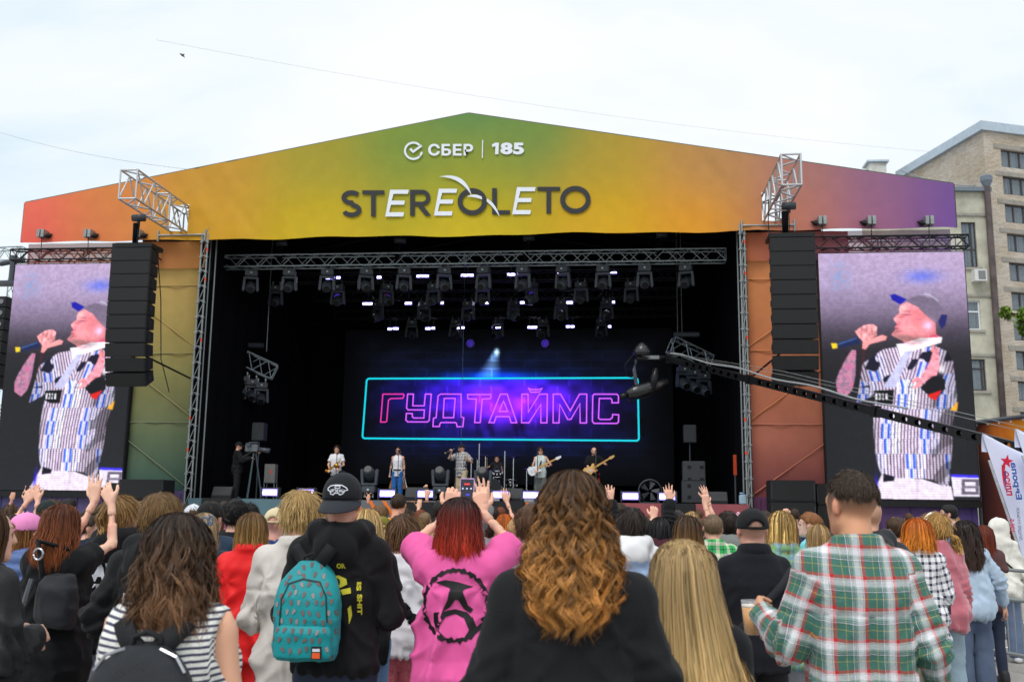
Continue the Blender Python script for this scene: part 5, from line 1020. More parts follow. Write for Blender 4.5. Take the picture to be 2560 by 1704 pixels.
ARMS = {'down': ((.17, -.05, -1), (.06, .22, -1), 'relax'), 'pocket': ((.30, -.22, -1), (-.25, .5, -.8), 'relax'), 'front': ((.26, .02, -1), (-.5, .95, .15), 'hold'), 'cross': ((.22, .12, -1), (-.95, .6, .1), 'relax'),
        'up': ((.5, .35, .8), (-.05, .2, 1), 'open'), 'uphigh': ((.22, .3, .95), (-.05, .1, 1), 'open'), 'phone': ((.5, .55, .62), (-.42, .35, .9), 'hold'), 'out': ((.5, -.1, -.8), (.35, .2, -.8), 'relax')}
HAND = {'open': (4, 6, 4, 9), 'relax': (24, 30, 18, 2), 'fist': (78, 88, 50, 0), 'hold': (38, 46, 30, 2)}
def hand(f, w_, fd, pn, side, sc, pose):
    fd = nrm(fd); pn = np.array(pn, float); pn = nrm(pn-fd*(pn@fd)); sd = np.cross(pn, fd)*side     # towards the thumb
    c1, c2, c3, spread = HAND[pose]; K = sc
    for i, (lat, ln, fl) in enumerate(((.030, .090, .072), (.010, .094, .080), (-.011, .090, .074), (-.030, .082, .058))):
        kn = w_+fd*ln*K+sd*lat*K; f.cone(w_+sd*lat*.55*K+fd*.012*K, kn, .0150*K, .0125*K, .012*K)
        a = math.radians(spread*(1.5-i)); d = nrm(fd*math.cos(a)+sd*math.sin(a)); p = kn; ang = 0
        for ph, (l, cu) in enumerate(((.45, c1), (.31, c2), (.24, c3))):
            ang += math.radians(cu); q = p+(d*math.cos(ang)+pn*math.sin(ang))*fl*l*K; f.cone(p, q, (.0098-.0012*ph)*K, (.0088-.0012*ph)*K, .004*K); p = q
    t0 = w_+fd*.022*K+sd*.018*K; t1 = t0+(fd*.55+sd*.75+pn*.25)*.042*K; t2 = t1+nrm(fd*.85+sd*.35+pn*(.25+c1*.006))*.033*K; t3 = t2+nrm(fd*.9+pn*(.3+c1*.012))*.027*K
    f.cone(t0, t1, .016*K, .0125*K, .012*K); f.cone(t1, t2, .0115*K, .0105*K, .005*K); f.cone(t2, t3, .0105*K, .0085*K, .004*K)
class Person: pass
HS = 1.055                                  # head size
def head_pts(P, v): return P.hc+P.Rh@np.array(v, float)*HS
def make_person(label, pos, H, rz=0, sex='m', build=1., res=.016, skin=(222, 170, 146), hairc=(60, 44, 34), arms=('down', 'down'), top=None, bottom=None, hair=None, cap=None, hyaw=0, hpitch=0, scalp=0., tattoo=0., shoes=(40, 40, 44), seed=1, group='people in the crowd', beard=0., glasses=False, sit=False, sub_label=None, seatz=.5):
    g = np.random.default_rng(seed); P = Person(); r = thing('person', label, 'person', tuple(pos), rz, group); P.root = r; P.H = H; P.seed = seed
    fem = sex == 'f'; bw = build; S = H/1.75; zoff = 0
    z = lambda f_: f_*H
    P.hc = np.array([0, .015*S, H-.112*HS]); P.Rh = rotz(hyaw)@rotx(hpitch)
    shw = (.082 if fem else .093)*H*(.6+.4*bw); P.sh = {sd: np.array([sd*shw, -.005, z(.806)]) for sd in (-1, 1)}
    P.el, P.wr, P.fd, P.pose = {}, {}, {}, {}
    for sd, a in ((-1, arms[0]), (1, arms[1])):
        if a[0] == 'ik':                     # ('ik', wrist target, elbow hint, hand direction, pose); x counts outwards
            _, W, hint, hd, hp = a; L1, L2 = .170*H, .148*H; W = np.array([W[0]*sd, W[1], W[2]]); s0 = P.sh[sd]; v = W-s0; D = min(np.linalg.norm(v), (L1+L2)*.995); v = nrm(v); x_ = (L1*L1-L2*L2+D*D)/(2*D); y_ = math.sqrt(max(0, L1*L1-x_*x_)); hv = np.array([hint[0]*sd, hint[1], hint[2]]); hv = nrm(hv-v*(hv@v))
            P.el[sd] = s0+v*x_+hv*y_; P.wr[sd] = s0+v*D; P.fd[sd] = nrm((hd[0]*sd, hd[1], hd[2])); P.pose[sd] = hp; continue
        u, f_, hp = ARMS[a] if isinstance(a, str) else a
        u = nrm((u[0]*sd, u[1], u[2])); f_ = nrm((f_[0]*sd, f_[1], f_[2])); lift = max(0, u[2])*.03
        P.sh[sd] = P.sh[sd]+np.array([0, 0, lift]); P.el[sd] = P.sh[sd]+u*.170*H; P.wr[sd] = P.el[sd]+f_*.148*H; P.fd[sd] = f_; P.pose[sd] = hp
    hipw = .052*H*(.7+.3*bw); crz = z(.475)
    if sit: P.hip = {sd: np.array([sd*hipw, 0, seatz]) for sd in (-1, 1)}; P.kn = {sd: np.array([sd*.17, .42, seatz-.02]) for sd in (-1, 1)}; P.an = {sd: np.array([sd*.19, .40, .09]) for sd in (-1, 1)}
    else:
        st_ = g.uniform(-.03, .03); P.hip = {sd: np.array([sd*hipw, 0, z(.515)]) for sd in (-1, 1)}; P.kn = {sd: np.array([sd*(hipw+.012), .015+sd*st_, z(.28)]) for sd in (-1, 1)}; P.an = {sd: np.array([sd*(hipw+.022), -.01+sd*st_*2, .075]) for sd in (-1, 1)}
    # torso sections of the naked figure: (z, a, b, yc, xc)
    if fem: T = [(.47, .086, .062, -.006), (.515, .095, .068, -.008), (.56, .088, .062, 0), (.63, .068, .052, .004), (.70, .074, .055, .004), (.745, .079, .060, .008), (.79, .074, .050, -.004), (.825, .052, .038, -.008), (.85, .034, .032, -.010)]
    else: T = [(.47, .084, .062, -.004), (.515, .090, .066, -.006), (.56, .087, .064, 0), (.63, .077, .058, .002), (.70, .084, .063, .002), (.75, .090, .064, .0), (.79, .084, .054, -.004), (.825, .058, .040, -.008), (.85, .038, .036, -.010)]
    P.T = [(a*H, b*H*bw, c*H*bw, d*H, 0) for a, b, c, d in T]
    if sit: dz = z(.50)-seatz; P.T = [(a-dz, b, c, d, e_) for a, b, c, d, e_ in P.T]
    lo, hi = np.array([-.36, -.3, -.02]), np.array([.36, .36, H+.05])
    for sd in (-1, 1):
        for q in (P.el[sd], P.wr[sd]+P.fd[sd]*.2, P.an[sd]): lo = np.minimum(lo, q-.12); hi = np.maximum(hi, q+.12)
    P.lo, P.hi = lo, hi; P.res = res
    # ---------------- body
    cres = res*2.6; f = Field(lo, hi, cres); ar = .84 if fem else 1.; ar *= (.5+.5*bw); sv = .84 if top and KINDS[top['kind']][3] > 1 and top.get('sleeve') is None else 1.
    f.loft(P.T, .03)
    nb = np.array([0, -.018*H, z(.838)])
    for sd in (-1, 1):
        f.cone(nb+(sd*.018, 0, .0), P.sh[sd], .036*S, .047*ar*S, .05); f.cone(P.sh[sd], P.el[sd], .050*ar*S*sv, .040*ar*S*sv, .03); f.cone(P.el[sd], P.wr[sd], .041*ar*S*sv, .026*ar*S, .012)
        f.cone(P.hip[sd], P.kn[sd], .080*S*(.5+.5*bw), .054*S, .03); f.cone(P.kn[sd], P.an[sd], .053*S, .037*S, .02); f.cone(P.an[sd]+(0, -.02, -.03), P.an[sd]+(0, .15*S, -.05), .035, .026, .02)
    nr_ = (.047 if fem else .058)*S; f.cone(nb, head_pts(P, (0, -.012, -.045)), nr_*1.08, nr_*.95, .03); V0, Q0 = f.mesh(); f = Field(P.hc-(.15, .17, .21), P.hc+(.15, .19, .15), res); f.cone(nb+(0, 0, .0), head_pts(P, (0, -.012, -.045)), nr_*1.08, nr_*.95, .03)
    hp = lambda *v: head_pts(P, v)
    f.ell(hp(0, -.012, .028), np.array((.076, .094, .084))*HS, .02, P.Rh); f.ell(hp(0, .032, -.028), np.array((.060, .060, .080))*HS, .04, P.Rh)
    for sd in (-1, 1): f.cone(hp(sd*.046, .0, -.058), hp(sd*.012, .07, -.086), .026, .022, .025); f.ell(hp(sd*.079, -.006, -.008), (.011, .021, .033), .008, P.Rh); f.cone(hp(sd*.012, .082, .026), hp(sd*.045, .068, .024), .013, .012, .014)
    f.cone(hp(0, .088, .012), hp(0, .106, -.026), .009, .0135, .010); f.ell(hp(0, .088, -.057), (.024, .013, .011), .008, P.Rh)
    hres = min(res, .009) if res < .0125 else res
    V, Q = f.mesh(); Q = np.concatenate([Q0, Q+len(V0)]); V = np.concatenate([V0, V])
    for sd in (-1, 1):
        if res >= .0125: w_ = P.wr[sd]; f = Field(np.minimum(w_, w_+P.fd[sd]*.2)-.10, np.maximum(w_, w_+P.fd[sd]*.2)+.10, res*.8); f.cone(w_-nrm(w_-P.el[sd])*.06, w_, .030*ar*S, .0265*ar*S, .01); hand(f, P.wr[sd], P.fd[sd], (-sd*.8, .3, 0) if abs(P.fd[sd][2]) > .6 and P.fd[sd][2] < 0 else (0, 1, 0) if P.fd[sd][2] > .5 else (0, .1, -1), sd, S*(1.05 if res < .02 else 1.2), P.pose[sd]); v2, q2 = f.mesh(); Q = np.concatenate([Q, q2+len(V)]); V = np.concatenate([V, v2])
    if res < .0125:
        for sd in (-1, 1):
            w_ = P.wr[sd]; hf = Field(np.minimum(w_, w_+P.fd[sd]*.2)-.13, np.maximum(w_, w_+P.fd[sd]*.2)+.13, .0052)
            hf.cone(w_-nrm(w_-P.el[sd])*.06, w_, .030*ar*S, .0265*ar*S, .01); up_ = P.fd[sd][2] > .5
            hand(hf, w_, P.fd[sd], (0, 1, 0) if up_ else (-sd*.8, .3, 0) if P.fd[sd][2] < -.5 else (-sd*.9, 0, -.3), sd, S*1.03, P.pose[sd]); v2, q2 = hf.mesh(); Q = np.concatenate([Q, q2+len(V)]); V = np.concatenate([V, v2])
    C = np.tile(lin(skin), (len(V), 1)); n_ = vnoise(V*14, seed); C *= (.92+.16*n_)[:, None]
    L = (V-P.hc)@P.Rh/HS                        # head coordinates
    onh = (np.abs(L[:, 0]) < .1) & (L[:, 2] > -.14) & (L[:, 2] < .16)
    def mixc(m, c, a): C[m] = C[m]*(1-a)+lin(c)*a
    mixc(onh & (np.abs(L[:, 0]) > .068) & (np.abs(L[:, 2]) < .045) & (L[:, 1] > -.035), (226, 140, 120), .35)
    mixc(onh & (L[:, 1] > .085) & (np.abs(L[:, 0]) < .024) & (np.abs(L[:, 2]+.057) < .011), (190, 104, 98), .7)
    for sd in (-1, 1): mixc(onh & (L[:, 1] > .055) & (np.hypot((L[:, 0]-sd*.031)/1.5, L[:, 2]-.004) < .011), (44, 34, 32), .85); mixc(onh & (L[:, 1] > .05) & (np.abs(L[:, 0]-sd*.032) < .024) & (np.abs(L[:, 2]-.030) < .006), hairc, .7)
    if beard: mixc(onh & (L[:, 2] < -.03) & (L[:, 2] > -.125) & (L[:, 1] > .0) & ~((np.abs(L[:, 0]) < .022) & (np.abs(L[:, 2]+.057) < .010)), hairc, beard)
    if scalp:
        d_ = np.clip((L[:, 2]+.055+.30*np.clip(L[:, 1]+.0, 0, 1))/.05, 0, 1); d_[L[:, 1] > .055] = 0; d_[~onh] = 0; d_ *= np.clip((.075-L[:, 1])/.02, 0, 1)
        fade = np.clip((L[:, 2]+.06)/.10, .0, 1); a_ = d_*scalp*(.35+.65*fade); ear = (np.abs(L[:, 0]) > .078) & (np.abs(L[:, 2]) < .045); a_[ear] = 0; C = C*(1-a_[:, None])+lin(hairc)*a_[:, None]
    if tattoo:
        for sd in (-1, 1):
            d_ = np.minimum(np.linalg.norm(V-(P.sh[sd]+P.el[sd])/2, axis=1), np.linalg.norm(V-(P.el[sd]+P.wr[sd])/2, axis=1)); m = (d_ < .16) & (vnoise(V*38+5, seed+3) > .5) & (vnoise(V*9, seed+4) > .52-.3*tattoo); mixc(m, (70, 78, 84), .75*tattoo)
    P.bodyV = V
    link('body', mesh_np(V, Q, SKIN, True, C), r)
    if top: garment(P, **top)
    if bottom: legs(P, sit=sit, **bottom)
    if shoes is not None:
        for sd in (-1, 1):
            a = P.an[sd]; sf = Field(a+(-.09, -.14, -.1), a+(.09, .24, .12), max(.018, res)); sf.cone(a+(0, -.035, -.035), a+(0, .13*S, -.043), .045, .042, .02); sf.cone(a+(0, -.02, 0), a+(0, -.02, .03), .05, .05, .03)
            sf.put(lambda X, Y, Z: Z+0*X+0*Y-.004, a+(-.1, -.2, -.2), a+(.1, .3, 0), 0, 'cut'); v2, q2 = sf.mesh(); link('shoe', mesh_np(v2, q2, M('shoe_%d_%d_%d' % shoes, shoes, rough=.6, var=.1), True), r)
    if hair: make_hair(P, hairc, **hair)
    if cap: make_cap(P, **cap)
    if glasses:
        mb = MB()
        for sd in (-1, 1):
            c = hp(sd*.033, .098, .004); mb.box(c, (.054, .008, .034), Matrix(P.Rh.tolist())); mb.path([hp(sd*.06, .095, .006), hp(sd*.08, .0, .004)], .004, 4)
        mb.box(hp(0, .1, .01), (.02, .006, .006), Matrix(P.Rh.tolist())); mb.build('glasses', M('glasses_black', (14, 14, 16), rough=.15), r)
    return P
def cloth(name, c, rough=.88, var=.10, vs=5., bump=.2, bs=190., sheen=.04):
    if name in MATS: return MATS[name]
    m = M(name, c, rough, 0, var, vs, bump, bs, .25); m.node_tree.nodes['Principled BSDF'].inputs['Sheen Weight'].default_value = sheen; m.node_tree.nodes['Principled BSDF'].inputs['Sheen Roughness'].default_value = .5
    return m
KINDS = {  # ease side, ease depth, hem, sleeve length (0-2 along arm), sleeve radius shoulder/elbow/wrist, fold size
    'tee': (.016, .018, .455, .62, .072, .068, .0, .014), 'loose_tee': (.032, .034, .43, .85, .086, .086, .0, .022), 'shirt': (.024, .026, .435, 1.95, .073, .060, .044, .020), 'hoodie': (.030, .036, .455, 1.97, .078, .066, .048, .022), 'jacket': (.030, .036, .45, 1.97, .080, .067, .052, .024),
    'coat': (.044, .044, .395, 1.95, .086, .072, .060, .022), 'tank': (.014, .014, .455, 0, 0, 0, 0, .007), 'sleeveless': (.02, .02, .45, 0, .07, 0, 0, .009), 'puffer': (.075, .07, .46, 1.97, .10, .09, .07, .008), 'long_tee': (.016, .016, .455, 1.95, .062, .05, .034, .009), 'crop': (.03, .03, .5, 1.9, .085, .075, .05, .02)}
def garment(P, kind='tee', mat=None, name=None, hood=None, collar=False, hem=None, fold=None, ease=0., pattern=None, patfn=None, sleeve=None, flare=0., seam=None):
    es, ed, hm, sl_, r0, re, rw, fa = KINDS[kind]; H, S = P.H, P.H/1.75; hm = hm if hem is None else hem; fa = fa if fold is None else fold; sl_ = sl_ if sleeve is None else sleeve; es += ease; ed += ease
    f = Field(P.lo-.08, P.hi+.08, P.res); T = []
    for (a, b, c, d, e_) in P.T:
        k = a/H; T.append((a, b+es, c+ed, d, e_))
    T = np.array(T); w1 = max(T[:-1, 1])
    if kind not in ('tank', 'sleeveless', 'long_tee'):
        T[:4, 1] = np.maximum(T[:4, 1], w1*.93); T[:4, 2] = np.maximum(T[:4, 2], T[:, 2].max()*.92)
    zb = hm*H; lowest = [zb, T[0, 1]+flare, T[0, 2]+flare, T[0, 3], 0]
    T = [t for t in T if t[0] > zb+.02]+[lowest]; T = sorted([tuple(t) for t in T])
    f.loft(T, .03, 2.5)
    nb = np.array([0, -.018*H, .836*H]); tr = .036*S+.010+es*.18
    for sd in (-1, 1):
        if kind != 'tank':
            f.cone(nb+(sd*.025, 0, -.004), P.sh[sd], tr, max(r0, .06)*S*.74+es*.15, .05)
            if sl_ > 0:
                if sl_ <= 1: f.cone(P.sh[sd], P.sh[sd]+(P.el[sd]-P.sh[sd])*sl_, r0*S*.9, re*S if sl_ > .3 else r0*S*.85, .035, True)
                else:
                    f.cone(P.sh[sd], P.el[sd], r0*S*.88, re*S, .035); e = P.el[sd]+(P.wr[sd]-P.el[sd])*(sl_-1); f.cone(P.el[sd], e, re*S, rw*S, .02, True)
                    if kind in ('hoodie', 'jacket'): f.cone(e-(e-P.el[sd])*.16, e-(e-P.el[sd])*.12, (rw+.010)*S, (rw+.010)*S, .02)
        else: f.cone((sd*.062*H, -.02, .79*H), (sd*.05*H, -.01, .832*H), .03, .03, .03)
    if kind == 'puffer':
        pass
    if hood:
        hz = .862*H; pts = [(-.075, .07, hz-.015), (-.105, .0, hz-.0), (-.085, -.075, hz-.012), (0, -.115, hz-.03), (.085, -.075, hz-.012), (.105, .0, hz), (.075, .07, hz-.015)]
        if hood == 'up':
            f.ell(head_pts(P, (0, -.02, .02)), (.105, .125, .125), .03); f.cone((0, -.03, hz+.02), (0, -.03, hz-.03), .10, .12, .04)
        else:
            for a, b in zip(pts[:-1], pts[1:]): f.cone(np.array(a)*[S, S, 1], np.array(b)*[S, S, 1], .050, .050, .03)
            f.ell((0, -.125*S-.02, hz-.085), (.105, .055, .085), .04); f.ell((0, -.08, hz-.01), (.095, .05, .05), .04)
    if collar:
        cz = .866*H; pts = [(.075*math.sin(a), -.016*H+.075*-math.cos(a)*.95+.004, cz+(.018 if collar == 'stand' else .0)-.02*(1-math.cos(a))*.5) for a in np.linspace(-2.4, 2.4, 13)]
        for a, b in zip(pts[:-1], pts[1:]): f.cone(a, b, .021, .021, .008); f.cone(np.array(a)*[1.08, 1.08, 1]+(0, 0, -.022), np.array(b)*[1.08, 1.08, 1]+(0, 0, -.022), .02, .02, .008)
    # neck opening
    nr_ = (.064 if not hood else .070)*S
    if hood == 'up': f.ell(head_pts(P, (0, .11, -.01)), (.07, .10, .105), 0, None, 'cut')
    elif kind in ('tank', 'sleeveless'): f.ell((0, -.016*H+.02, .868*H), (.078, .078, .085 if kind == 'tank' else .055), 0, None, 'cut')
    else: f.cone((0, -.016*H-.002, .838*H+(.022 if not collar else .012)), (0, .02, .95*H), nr_, nr_*1.2, 0, False, 'cut')
    if kind == 'sleeveless':
        for sd in (-1, 1): f.ell(P.sh[sd]+(sd*.070, 0, -.035), (.068, .14, .125), 0, None, 'cut')
    if kind == 'tank':
        for sd in (-1, 1): f.ell(P.sh[sd]+(sd*.05, 0, -.01), (.075, .12, .12), 0, None, 'cut')
    V, Q = f.mesh(); N_ = vnormals(V, Q); sd_ = P.seed*7+3
    # folds: sharp creases that run with the pull of the cloth
    q = V.copy(); q[:, 0] += .25*(V[:, 2]-.7*H)*np.sign(V[:, 0])*.5
    n1 = 1-np.abs(2*vnoise(q*[8.5, 8.5, 3.6], sd_)-1); n2 = 1-np.abs(2*vnoise(q*[15, 15, 8]+3.3, sd_+1)-1); n3 = vnoise(V*[26, 26, 20], sd_+2)
    low = np.clip((.80*H-V[:, 2])/(.12*H), .25, 1); sg_ = np.where(V[:, 0] > 0, 1., -1.); ca_ = np.stack([(V[:, 0]*sg_*.80+V[:, 2]*.60)*13, V[:, 1]*5, (-V[:, 0]*sg_*.60+V[:, 2]*.80)*2.6], 1); n4 = 1-np.abs(2*vnoise(ca_, sd_+8)-1)
    d_ = fa*((n1**3-.25)*.9+(n2**2.4-.28)*.45+(n4**3-.25)*.9*np.clip(np.abs(V[:, 0])/.05, 0, 1))*low+fa*.12*(n3-.5); hb = np.exp(-((V[:, 2]-zb)/.05)**2); d_ += fa*.35*hb*np.sin(np.arctan2(V[:, 0], V[:, 1])*17+6*vnoise(V*6, sd_+9))
    if hood == 'up': d_ += .02*(vnoise(V*[11, 11, 9], sd_+4)-.5)*(V[:, 2] > .82*H)+.012*(1-np.abs(2*vnoise(V*[7, 7, 16], sd_+5)-1))**3*(V[:, 2] > .82*H)
    for sd in (-1, 1):                      # ring folds at the elbows, radial pulls at the armpits
        if sl_ > 1:
            ax = nrm(P.wr[sd]-P.el[sd]); t = (V-P.el[sd])@ax; dist = np.linalg.norm(V-P.el[sd], axis=1); d_ += fa*.6*np.sin(t*130+6*vnoise(V*12, sd_+5))*np.exp(-(dist/.11)**2)
        pit = P.sh[sd]+np.array([-sd*.03, -.05, -.10]); dv = V-pit; ang = np.arctan2(dv[:, 2], dv[:, 0]); d_ += fa*.16*np.sin(ang*5+7*vnoise(V*9, sd_+6))*np.exp(-((np.linalg.norm(dv, axis=1)-.06)/.09)**2)
    if kind == 'puffer': d_ += .016*np.abs(np.sin(V[:, 2]*math.pi/.075))-.008
    if seam:                                # yoke line across the back and a box pleat
        d_ -= .006*np.exp(-((V[:, 2]-seam*H)/.006)**2)*(V[:, 1] < 0); d_ -= .008*np.exp(-(V[:, 0]/.010)**2)*(V[:, 2] < seam*H)*(V[:, 1] < 0)*np.clip((V[:, 2]-.5*H)/(.2*H), 0, 1)
    d_ = d_*(1.0 if kind in ('tank', 'long_tee', 'sleeveless') else 1.45); V = V+N_*d_[:, None]
    col = None; extra = None
    if pattern:
        th = np.arctan2(V[:, 0], -(V[:, 1])); u = np.where(np.abs(V[:, 0]) < .3, th*.155, V[:, 0]); u = V[:, 0]*1.0+np.clip(np.abs(th)-.9, 0, 9)*np.sign(th)*.06; v = V[:, 2].copy()
        for sd in (-1, 1):
            for (a, b, off) in ((P.sh[sd], P.el[sd], 0.), (P.el[sd], P.wr[sd], .17*H)):
                ax = b-a; Ln = np.linalg.norm(ax); ax = ax/Ln; t = (V-a)@ax; rad = V-a-t[:, None]*ax; dist = np.linalg.norm(rad, axis=1)
                m = (t > (.03 if off == 0 else 0)) & (t < Ln+.06) & (dist < .115) & (np.abs(V[:, 0]) > P.T[5][1]*.93+.012)
                if sd*1: m &= (V[:, 0]*sd > 0)
                e1 = nrm(np.cross(ax, (0, 1, 0))); e2 = np.cross(ax, e1); ph = np.arctan2(rad@e1, rad@e2); u = np.where(m, ph*.07+.31, u); v = np.where(m, .80*H-t-off, v)
        u = u+.012*(vnoise(V*5, 3)-.5)+.35*d_; v = v+.02*(vnoise(V*4+9, 4)-.5)+.3*d_; extra = {'pat': np.stack([u, v, 0*u], 1)}
    if patfn: col = patfn(V)
    o = link(name or kind.replace('loose_', '').replace('long_', ''), mesh_np(V, Q, mat, True, col, extra=extra), P.root); P.topV, P.topQ = V, Q; P.top = o
    return o
def legs(P, kind='jeans', mat=None, name=None, sit=False, waist=.575):
    f = Field(np.array([-.4, -.35, -.02]), np.array([.4, .62 if sit else .4, P.H*.62]), max(P.res*1.9, .022)); H, S = P.H, P.H/1.75
    R_ = {'jeans': (.092, .068, .056), 'slim': (.088, .060, .046), 'wide': (.104, .098, .108), 'straight': (.098, .082, .078), 'shorts': (.10, .10, .0), 'baggy': (.108, .100, .085)}[kind]
    dz = 0
    if not sit: f.loft([(a, b+.012, c+.012, d, e_) for a, b, c, d, e_ in P.T if a < .60*H], .03)
    else: f.loft([(a, b+.014, c+.014, d, e_) for a, b, c, d, e_ in P.T if a < P.hip[1][2]+.12], .03)
    for sd in (-1, 1):
        f.cone(P.hip[sd], P.kn[sd], R_[0]*S, R_[1]*S, .03, kind == 'shorts')
        if kind != 'shorts': f.cone(P.kn[sd], P.an[sd]+(0, 0, -.03), R_[1]*S, R_[2]*S, .02, True)
    V, Q = f.mesh(); N_ = vnormals(V, Q); fa = .012 if kind in ('wide', 'baggy', 'straight') else .008
    d_ = fa*((1-np.abs(2*vnoise(V*[11, 11, 5], P.seed+11)-1))**2-.3)
    for sd in (-1, 1): dk = np.linalg.norm(V-P.kn[sd], axis=1); d_ += .005*np.sin(V[:, 2]*120+5*vnoise(V*10, 4))*np.exp(-(dk/.12)**2)
    link(name or ('shorts' if kind == 'shorts' else 'trousers'), mesh_np(V+N_*d_[:, None], Q, mat, True), P.root)
# ---------------------------------------------------------------- hair
def ribbons(pts, wid, cols, nrmref):
    """pts (n,m,3) strands -> flat ribbons"""
    n, m, _ = pts.shape; t = np.gradient(pts, axis=1); t /= np.linalg.norm(t, axis=2, keepdims=True)+1e-9
    s = np.cross(t, nrmref); s /= np.linalg.norm(s, axis=2, keepdims=True)+1e-9; w_ = wid[:, :, None]/2
    V = np.stack([pts-s*w_, pts+s*w_], 2).reshape(n*m*2, 3); base = (np.arange(n)[:, None]*m+np.arange(m-1)[None])*2
    Q = np.stack([base, base+1, base+3, base+2], -1).reshape(-1, 4); C = np.repeat(cols.reshape(n*m, 3), 2, 0); return V, Q, C
def sm_noise(g, n, m, k):                  # n smooth random curves with about k bumps
    c = g.normal(size=(n, k+3)); x = np.linspace(0, k+1.999, m); i = x.astype(int); f_ = x-i; f_ = f_*f_*(3-2*f_); return c[:, i]*(1-f_)+c[:, i+1]*f_
def make_hair(P, c0, kind='short', n=400, tip=None, length=.25, A=.092, B=.112, env=None, thmax=125, curl=0., cfreq=4., wave=.006, w=.003, var=.35, clump=0, spread=0., top=.03, streak=None, lean=0., m_=None, rag=.22, shell=.95, part=0., yc=-.012, strand=.032, cut=-.075, front=.06, vol=.0, tail=None, lift=0.):
    g = np.random.default_rng(P.seed*13+5); c0 = lin(c0); ct = lin(tip) if tip is not None else c0*1.25; res = max(min(P.res, .012), .008) if P.res < .014 else P.res*.8
    Vs, Qs, Cs, Ps = [], [], [], []
    def add(V, Q, C, pat=None):
        o = sum(len(v) for v in Vs); Vs.append(V); Qs.append(Q+o); Cs.append(C); Ps.append(np.full((len(V), 3), .5) if pat is None else pat)
    Rh, hc = P.Rh, P.hc
    if kind in ('short', 'crop', 'tied'):
        # shell over the skull, cut along the hairline
        f = Field(np.array([-.15, -.17, -.14]), np.array([.15, .15, .20]), res); t = .014+vol if kind != 'crop' else .006
        f.ell((0, -.012+yc*0, .028+lift*.3), (.076+t, .094+t, .084+t*1.15+lift), .02); hl = cut
        f.put(lambda X, Y, Z: (Y-front)*.8-(Z-.055)*.75+0*X, (-.2, -.2, -.2), (.2, .2, .2), 0, 'cut') if False else None
        F = f.F; X, Y, Z = np.meshgrid(*f.ax, indexing='ij')
        face = np.maximum(Y-(front-.02+.55*np.clip(Z-.03, -.05, .1)), -(0*Z+1)); F[:] = np.maximum(F, np.where(Z < .075, Y-(.028+np.clip(Z-.02, 0, 1)*.9), -1)); F[:] = np.maximum(F, (cut+np.clip(Y+.03, 0, 1)*.62+.007*np.sin(X*75+1)+.005*np.sin(X*160+Y*120))-Z)
        ear = ((np.abs(X)-.085)/.03)**2+((Y+.0)/.03)**2+((Z+.008)/.036)**2; F[:] = np.maximum(F, (1-ear)*.02)
        V, Q = f.mesh(); N_ = vnormals(V, Q); V = V+N_*(.007*(vnoise(V*[40, 40, 26], P.seed)-.5)+.010*(vnoise(V*[16, 16, 16], P.seed+1)-.45)*(1 if kind != 'crop' else .4))[:, None]
        C = np.tile(c0, (len(V), 1))*(.85+.3*vnoise(V*[30, 30, 20], P.seed+2))[:, None]; cr_ = V-np.array([.0, -.05, .115]); az_ = np.arctan2(cr_[:, 0], -cr_[:, 1]); add(V@Rh.T*HS+hc, Q, C, np.stack([az_*26+1.5*np.sin(V[:, 2]*40+az_), np.linalg.norm(cr_, axis=1)*22, az_*0+P.seed], 1))
        # strands lying over the shell
        n = int(n*1.6); w = w*.78; m = 5; k = g.integers(0, len(V), n); root = V[k]; nn_ = N_[k]; crown = np.array([.0, -.055, .115]); rd = root-crown; rd = rd-nn_*(rd*nn_).sum(1)[:, None]; rd /= np.linalg.norm(rd, axis=1)[:, None]+1e-6
        rd += g.normal(size=rd.shape)*.22+.35*np.stack([vnoise(root*22, P.seed+k_)-.5 for k_ in range(3)], 1); L = strand*g.uniform(.6, 1.3, n)*(1 if kind != 'crop' else .4)
        tt = np.linspace(0, 1, m); pts = root[:, None]+rd[:, None]*(tt[None, :, None]*L[:, None, None])+nn_[:, None]*((.003+.10*L[:, None]*tt[None]*(1-1.35*tt[None]))[:, :, None]*(.4+g.uniform(0, 1.0, n)**1.5)[:, None, None])
        if curl: pts += curl*np.stack([sm_noise(g, n, m, 2), sm_noise(g, n, m, 2), sm_noise(g, n, m, 2)], -1)*tt[None, :, None]
        pts[:, :, 2] -= (L[:, None]*.35*tt[None]**2)
        cv = (1+var*g.normal(size=n))[:, None].clip(.45, 1.9); mixv = (tt[None]*.8+.1*g.random((n, 1)))[:, :, None]; cols = (c0*(1-mixv)+ct*mixv)*cv[:, :, None]
        ref = nn_[:, None]+g.normal(size=(n, 1, 3))*.5; Vr, Qr, Cr = ribbons(pts, np.full((n, m), w)*(1-.6*tt[None]), cols, np.broadcast_to(ref, pts.shape)); add(Vr@Rh.T*HS+hc, Qr, Cr)
        if kind == 'tied' and tail:
            base = np.array(tail[0]); end = np.array(tail[1]); nt_ = tail[2]; tw = tail[3]; m = 12; tt = np.linspace(0, 1, m); a = g.uniform(0, 2*math.pi, nt_); rr = np.sqrt(g.random(nt_))
            wprof = tw*(np.sin(np.pi*np.clip(tt*.85+.1, 0, 1))*.75+.25); cen = base+(end-base)*tt[:, None]; cen[:, 1] -= .035*np.sin(np.pi*np.clip(tt*1.6, 0, 1))
            pts = cen[None]+np.stack([np.cos(a)[:, None]*rr[:, None]*wprof, np.sin(a)[:, None]*rr[:, None]*wprof*.6, 0*a[:, None]*tt], -1); pts += wave*np.stack([sm_noise(g, nt_, m, 4), sm_noise(g, nt_, m, 4), sm_noise(g, nt_, m, 4)], -1)*tt[None, :, None]*2
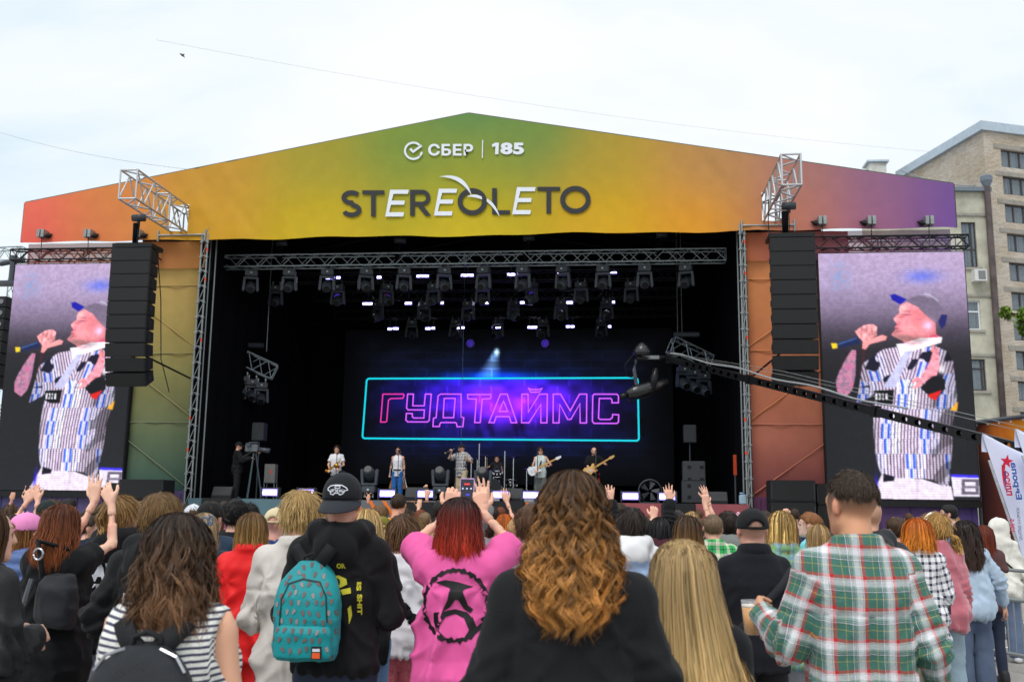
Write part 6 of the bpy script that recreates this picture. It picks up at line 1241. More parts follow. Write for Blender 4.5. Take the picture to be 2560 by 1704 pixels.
            if curl: ph = g.uniform(0, 6, nt_)[:, None]; pts[:, :, 0] += curl*np.sin(tt*cfreq*6.28+ph)*tt
            pts[:, :, 2] += (g.uniform(0, .06, nt_)[:, None])*tt; cv = (1+var*g.normal(size=nt_))[:, None].clip(.5, 1.9); cols = (c0*(1-tt[None, :, None])+ct*tt[None, :, None])*cv[:, :, None]
            Vr, Qr, Cr = ribbons(pts, np.full((nt_, m), w*1.3), cols, np.broadcast_to(np.array([0, -1., .1])+g.normal(size=(nt_, 1, 3))*.4, pts.shape)); add(Vr@Rh.T*HS+hc, Qr, Cr)
    else:
        # long hair: an envelope round the head and down the back, filled with strands
        zb = -length; E_ = env or [(-.0, A, B, yc), (-.08, A*1.02, B*.95, yc-.004), (-.16, A*1.05, B*.8, yc-.012), (zb, A*1.0, B*.55, yc-.02)]
        E_ = sorted(E_); ez = np.array([e_[0] for e_ in E_]); ea = np.array([e_[1] for e_ in E_]); eb = np.array([e_[2] for e_ in E_]); ey = np.array([e_[3] for e_ in E_])
        ztop = .112+top*.5
        def envl(zv):
            k = np.sqrt(np.clip(1-(np.clip(zv, 0, ztop)/ztop)**2.3, 0, 1)); a = np.interp(zv, ez, ea); b = np.interp(zv, ez, eb); y = np.interp(zv, ez, ey); return np.where(zv > 0, ea[-1]*k, a), np.where(zv > 0, eb[-1]*k, b), y
        f = Field(np.array([-.32, -.34, zb-.03]), np.array([.32, .2, .2]), max(res, .010)); secs = []
        for zv in np.concatenate([np.linspace(zb+.015, 0, 14), np.linspace(.012, ztop-.012, 9)]): a, b, y = envl(np.array(zv)); secs.append((zv, max(.012, a*shell), max(.012, b*shell), float(y), 0))
        f.loft(secs, .01, 2.1); X, Y, Z = np.meshgrid(*f.ax, indexing='ij'); th = np.abs(np.arctan2(X, -(Y-yc))); f.F[:] = np.maximum(f.F, np.where((Z < .075), (th-math.radians(thmax))*.1, -1)); f.F[:] = np.maximum(f.F, np.where(Z < -.07, Y-(-.03), -1))
        V, Q = f.mesh(); 
        if len(V):
            V[:, 0] += lean*np.clip(-V[:, 2]/length, 0, 1)**1.3; N_ = vnormals(V, Q); th_ = np.arctan2(V[:, 0], -(V[:, 1]-yc)); V = V+N_*(.010*(vnoise(np.stack([th_*14, V[:, 2]*5, 0*th_], 1), P.seed)-.6))[:, None]; ff = np.clip((.08-V[:, 2])/(length+.08), 0, 1)[:, None]; C = (c0*(1-ff)+ct*ff)*(.7+.45*vnoise(np.stack([th_*12, V[:, 2]*4, 0*th_], 1), P.seed+2))[:, None]; add(V@Rh.T*HS+hc, Q, C, np.stack([th_*42+1.2*np.sin(V[:, 2]*23), V[:, 2]*9, th_*0+P.seed], 1))
        m = m_ or (13 if P.res < .012 else 9 if P.res < .024 else 7); ng = clump or n; idx = g.integers(0, ng, n)
        th0 = g.uniform(-1, 1, ng)*math.radians(thmax); s0 = np.sqrt(g.uniform(.62, 1.08, ng)); u0 = g.uniform(0, .45, ng)**1.3; ln = length*(1-rag*g.random(ng)**1.5)*np.where(np.abs(th0) > math.radians(80), .93, 1); ph = g.uniform(0, 6.28, ng); cs = g.choice([-1, 1], ng); cval = 1+var*g.normal(size=ng)
        th = th0[idx]+g.normal(size=n)*(.03 if clump else 0); s_ = s0[idx]+g.normal(size=n)*(.03 if clump else 0); u_ = u0[idx]; L = ln[idx]+g.normal(size=n)*.012; tt = np.linspace(0, 1, m)
        arc = ztop*1.5; tot = arc*(1-u_)+L; dpos = tt[None]*tot[:, None]+arc*u_[:, None]
        phi = np.clip(dpos/arc, 0, 1)*math.pi/2; zv = np.where(dpos < arc, ztop*np.cos(phi)**.9, -(dpos-arc)); a, b, y = envl(zv)
        kk = np.where(zv > 0, np.sin(phi)**.9, 1.); a = np.where(zv > 0, ea[-1]*kk, a); b = np.where(zv > 0, eb[-1]*kk, b)
        fall = np.clip(-zv/length, 0, 1); thn = th[:, None]+wave*6*(sm_noise(g, ng, m, 3)[idx]*.9+.35*sm_noise(g, n, m, 3))*tt[None]+spread*th[:, None]*fall*.2; thn = np.where(zv < -.1, np.clip(thn, -1.75, 1.75), thn)
        fly = np.where(g.random(n) < .05, g.uniform(.05, .28, n), 0)[:, None]; rr = s_[:, None]+wave*4*(sm_noise(g, ng, m, 4)[idx]*.9+.3*sm_noise(g, n, m, 4))*fall+fly*np.clip(tt[None]*1.6-.2, 0, 1)*(.6+.4*sm_noise(g, n, m, 3))
        x = a*rr*np.sin(thn)+part*(1-np.clip(phi/1.2, 0, 1)); yv = y-b*rr*np.cos(thn); pts = np.stack([x+lean*fall**1.3, yv, zv], -1)
        out = np.stack([np.sin(thn), -np.cos(thn), 0*thn], -1); tang = np.stack([np.cos(thn), np.sin(thn), 0*thn], -1)
        if curl:
            amp = curl*np.clip((dpos-arc*.45)/.10, 0, 1)*(.7+.6*g.random(n))[:, None]; w_ = (cfreq*2*math.pi)*(dpos/.1)*(.85+.3*g.random(ng))[idx][:, None]*.25+ph[idx][:, None]+.6*sm_noise(g, ng, m, 3)[idx]+.15*sm_noise(g, n, m, 3); pts += tang*(np.cos(w_)*amp*cs[idx][:, None])[..., None]+out*(np.sin(w_)*amp)[..., None]
        pts += wave*np.stack([sm_noise(g, ng, m, 6)[idx]*.8+.3*sm_noise(g, n, m, 6), sm_noise(g, ng, m, 6)[idx]*.8+.3*sm_noise(g, n, m, 6), 0*zv], -1)*np.clip(fall*3, .1, 1)[..., None]
        cv = (cval[idx]*(1+.15*g.normal(size=n)))[:, None].clip(.4, 2.0); fm = np.clip(dpos/(arc+length), 0, 1)[..., None]; fm = np.clip((fm-.25)/.6, 0, 1); cols = (c0*(1-fm)+ct*fm)*cv[..., None]
        if streak is not None: q = (g.random(ng) < streak[1])[idx]; cols[q] = lin(streak[0])*cv[q][..., None]
        wv = np.full((n, m), w)*(.8+.5*g.random((n, 1)))*np.clip(1.15-tt[None]**4*1.1, .06, 1)
        Vr, Qr, Cr = ribbons(pts, wv, cols, out+g.normal(size=(n, 1, 3))*.35); add(Vr@Rh.T*HS+hc, Qr, Cr)
    P.hair = link('hair', mesh_np(np.concatenate(Vs), np.concatenate(Qs), HAIR, True, np.concatenate(Cs), extra={'pat': np.concatenate(Ps)}), P.root)
def make_cap(P, mat=None, back=False, strap=True, rise=.0, brimcol=None, name='cap', crown=.0):
    f = Field(np.array([-.16, -.26, -.08]), np.array([.16, .26, .2]), min(P.res, .012)); R_ = P.Rh; sg = -1 if back else 1
    f.ell((0, -.010, .036), (.091, .110, .094+rise), .02); f.cone((0, 0, .02), (0, 0, .021), .0, .0, 0)
    X, Y, Z = np.meshgrid(*f.ax, indexing='ij'); f.F[:] = np.maximum(f.F, (.020+.12*sg*Y*(-1 if False else 1))*0+.012-.16*Y*(0 if back else -1)*0-Z)
    if strap and not back:
        op = ((X/.042)**2+((Z-.022)/.034)**2-1)*.03; f.F[:] = np.where((Y < -.05) & (Z > .022), np.maximum(f.F, -op), f.F)
    # panel seams and button
    V, Q = f.mesh(); th = np.arctan2(V[:, 0], V[:, 1]); N_ = vnormals(V, Q); d_ = -.0022*np.exp(-((((th+math.pi/6) % (math.pi/3))-math.pi/6)/.035)**2)*(V[:, 2] > .03); V = V+N_*d_[:, None]
    c = link(name, mesh_np(V@R_.T*HS+P.hc, Q, mat, True), P.root)
    n = 20; ro = []; V = []
    for i in range(n+1):
        a = math.pi*(i/n); x = math.cos(a); y = math.sin(a); xi, yi = .088*x, .088*y; xo, yo = .096*x, (.095+.085*min(1, y*1.3) if y > 0 else .1)*1.0
        drop = .016*(x*x)*1.3; tilt_ = -.035 if not back else -.062
        V += [(xi, sg*yi*1.12, .018-drop*.3), (xo, sg*(.03+yo*y*.92 if y > .02 else .03), .018-drop+tilt_*y)]
    mb = MB(); Vt = [np.array(v) for v in V]; th_ = np.array([0, 0, .006])
    vv = [R_@v*HS+P.hc for v in Vt]+[R_@(v-th_)*HS+P.hc for v in Vt]; o = len(Vt); Fc = []
    for i in range(n): a, b, c2, d2 = 2*i, 2*i+1, 2*i+3, 2*i+2; Fc += [(a, b, c2, d2), (o+d2, o+c2, o+b, o+a), (b, o+b, o+c2, c2)]
    mb.add(vv, Fc); mb.build('brim', brimcol or mat, c, True)
    MB().lathe(R_@np.array([0, -.01, .130+rise])*HS+P.hc, [(.012, -.004), (.010, .004), (.002, .006)], 10).build('button', mat, c, True)
    if strap and not back: MB().path([R_@np.array((x, -.010-.110*math.sqrt(1-(x/.091)**2)*1.0-.002, .018))*HS+P.hc for x in np.linspace(-.046, .046, 7)], .009, 6).build('strap', mat, c)
    P.cap = c
def decal(P, V2, F, mat, name='print', zc=0., xc=0., off=.004, src=None, parent=None, ydir=1, maxedge=.03):
    """print a flat figure (x right, y up) on the back of a garment; ydir -1 prints on the chest"""
    bm_ = bmesh.new(); vs_ = [bm_.verts.new((q[0]+xc, 0, q[1]+zc)) for q in V2]
    for f_ in F:
        try: bm_.faces.new([vs_[i] for i in f_])
        except ValueError: pass
    for _ in range(3):
        es = [e for e in bm_.edges if e.calc_length() > maxedge]
        if not es: break
        bmesh.ops.subdivide_edges(bm_, edges=es, cuts=1); bmesh.ops.triangulate(bm_, faces=bm_.faces)
    me0 = (src or P.top).data; bvh = BVHTree.FromPolygons([v.co for v in me0.vertices], [p.vertices[:] for p in me0.polygons])
    dead = []
    for v in bm_.verts:
        h, n_, i, d_ = bvh.ray_cast(Vector((v.co.x, -1.*ydir, v.co.z)), Vector((0, ydir, 0)))
        if h is None: dead.append(v)
        else: v.co = h+Vector((0, -off*ydir, 0))
    bmesh.ops.delete(bm_, geom=dead, context='VERTS'); me = bpy.data.meshes.new('decal'); bm_.to_mesh(me); bm_.free(); me.materials.append(mat); me.polygons.foreach_set('use_smooth', np.ones(len(me.polygons), bool))
    return link(name, me, parent or P.top)
def strap_on(P, pts, wd, mat, name='strap', parent=None, th=.004, src=None):   # strap lying on the back through (x,z) points
    me0 = (src or P.top).data; bvh = BVHTree.FromPolygons([v.co for v in me0.vertices], [p.vertices[:] for p in me0.polygons]); L = []
    for x, z in pts:
        h, n_, i, d_ = bvh.ray_cast(Vector((x, -1, z)), Vector((0, 1, 0))); L.append(Vector((x, h.y-.008 if h else -.02, z)))
    V = []; n = len(L)
    for i, p in enumerate(L):
        t = (L[min(i+1, n-1)]-L[max(0, i-1)]).normalized(); s = t.cross(Vector((0, -1, 0))).normalized(); V += [p-s*wd/2, p+s*wd/2, p+s*wd/2+Vector((0, -th, 0)), p-s*wd/2+Vector((0, -th, 0))]
    F = [(4*i+a, 4*i+b, 4*i+4+b, 4*i+4+a) for i in range(n-1) for a, b in ((0, 1), (1, 2), (2, 3), (3, 0))]
    mb = MB(); mb.add(V, F); return mb.build(name, mat, parent, True)
# ================================================================== patterns and accessories
def plaid(name, per, su, sv, warp=0., perv=None, rough=.85):
    if name in MATS: return MATS[name]
    m = cloth(name, (128, 128, 128), rough); t = m.node_tree; b = t.nodes['Principled BSDF']; a = nn('ShaderNodeAttribute', t, attribute_name='pat'); sp = nn('ShaderNodeSeparateXYZ', t); t.links.new(a.outputs['Vector'], sp.inputs[0]); outs = []
    for i, (stops, p) in enumerate(((su, per), (sv, perv or per))):
        if not stops: continue
        dv = nn('ShaderNodeMath', t, operation='MULTIPLY_ADD'); dv.inputs[1].default_value = 1/p; dv.inputs[2].default_value = 40; t.links.new(sp.outputs[i], dv.inputs[0])
        fr = nn('ShaderNodeMath', t, operation='FRACT'); t.links.new(dv.outputs[0], fr.inputs[0]); r = nn('ShaderNodeValToRGB', t); r.color_ramp.interpolation = 'CONSTANT' if len(stops) > 2 else 'CONSTANT'
        e_ = r.color_ramp.elements; e_[0].position = 0; e_[0].color = (*lin(stops[0][1]), 1); e_[1].position = stops[1][0]; e_[1].color = (*lin(stops[1][1]), 1)
        for (q, c) in stops[2:]: z = e_.new(q); z.color = (*lin(c), 1)
        t.links.new(fr.outputs[0], r.inputs[0]); outs.append(r.outputs[0])
    if len(outs) == 2:
        mx_ = nn('ShaderNodeMix', t, data_type='RGBA'); mx_.inputs[0].default_value = .5; t.links.new(outs[0], mx_.inputs[6]); t.links.new(outs[1], mx_.inputs[7]); src = mx_.outputs[2]
    else: src = outs[0]
    no = nn('ShaderNodeTexNoise', t); no.inputs['Scale'].default_value = 140; no.inputs['Detail'].default_value = 2; tcn = nn('ShaderNodeTexCoord', t); t.links.new(tcn.outputs['Object'], no.inputs['Vector'])
    mr = nn('ShaderNodeMapRange', t); mr.inputs[1].default_value = .25; mr.inputs[2].default_value = .75; mr.inputs[3].default_value = .86; mr.inputs[4].default_value = 1.12; t.links.new(no.outputs[0], mr.inputs[0])
    vm = nn('ShaderNodeVectorMath', t, operation='SCALE'); t.links.new(src, vm.inputs[0]); t.links.new(mr.outputs[0], vm.inputs['Scale']); t.links.new(vm.outputs[0], b.inputs['Base Color'])
    return m
blk = lambda k=0: cloth('black_cloth_%d' % k, [(17, 17, 20), (20, 21, 25), (14, 15, 18), (22, 23, 26)][k], .9)
denim = lambda n, c: cloth('denim_' + n, c, .85, .16, 7, .25, 300)
DJ = denim('dark', (44, 52, 72)); BJ = denim('blue', (92, 122, 160)); LJ = denim('light', (150, 172, 186)); GJ = denim('grey', (120, 124, 142)); KJ = denim('black', (30, 30, 34))
def crowd(px, py, d_, label, hh=.0, **k):
    q = atd(px, py, d_); H = float(np.clip(q[2]-hh, 1.50, 1.95)); k.setdefault('res', max(.0100, .0022*d_)); k.setdefault('shoes', (40, 40, 44) if px > 1500 and d_ > 5 else None); k.setdefault('bottom', dict(kind='jeans', mat=DJ)); k.setdefault('rz', .10)
    k.setdefault('seed', int(px*7+py) % 9973); return make_person(label, (q[0], q[1], 0), H, **k)
BR, DB, BL, DBL, BK, RD, OR = (84, 58, 38), (52, 38, 28), (206, 176, 120), (150, 122, 82), (28, 25, 25), (120, 52, 24), (196, 112, 32)
def backpack(P, mat, label, w_, h_, dp, zc, xc=0., strapm=None, pocket=True, name='backpack', gap=.0, tilt=0.):
    """a rounded rucksack resting on the wearer's back"""
    me0 = P.top.data; bvh = BVHTree.FromPolygons([v.co for v in me0.vertices], [p.vertices[:] for p in me0.polygons]); h = bvh.ray_cast(Vector((xc, -1, zc+h_*.3)), Vector((0, 1, 0)))[0]; y0 = (h.y if h else -.12)+.01-gap
    t = thing(name, label, 'backpack', P.root.location, P.root.rotation_euler.z); z0 = zc-h_/2
    f = Field((xc-w_, y0-dp-.1, z0-.06), (xc+w_, y0+.08, z0+h_+.08), .009)
    sec = []
    for a in np.linspace(0, 1, 16):
        k = (1-max(0, (a-.55)/.45)**2.4*.62)*(1-max(0, (.08-a)/.08)*.12); kd = (1-max(0, (a-.4)/.6)**2*.62)*(1-max(0, (.06-a)/.06)*.2); sec.append((z0+a*h_, w_/2*k, dp/2*kd, y0-dp/2*kd, xc))
    f.loft(sec, .01, 3.0)
    V, Q = f.mesh(); N_ = vnormals(V, Q); d_ = .007*((1-np.abs(2*vnoise(V*[16, 16, 10], 5)-1))**2-.3)+.003*(vnoise(V*40, 6)-.5); V = V+N_*d_[:, None]; b = link('main_body', mesh_np(V, Q, mat, True), t); P.pack = b; P.packt = t
    if pocket:
        f = Field((xc-w_, y0-dp-.12, z0-.04), (xc+w_, y0+.05, z0+h_*.5), .009); f.loft([(z0+.02, w_*.40, dp*.18, y0-dp*.93, xc), (z0+h_*.05, w_*.43, dp*.22, y0-dp*.93, xc), (z0+h_*.30, w_*.43, dp*.2, y0-dp*.92, xc), (z0+h_*.36, w_*.40, dp*.12, y0-dp*.9, xc)], .02, 3.2); V, Q = f.mesh(); N_ = vnormals(V, Q); V = V+N_*(.006*((1-np.abs(2*vnoise(V*[16, 16, 16], 8)-1))**2-.3))[:, None]; P.pocket = link('front_pocket', mesh_np(V, Q, mat, True), t)
    sm_ = strapm or mat; bvh2 = bvh
    for sd in (-1, 1):
        L = []
        for u in np.linspace(0, 1, 9):
            x = xc+sd*(.03+(abs(P.sh[sd][0])*.62-.03)*u**.8)*1.0; z = z0+h_*.96+(P.sh[sd][2]+.03-(z0+h_*.96))*u; hit = bvh2.ray_cast(Vector((x, -1, z)), Vector((0, 1, 0)))[0]; L.append(Vector((x, (hit.y if hit else -.02)-.012, z)))
        V = []; n = len(L)
        for i, p in enumerate(L):
            tt = (L[min(i+1, n-1)]-L[max(0, i-1)]).normalized(); s = tt.cross(Vector((0, -1, 0))).normalized(); V += [p-s*.03, p+s*.03, p+s*.028+Vector((0, -.009, 0)), p-s*.028+Vector((0, -.009, 0))]
        MB().add(V, [(4*i+a, 4*i+b2, 4*i+4+b2, 4*i+4+a) for i in range(n-1) for a, b2 in ((0, 1), (1, 2), (2, 3), (3, 0))]).build('shoulder_strap', sm_, t, True)
    hz = z0+h_; MB().path([(xc-.04, y0-.03, hz-.02), (xc-.038, y0-.03, hz+.02), (xc, y0-.03, hz+.035), (xc+.038, y0-.03, hz+.02), (xc+.04, y0-.03, hz-.02)], .008, 6).build('grab_handle', sm_, t, True)
    P.pk = (xc, y0, z0, w_, h_, dp); return t
# ================================================================== the near crowd
# -- man in the green plaid shirt
G1, W1, R1, N1, Y1 = (66, 112, 100), (226, 226, 232), (196, 42, 46), (40, 66, 80), (214, 186, 84)
st1 = [(0, G1), (.17, Y1), (.185, G1), (.36, N1), (.385, W1), (.41, N1), (.435, (140, 166, 160)), (.47, N1), (.49, (150, 172, 166)), (.56, (224, 224, 230)), (.74, (190, 120, 120)), (.755, (216, 216, 222)), (.79, R1), (.90, G1)]
PL = plaid('green_plaid', .112, st1, st1)
P = crowd(2128, 1186, 3.85, 'man in a green, white and red plaid shirt holding a beer cup', sex='m', build=1.0, skin=(206, 150, 116), hairc=(58, 46, 36), scalp=.9, hyaw=.42, hpitch=-.04, rz=.12, arms=(('ik', (.30, .26, 1.27), (.1, -.7, -1), (-.1, .95, .2), 'hold'), ('ik', (.33, .06, .94), (0, -1, -.2), (.12, .1, -1), 'fist')),
          top=dict(kind='shirt', mat=PL, collar=True, pattern=True, ease=.012, hem=.40, seam=.715, fold=.012, name='plaid_shirt'), hair=dict(kind='crop', n=3000, vol=.0, strand=.036, w=.0024, cut=.02, var=.3, lift=.008), bottom=dict(kind='straight', mat=KJ))
w_ = P.wr[-1]+P.fd[-1]*.075
ct_ = thing('beer_cup', 'clear plastic cup of beer in the plaid shirt man\'s left hand', 'cup', P.root.location, P.root.rotation_euler.z); cx, cy, cz = w_+np.array([-.018, .03, -.03])
MB().lathe((cx, cy, cz), [(.031, -.085), (.043, .055), (.0415, .055), (.0295, -.083)], 20).build('cup_wall', M('clear_plastic', (225, 230, 235), rough=.12, spec=.6, alpha=.16), ct_, True)
MB().lathe((cx, cy, cz), [(.0285, -.082), (.0385, .026)], 20).build('beer', M('beer', (240, 166, 4), rough=.15, spec=.5, alpha=.95), ct_, True); MB().lathe((cx, cy, cz), [(.0386, .0265), (.0395, .036)], 20).build('foam', M('foam', (235, 230, 215), rough=.9), ct_, True)
ww = thing('wristwatch', 'steel wristwatch on the plaid shirt man\'s left wrist', 'watch', P.root.location, P.root.rotation_euler.z); q = P.wr[-1]-P.fd[-1]*.02; R_ = Vector(P.fd[-1]).to_track_quat('Z', 'Y').to_matrix(); MB().lathe(q, [(.034, -.011), (.036, 0), (.034, .011)], 16, R_).build('band', M('watch_steel', (200, 204, 208), rough=.25, metal=.85), ww, True); MB().lathe(q+np.array([-.02, -.03, .008]), [(.020, -.006), (.020, .006)], 14, Matrix.Rotation(1.2, 3, 'X')).build('dial', M('watch_dial', (225, 228, 232), rough=.2), ww)
br_ = thing('beaded_bracelet', 'dark beaded bracelet on the plaid shirt man\'s right wrist', 'bracelet', P.root.location, P.root.rotation_euler.z); R_ = Vector(P.fd[1]).to_track_quat('Z', 'Y').to_matrix()
for j in range(2):
    for k in range(14): a = k*6.283/14; MB().lathe(P.wr[1]-P.fd[1]*(.012+.02*j)+np.array(R_ @ Vector((.036*math.cos(a), .036*math.sin(a), 0))), [(.002, -.008), (.008, -.003), (.008, .003), (.002, .008)], 6).build('bead', M('bead_dark', (52, 38, 32), rough=.3), br_, True)
# -- woman with big curly auburn hair
P = crowd(1432, 1172, 2.8, 'woman with big curly golden brown hair in a black jacket', sex='f', build=1.14, hairc=(68, 46, 27), rz=.05, arms=(((.30, -.05, -1), (-.15, .5, -.9), 'relax'), ((.30, -.05, -1), (-.15, .5, -.9), 'relax')), hh=.012,
          top=dict(kind='jacket', mat=blk(3), ease=-.002, fold=.014, name='jacket'), hair=dict(kind='long', n=5400, clump=220, rag=.42, tip=(176, 122, 62), length=.285, shell=.84, env=[(-.285, .078, .055, -.125), (-.21, .106, .075, -.11), (-.13, .118, .098, -.065), (-.05, .106, .112, -.025), (0, .090, .110, -.015)], thmax=132, m_=30, curl=.011, cfreq=5.4, wave=.008, w=.0022, var=.48, top=.02))
P_curly = P
# -- brunette with the striped top and black rucksack
STR = plaid('navy_stripe', .0185, None, [(0, (232, 232, 226)), (.58, (72, 74, 96))])
P = crowd(448, 1285, 2.95, 'woman with wavy dark brown hair in a striped sleeveless top', sex='f', build=1.26, hairc=(48, 36, 28), skin=(226, 172, 142), rz=.0, arms=(((.24, -.02, -1), (.1, .25, -1), 'relax'), ((.24, -.02, -1), (.1, .25, -1), 'relax')),
          top=dict(kind='sleeveless', mat=STR, pattern=True, ease=.02, name='striped_top'), hair=dict(kind='long', lean=.022, n=5200, clump=330, tip=(108, 76, 50), length=.215, shell=.86, env=[(-.22, .122, .072, -.085), (-.16, .116, .092, -.06), (-.09, .102, .106, -.03), (-.03, .092, .110, -.02), (0, .089, .110, -.012)], thmax=140, curl=.011, cfreq=3.2, m_=17, wave=.009, w=.0024, var=.36, top=.012), bottom=dict(kind='jeans', mat=KJ))
bm_ = cloth('black_nylon', (30, 33, 38), .55, .1, 6, .3, 260); BP = backpack(P, bm_, 'small black rucksack on the back of the woman in stripes', .30, .36, .13, .675*P.H, .01, cloth('strap_black', (24, 26, 30), .7))
xc, y0, z0, w0, h0, d0 = P.pk; zm = M('zip_metal', (176, 178, 184), rough=.3, metal=.8)
pm = MB().box((xc+.02, y0-d0*1.19, z0+h0*.28), (.085, .006, .02)).build('name_plate', M('plate_steel', (96, 100, 104), rough=.3, metal=.6), BP)
for sx in (-1, 1): MB().lathe((xc+.02+sx*.034, y0-d0*1.215, z0+h0*.28), [(.007, 0), (.007, .004)], 10, Matrix.Rotation(math.pi/2, 3, 'X')).build('rivet', zm, pm)
for sd in (-1, 1): MB().path([(xc+sd*.05, y0-.05, z0+h0*.98), (xc+sd*.10, y0-.06, z0+h0*.93), (xc+sd*.128, y0-.065, z0+h0*.82)], .005, 5).build('zip', zm, BP)
# -- woman with very long straight blonde hair
P = crowd(1706, 1348, 3.0, 'woman with very long straight blonde hair and a dark top', sex='f', build=1.0, hairc=(160, 134, 92), rz=.05, top=dict(kind='tee', mat=blk(1)), hair=dict(kind='long', n=6000, clump=520, tip=(222, 186, 122), length=.70, env=[(-.70, .150, .05, -.115), (-.55, .158, .065, -.115), (-.40, .150, .075, -.105), (-.28, .136, .085, -.085), (-.16, .118, .095, -.05), (-.06, .102, .108, -.02), (0, .092, .108, -.012)], thmax=112, lean=.075, wave=.0050, w=.0027, var=.26, top=.004, spread=.0), bottom=dict(kind='jeans', mat=DJ))
# -- man with backwards cap and teal rucksack
P = crowd(858, 1196, 4.9, 'man in a black hoodie and backwards black cap carrying a teal rucksack', sex='m', build=1.02, skin=(222, 160, 136), hairc=(70, 50, 36), scalp=.7, hyaw=-.10, rz=.08, arms=('front', 'front'), top=dict(kind='hoodie', mat=blk(0), hood='down', fold=.018, hem=.50, name='hoodie'), cap=dict(mat=cloth('cap_black', (24, 27, 32), .8), back=True, brimcol=cloth('cap_brim_grey', (46, 50, 56), .85), rise=.012), bottom=dict(kind='straight', mat=DJ))
wh = M('print_white', (214, 218, 228), rough=.7)
lg = [(-.048, .012), (-.036, .022), (-.012, .027), (.02, .026), (.042, .014), (.048, .004), (.034, -.001), (.027, -.015), (.014, -.020), (.006, -.012), (-.012, -.012), (-.018, -.020), (-.032, -.016), (-.036, -.002), (-.047, .002)]
V2, F2 = strip2d(lg, .0042, True); cz = P.hc[2]+.058
decal(P, V2, F2, wh, 'skateboard_badge', cz, -.006, .003, P.cap, P.cap, 1, .02)
V2, F2 = text2d('OFF THE WALL', 1, .03); V2 = fit2d(V2, -.034, .036, -.009, .007); decal(P, V2, F2, wh, 'badge_lettering', cz, -.006, .0035, P.cap, P.cap, 1, .02); V2, F2 = strip2d([(-.012, .012), (.012, .012), (.012, .022), (-.012, .022)], .003, True); decal(P, V2, F2, wh, 'badge_board', cz, -.006, .0035, P.cap, P.cap, 1, .02)
ye = M('print_yellow', (196, 188, 52), rough=.8)
for s_, x0, x1, za, zb, vert in (('SHIT', .118, .140, -.20, -.105, 1), ('IS', .112, .132, -.09, -.05, 1), ('OF', -.075, -.035, .0, .024, 0), ('OR', .02, .06, .012, .036, 0)):
    V2, F2 = text2d(s_, 1, .05)
    if vert: V2 = np.stack([V2[:, 1], -V2[:, 0]], 1)
    V2 = fit2d(V2, x0, x1, za, zb); decal(P, V2, F2, ye, 'lettering', .76*P.H, 0, .004)
for poly_ in ([(-.04, -.045), (-.015, -.022), (.03, -.02), (.065, -.035), (.07, -.06), (.04, -.075), (.0, -.07)], [(.04, -.085), (.085, -.075), (.09, -.1), (.05, -.108)], [(.075, -.17), (.09, -.155), (.095, -.20), (.085, -.24)]): decal(P, poly_, [tuple(range(len(poly_)))], ye, 'skull_print', .76*P.H, 0, .004)
decal(P, arc2d((.02, -.05), .018, 0, 330, 12), [tuple(range(13))], M('print_black', (16, 16, 18)), 'skull_eye', .76*P.H, 0, .006)
TEAL = cloth('teal_nylon', (14, 138, 144), .45, .07, 5, .2, 200, .1); BP = backpack(P, TEAL, 'teal rucksack with small owl prints on the black hoodie man', .30, .44, .16, .662*P.H, -.10, cloth('strap_black', (24, 26, 30)))
xc, y0, z0, w0, h0, d0 = P.pk; ow = M('owl_print', (112, 92, 92), rough=.8); ow2 = M('owl_print_light', (140, 130, 130), rough=.8)
og = np.random.default_rng(4)
for i in range(8):
    for j in range(11):
        x = -.135+.037*i+(.018 if j % 2 else 0)+og.normal()*.004; z = z0+.02+.040*j+og.normal()*.005; an = og.normal()*.35
        src = P.pocket if z < z0+h0*.33 and abs(x) < w0*.4 else P.pack; ca, sa = math.cos(an), math.sin(an)
        sh_ = [(0, .013), (.004, .010), (.007, .012), (.0075, .003), (.0055, -.006), (.002, -.013), (-.003, -.012), (-.006, -.004), (-.007, .011), (-.003, .010)]
        decal(P, [(q[0]*ca-q[1]*sa, q[0]*sa+q[1]*ca) for q in sh_], [tuple(range(10))], ow if og.random() < .75 else ow2, 'owl_motif', z, xc+x, .0035, src, P.packt, 1, .05)
V2, F2 = strip2d([(-w0*.36, z0+h0*.30), (-w0*.36, z0+h0*.62), (-w0*.28, z0+h0*.78), (-.02, z0+h0*.83), (w0*.2, z0+h0*.80), (w0*.32, z0+h0*.66), (w0*.36, z0+h0*.40)], .006); decal(P, V2, F2, M('zip_black', (18, 18, 20), rough=.6), 'zip', 0, xc, .005, P.pack, P.packt, 1, .02)
lb = MB().box((xc+.072, y0-d0*1.17, z0+.048), (.045, .008, .055)).build('label_patch', M('patch_black', (18, 18, 20)), BP); MB().box((xc+.072, y0-d0*1.17-.006, z0+.060), (.033, .004, .012)).build('patch_lettering', wh, lb); MB().box((xc+.072, y0-d0*1.17-.006, z0+.037), (.035, .004, .024)).build('patch_block', M('patch_orange', (232, 92, 40)), lb)
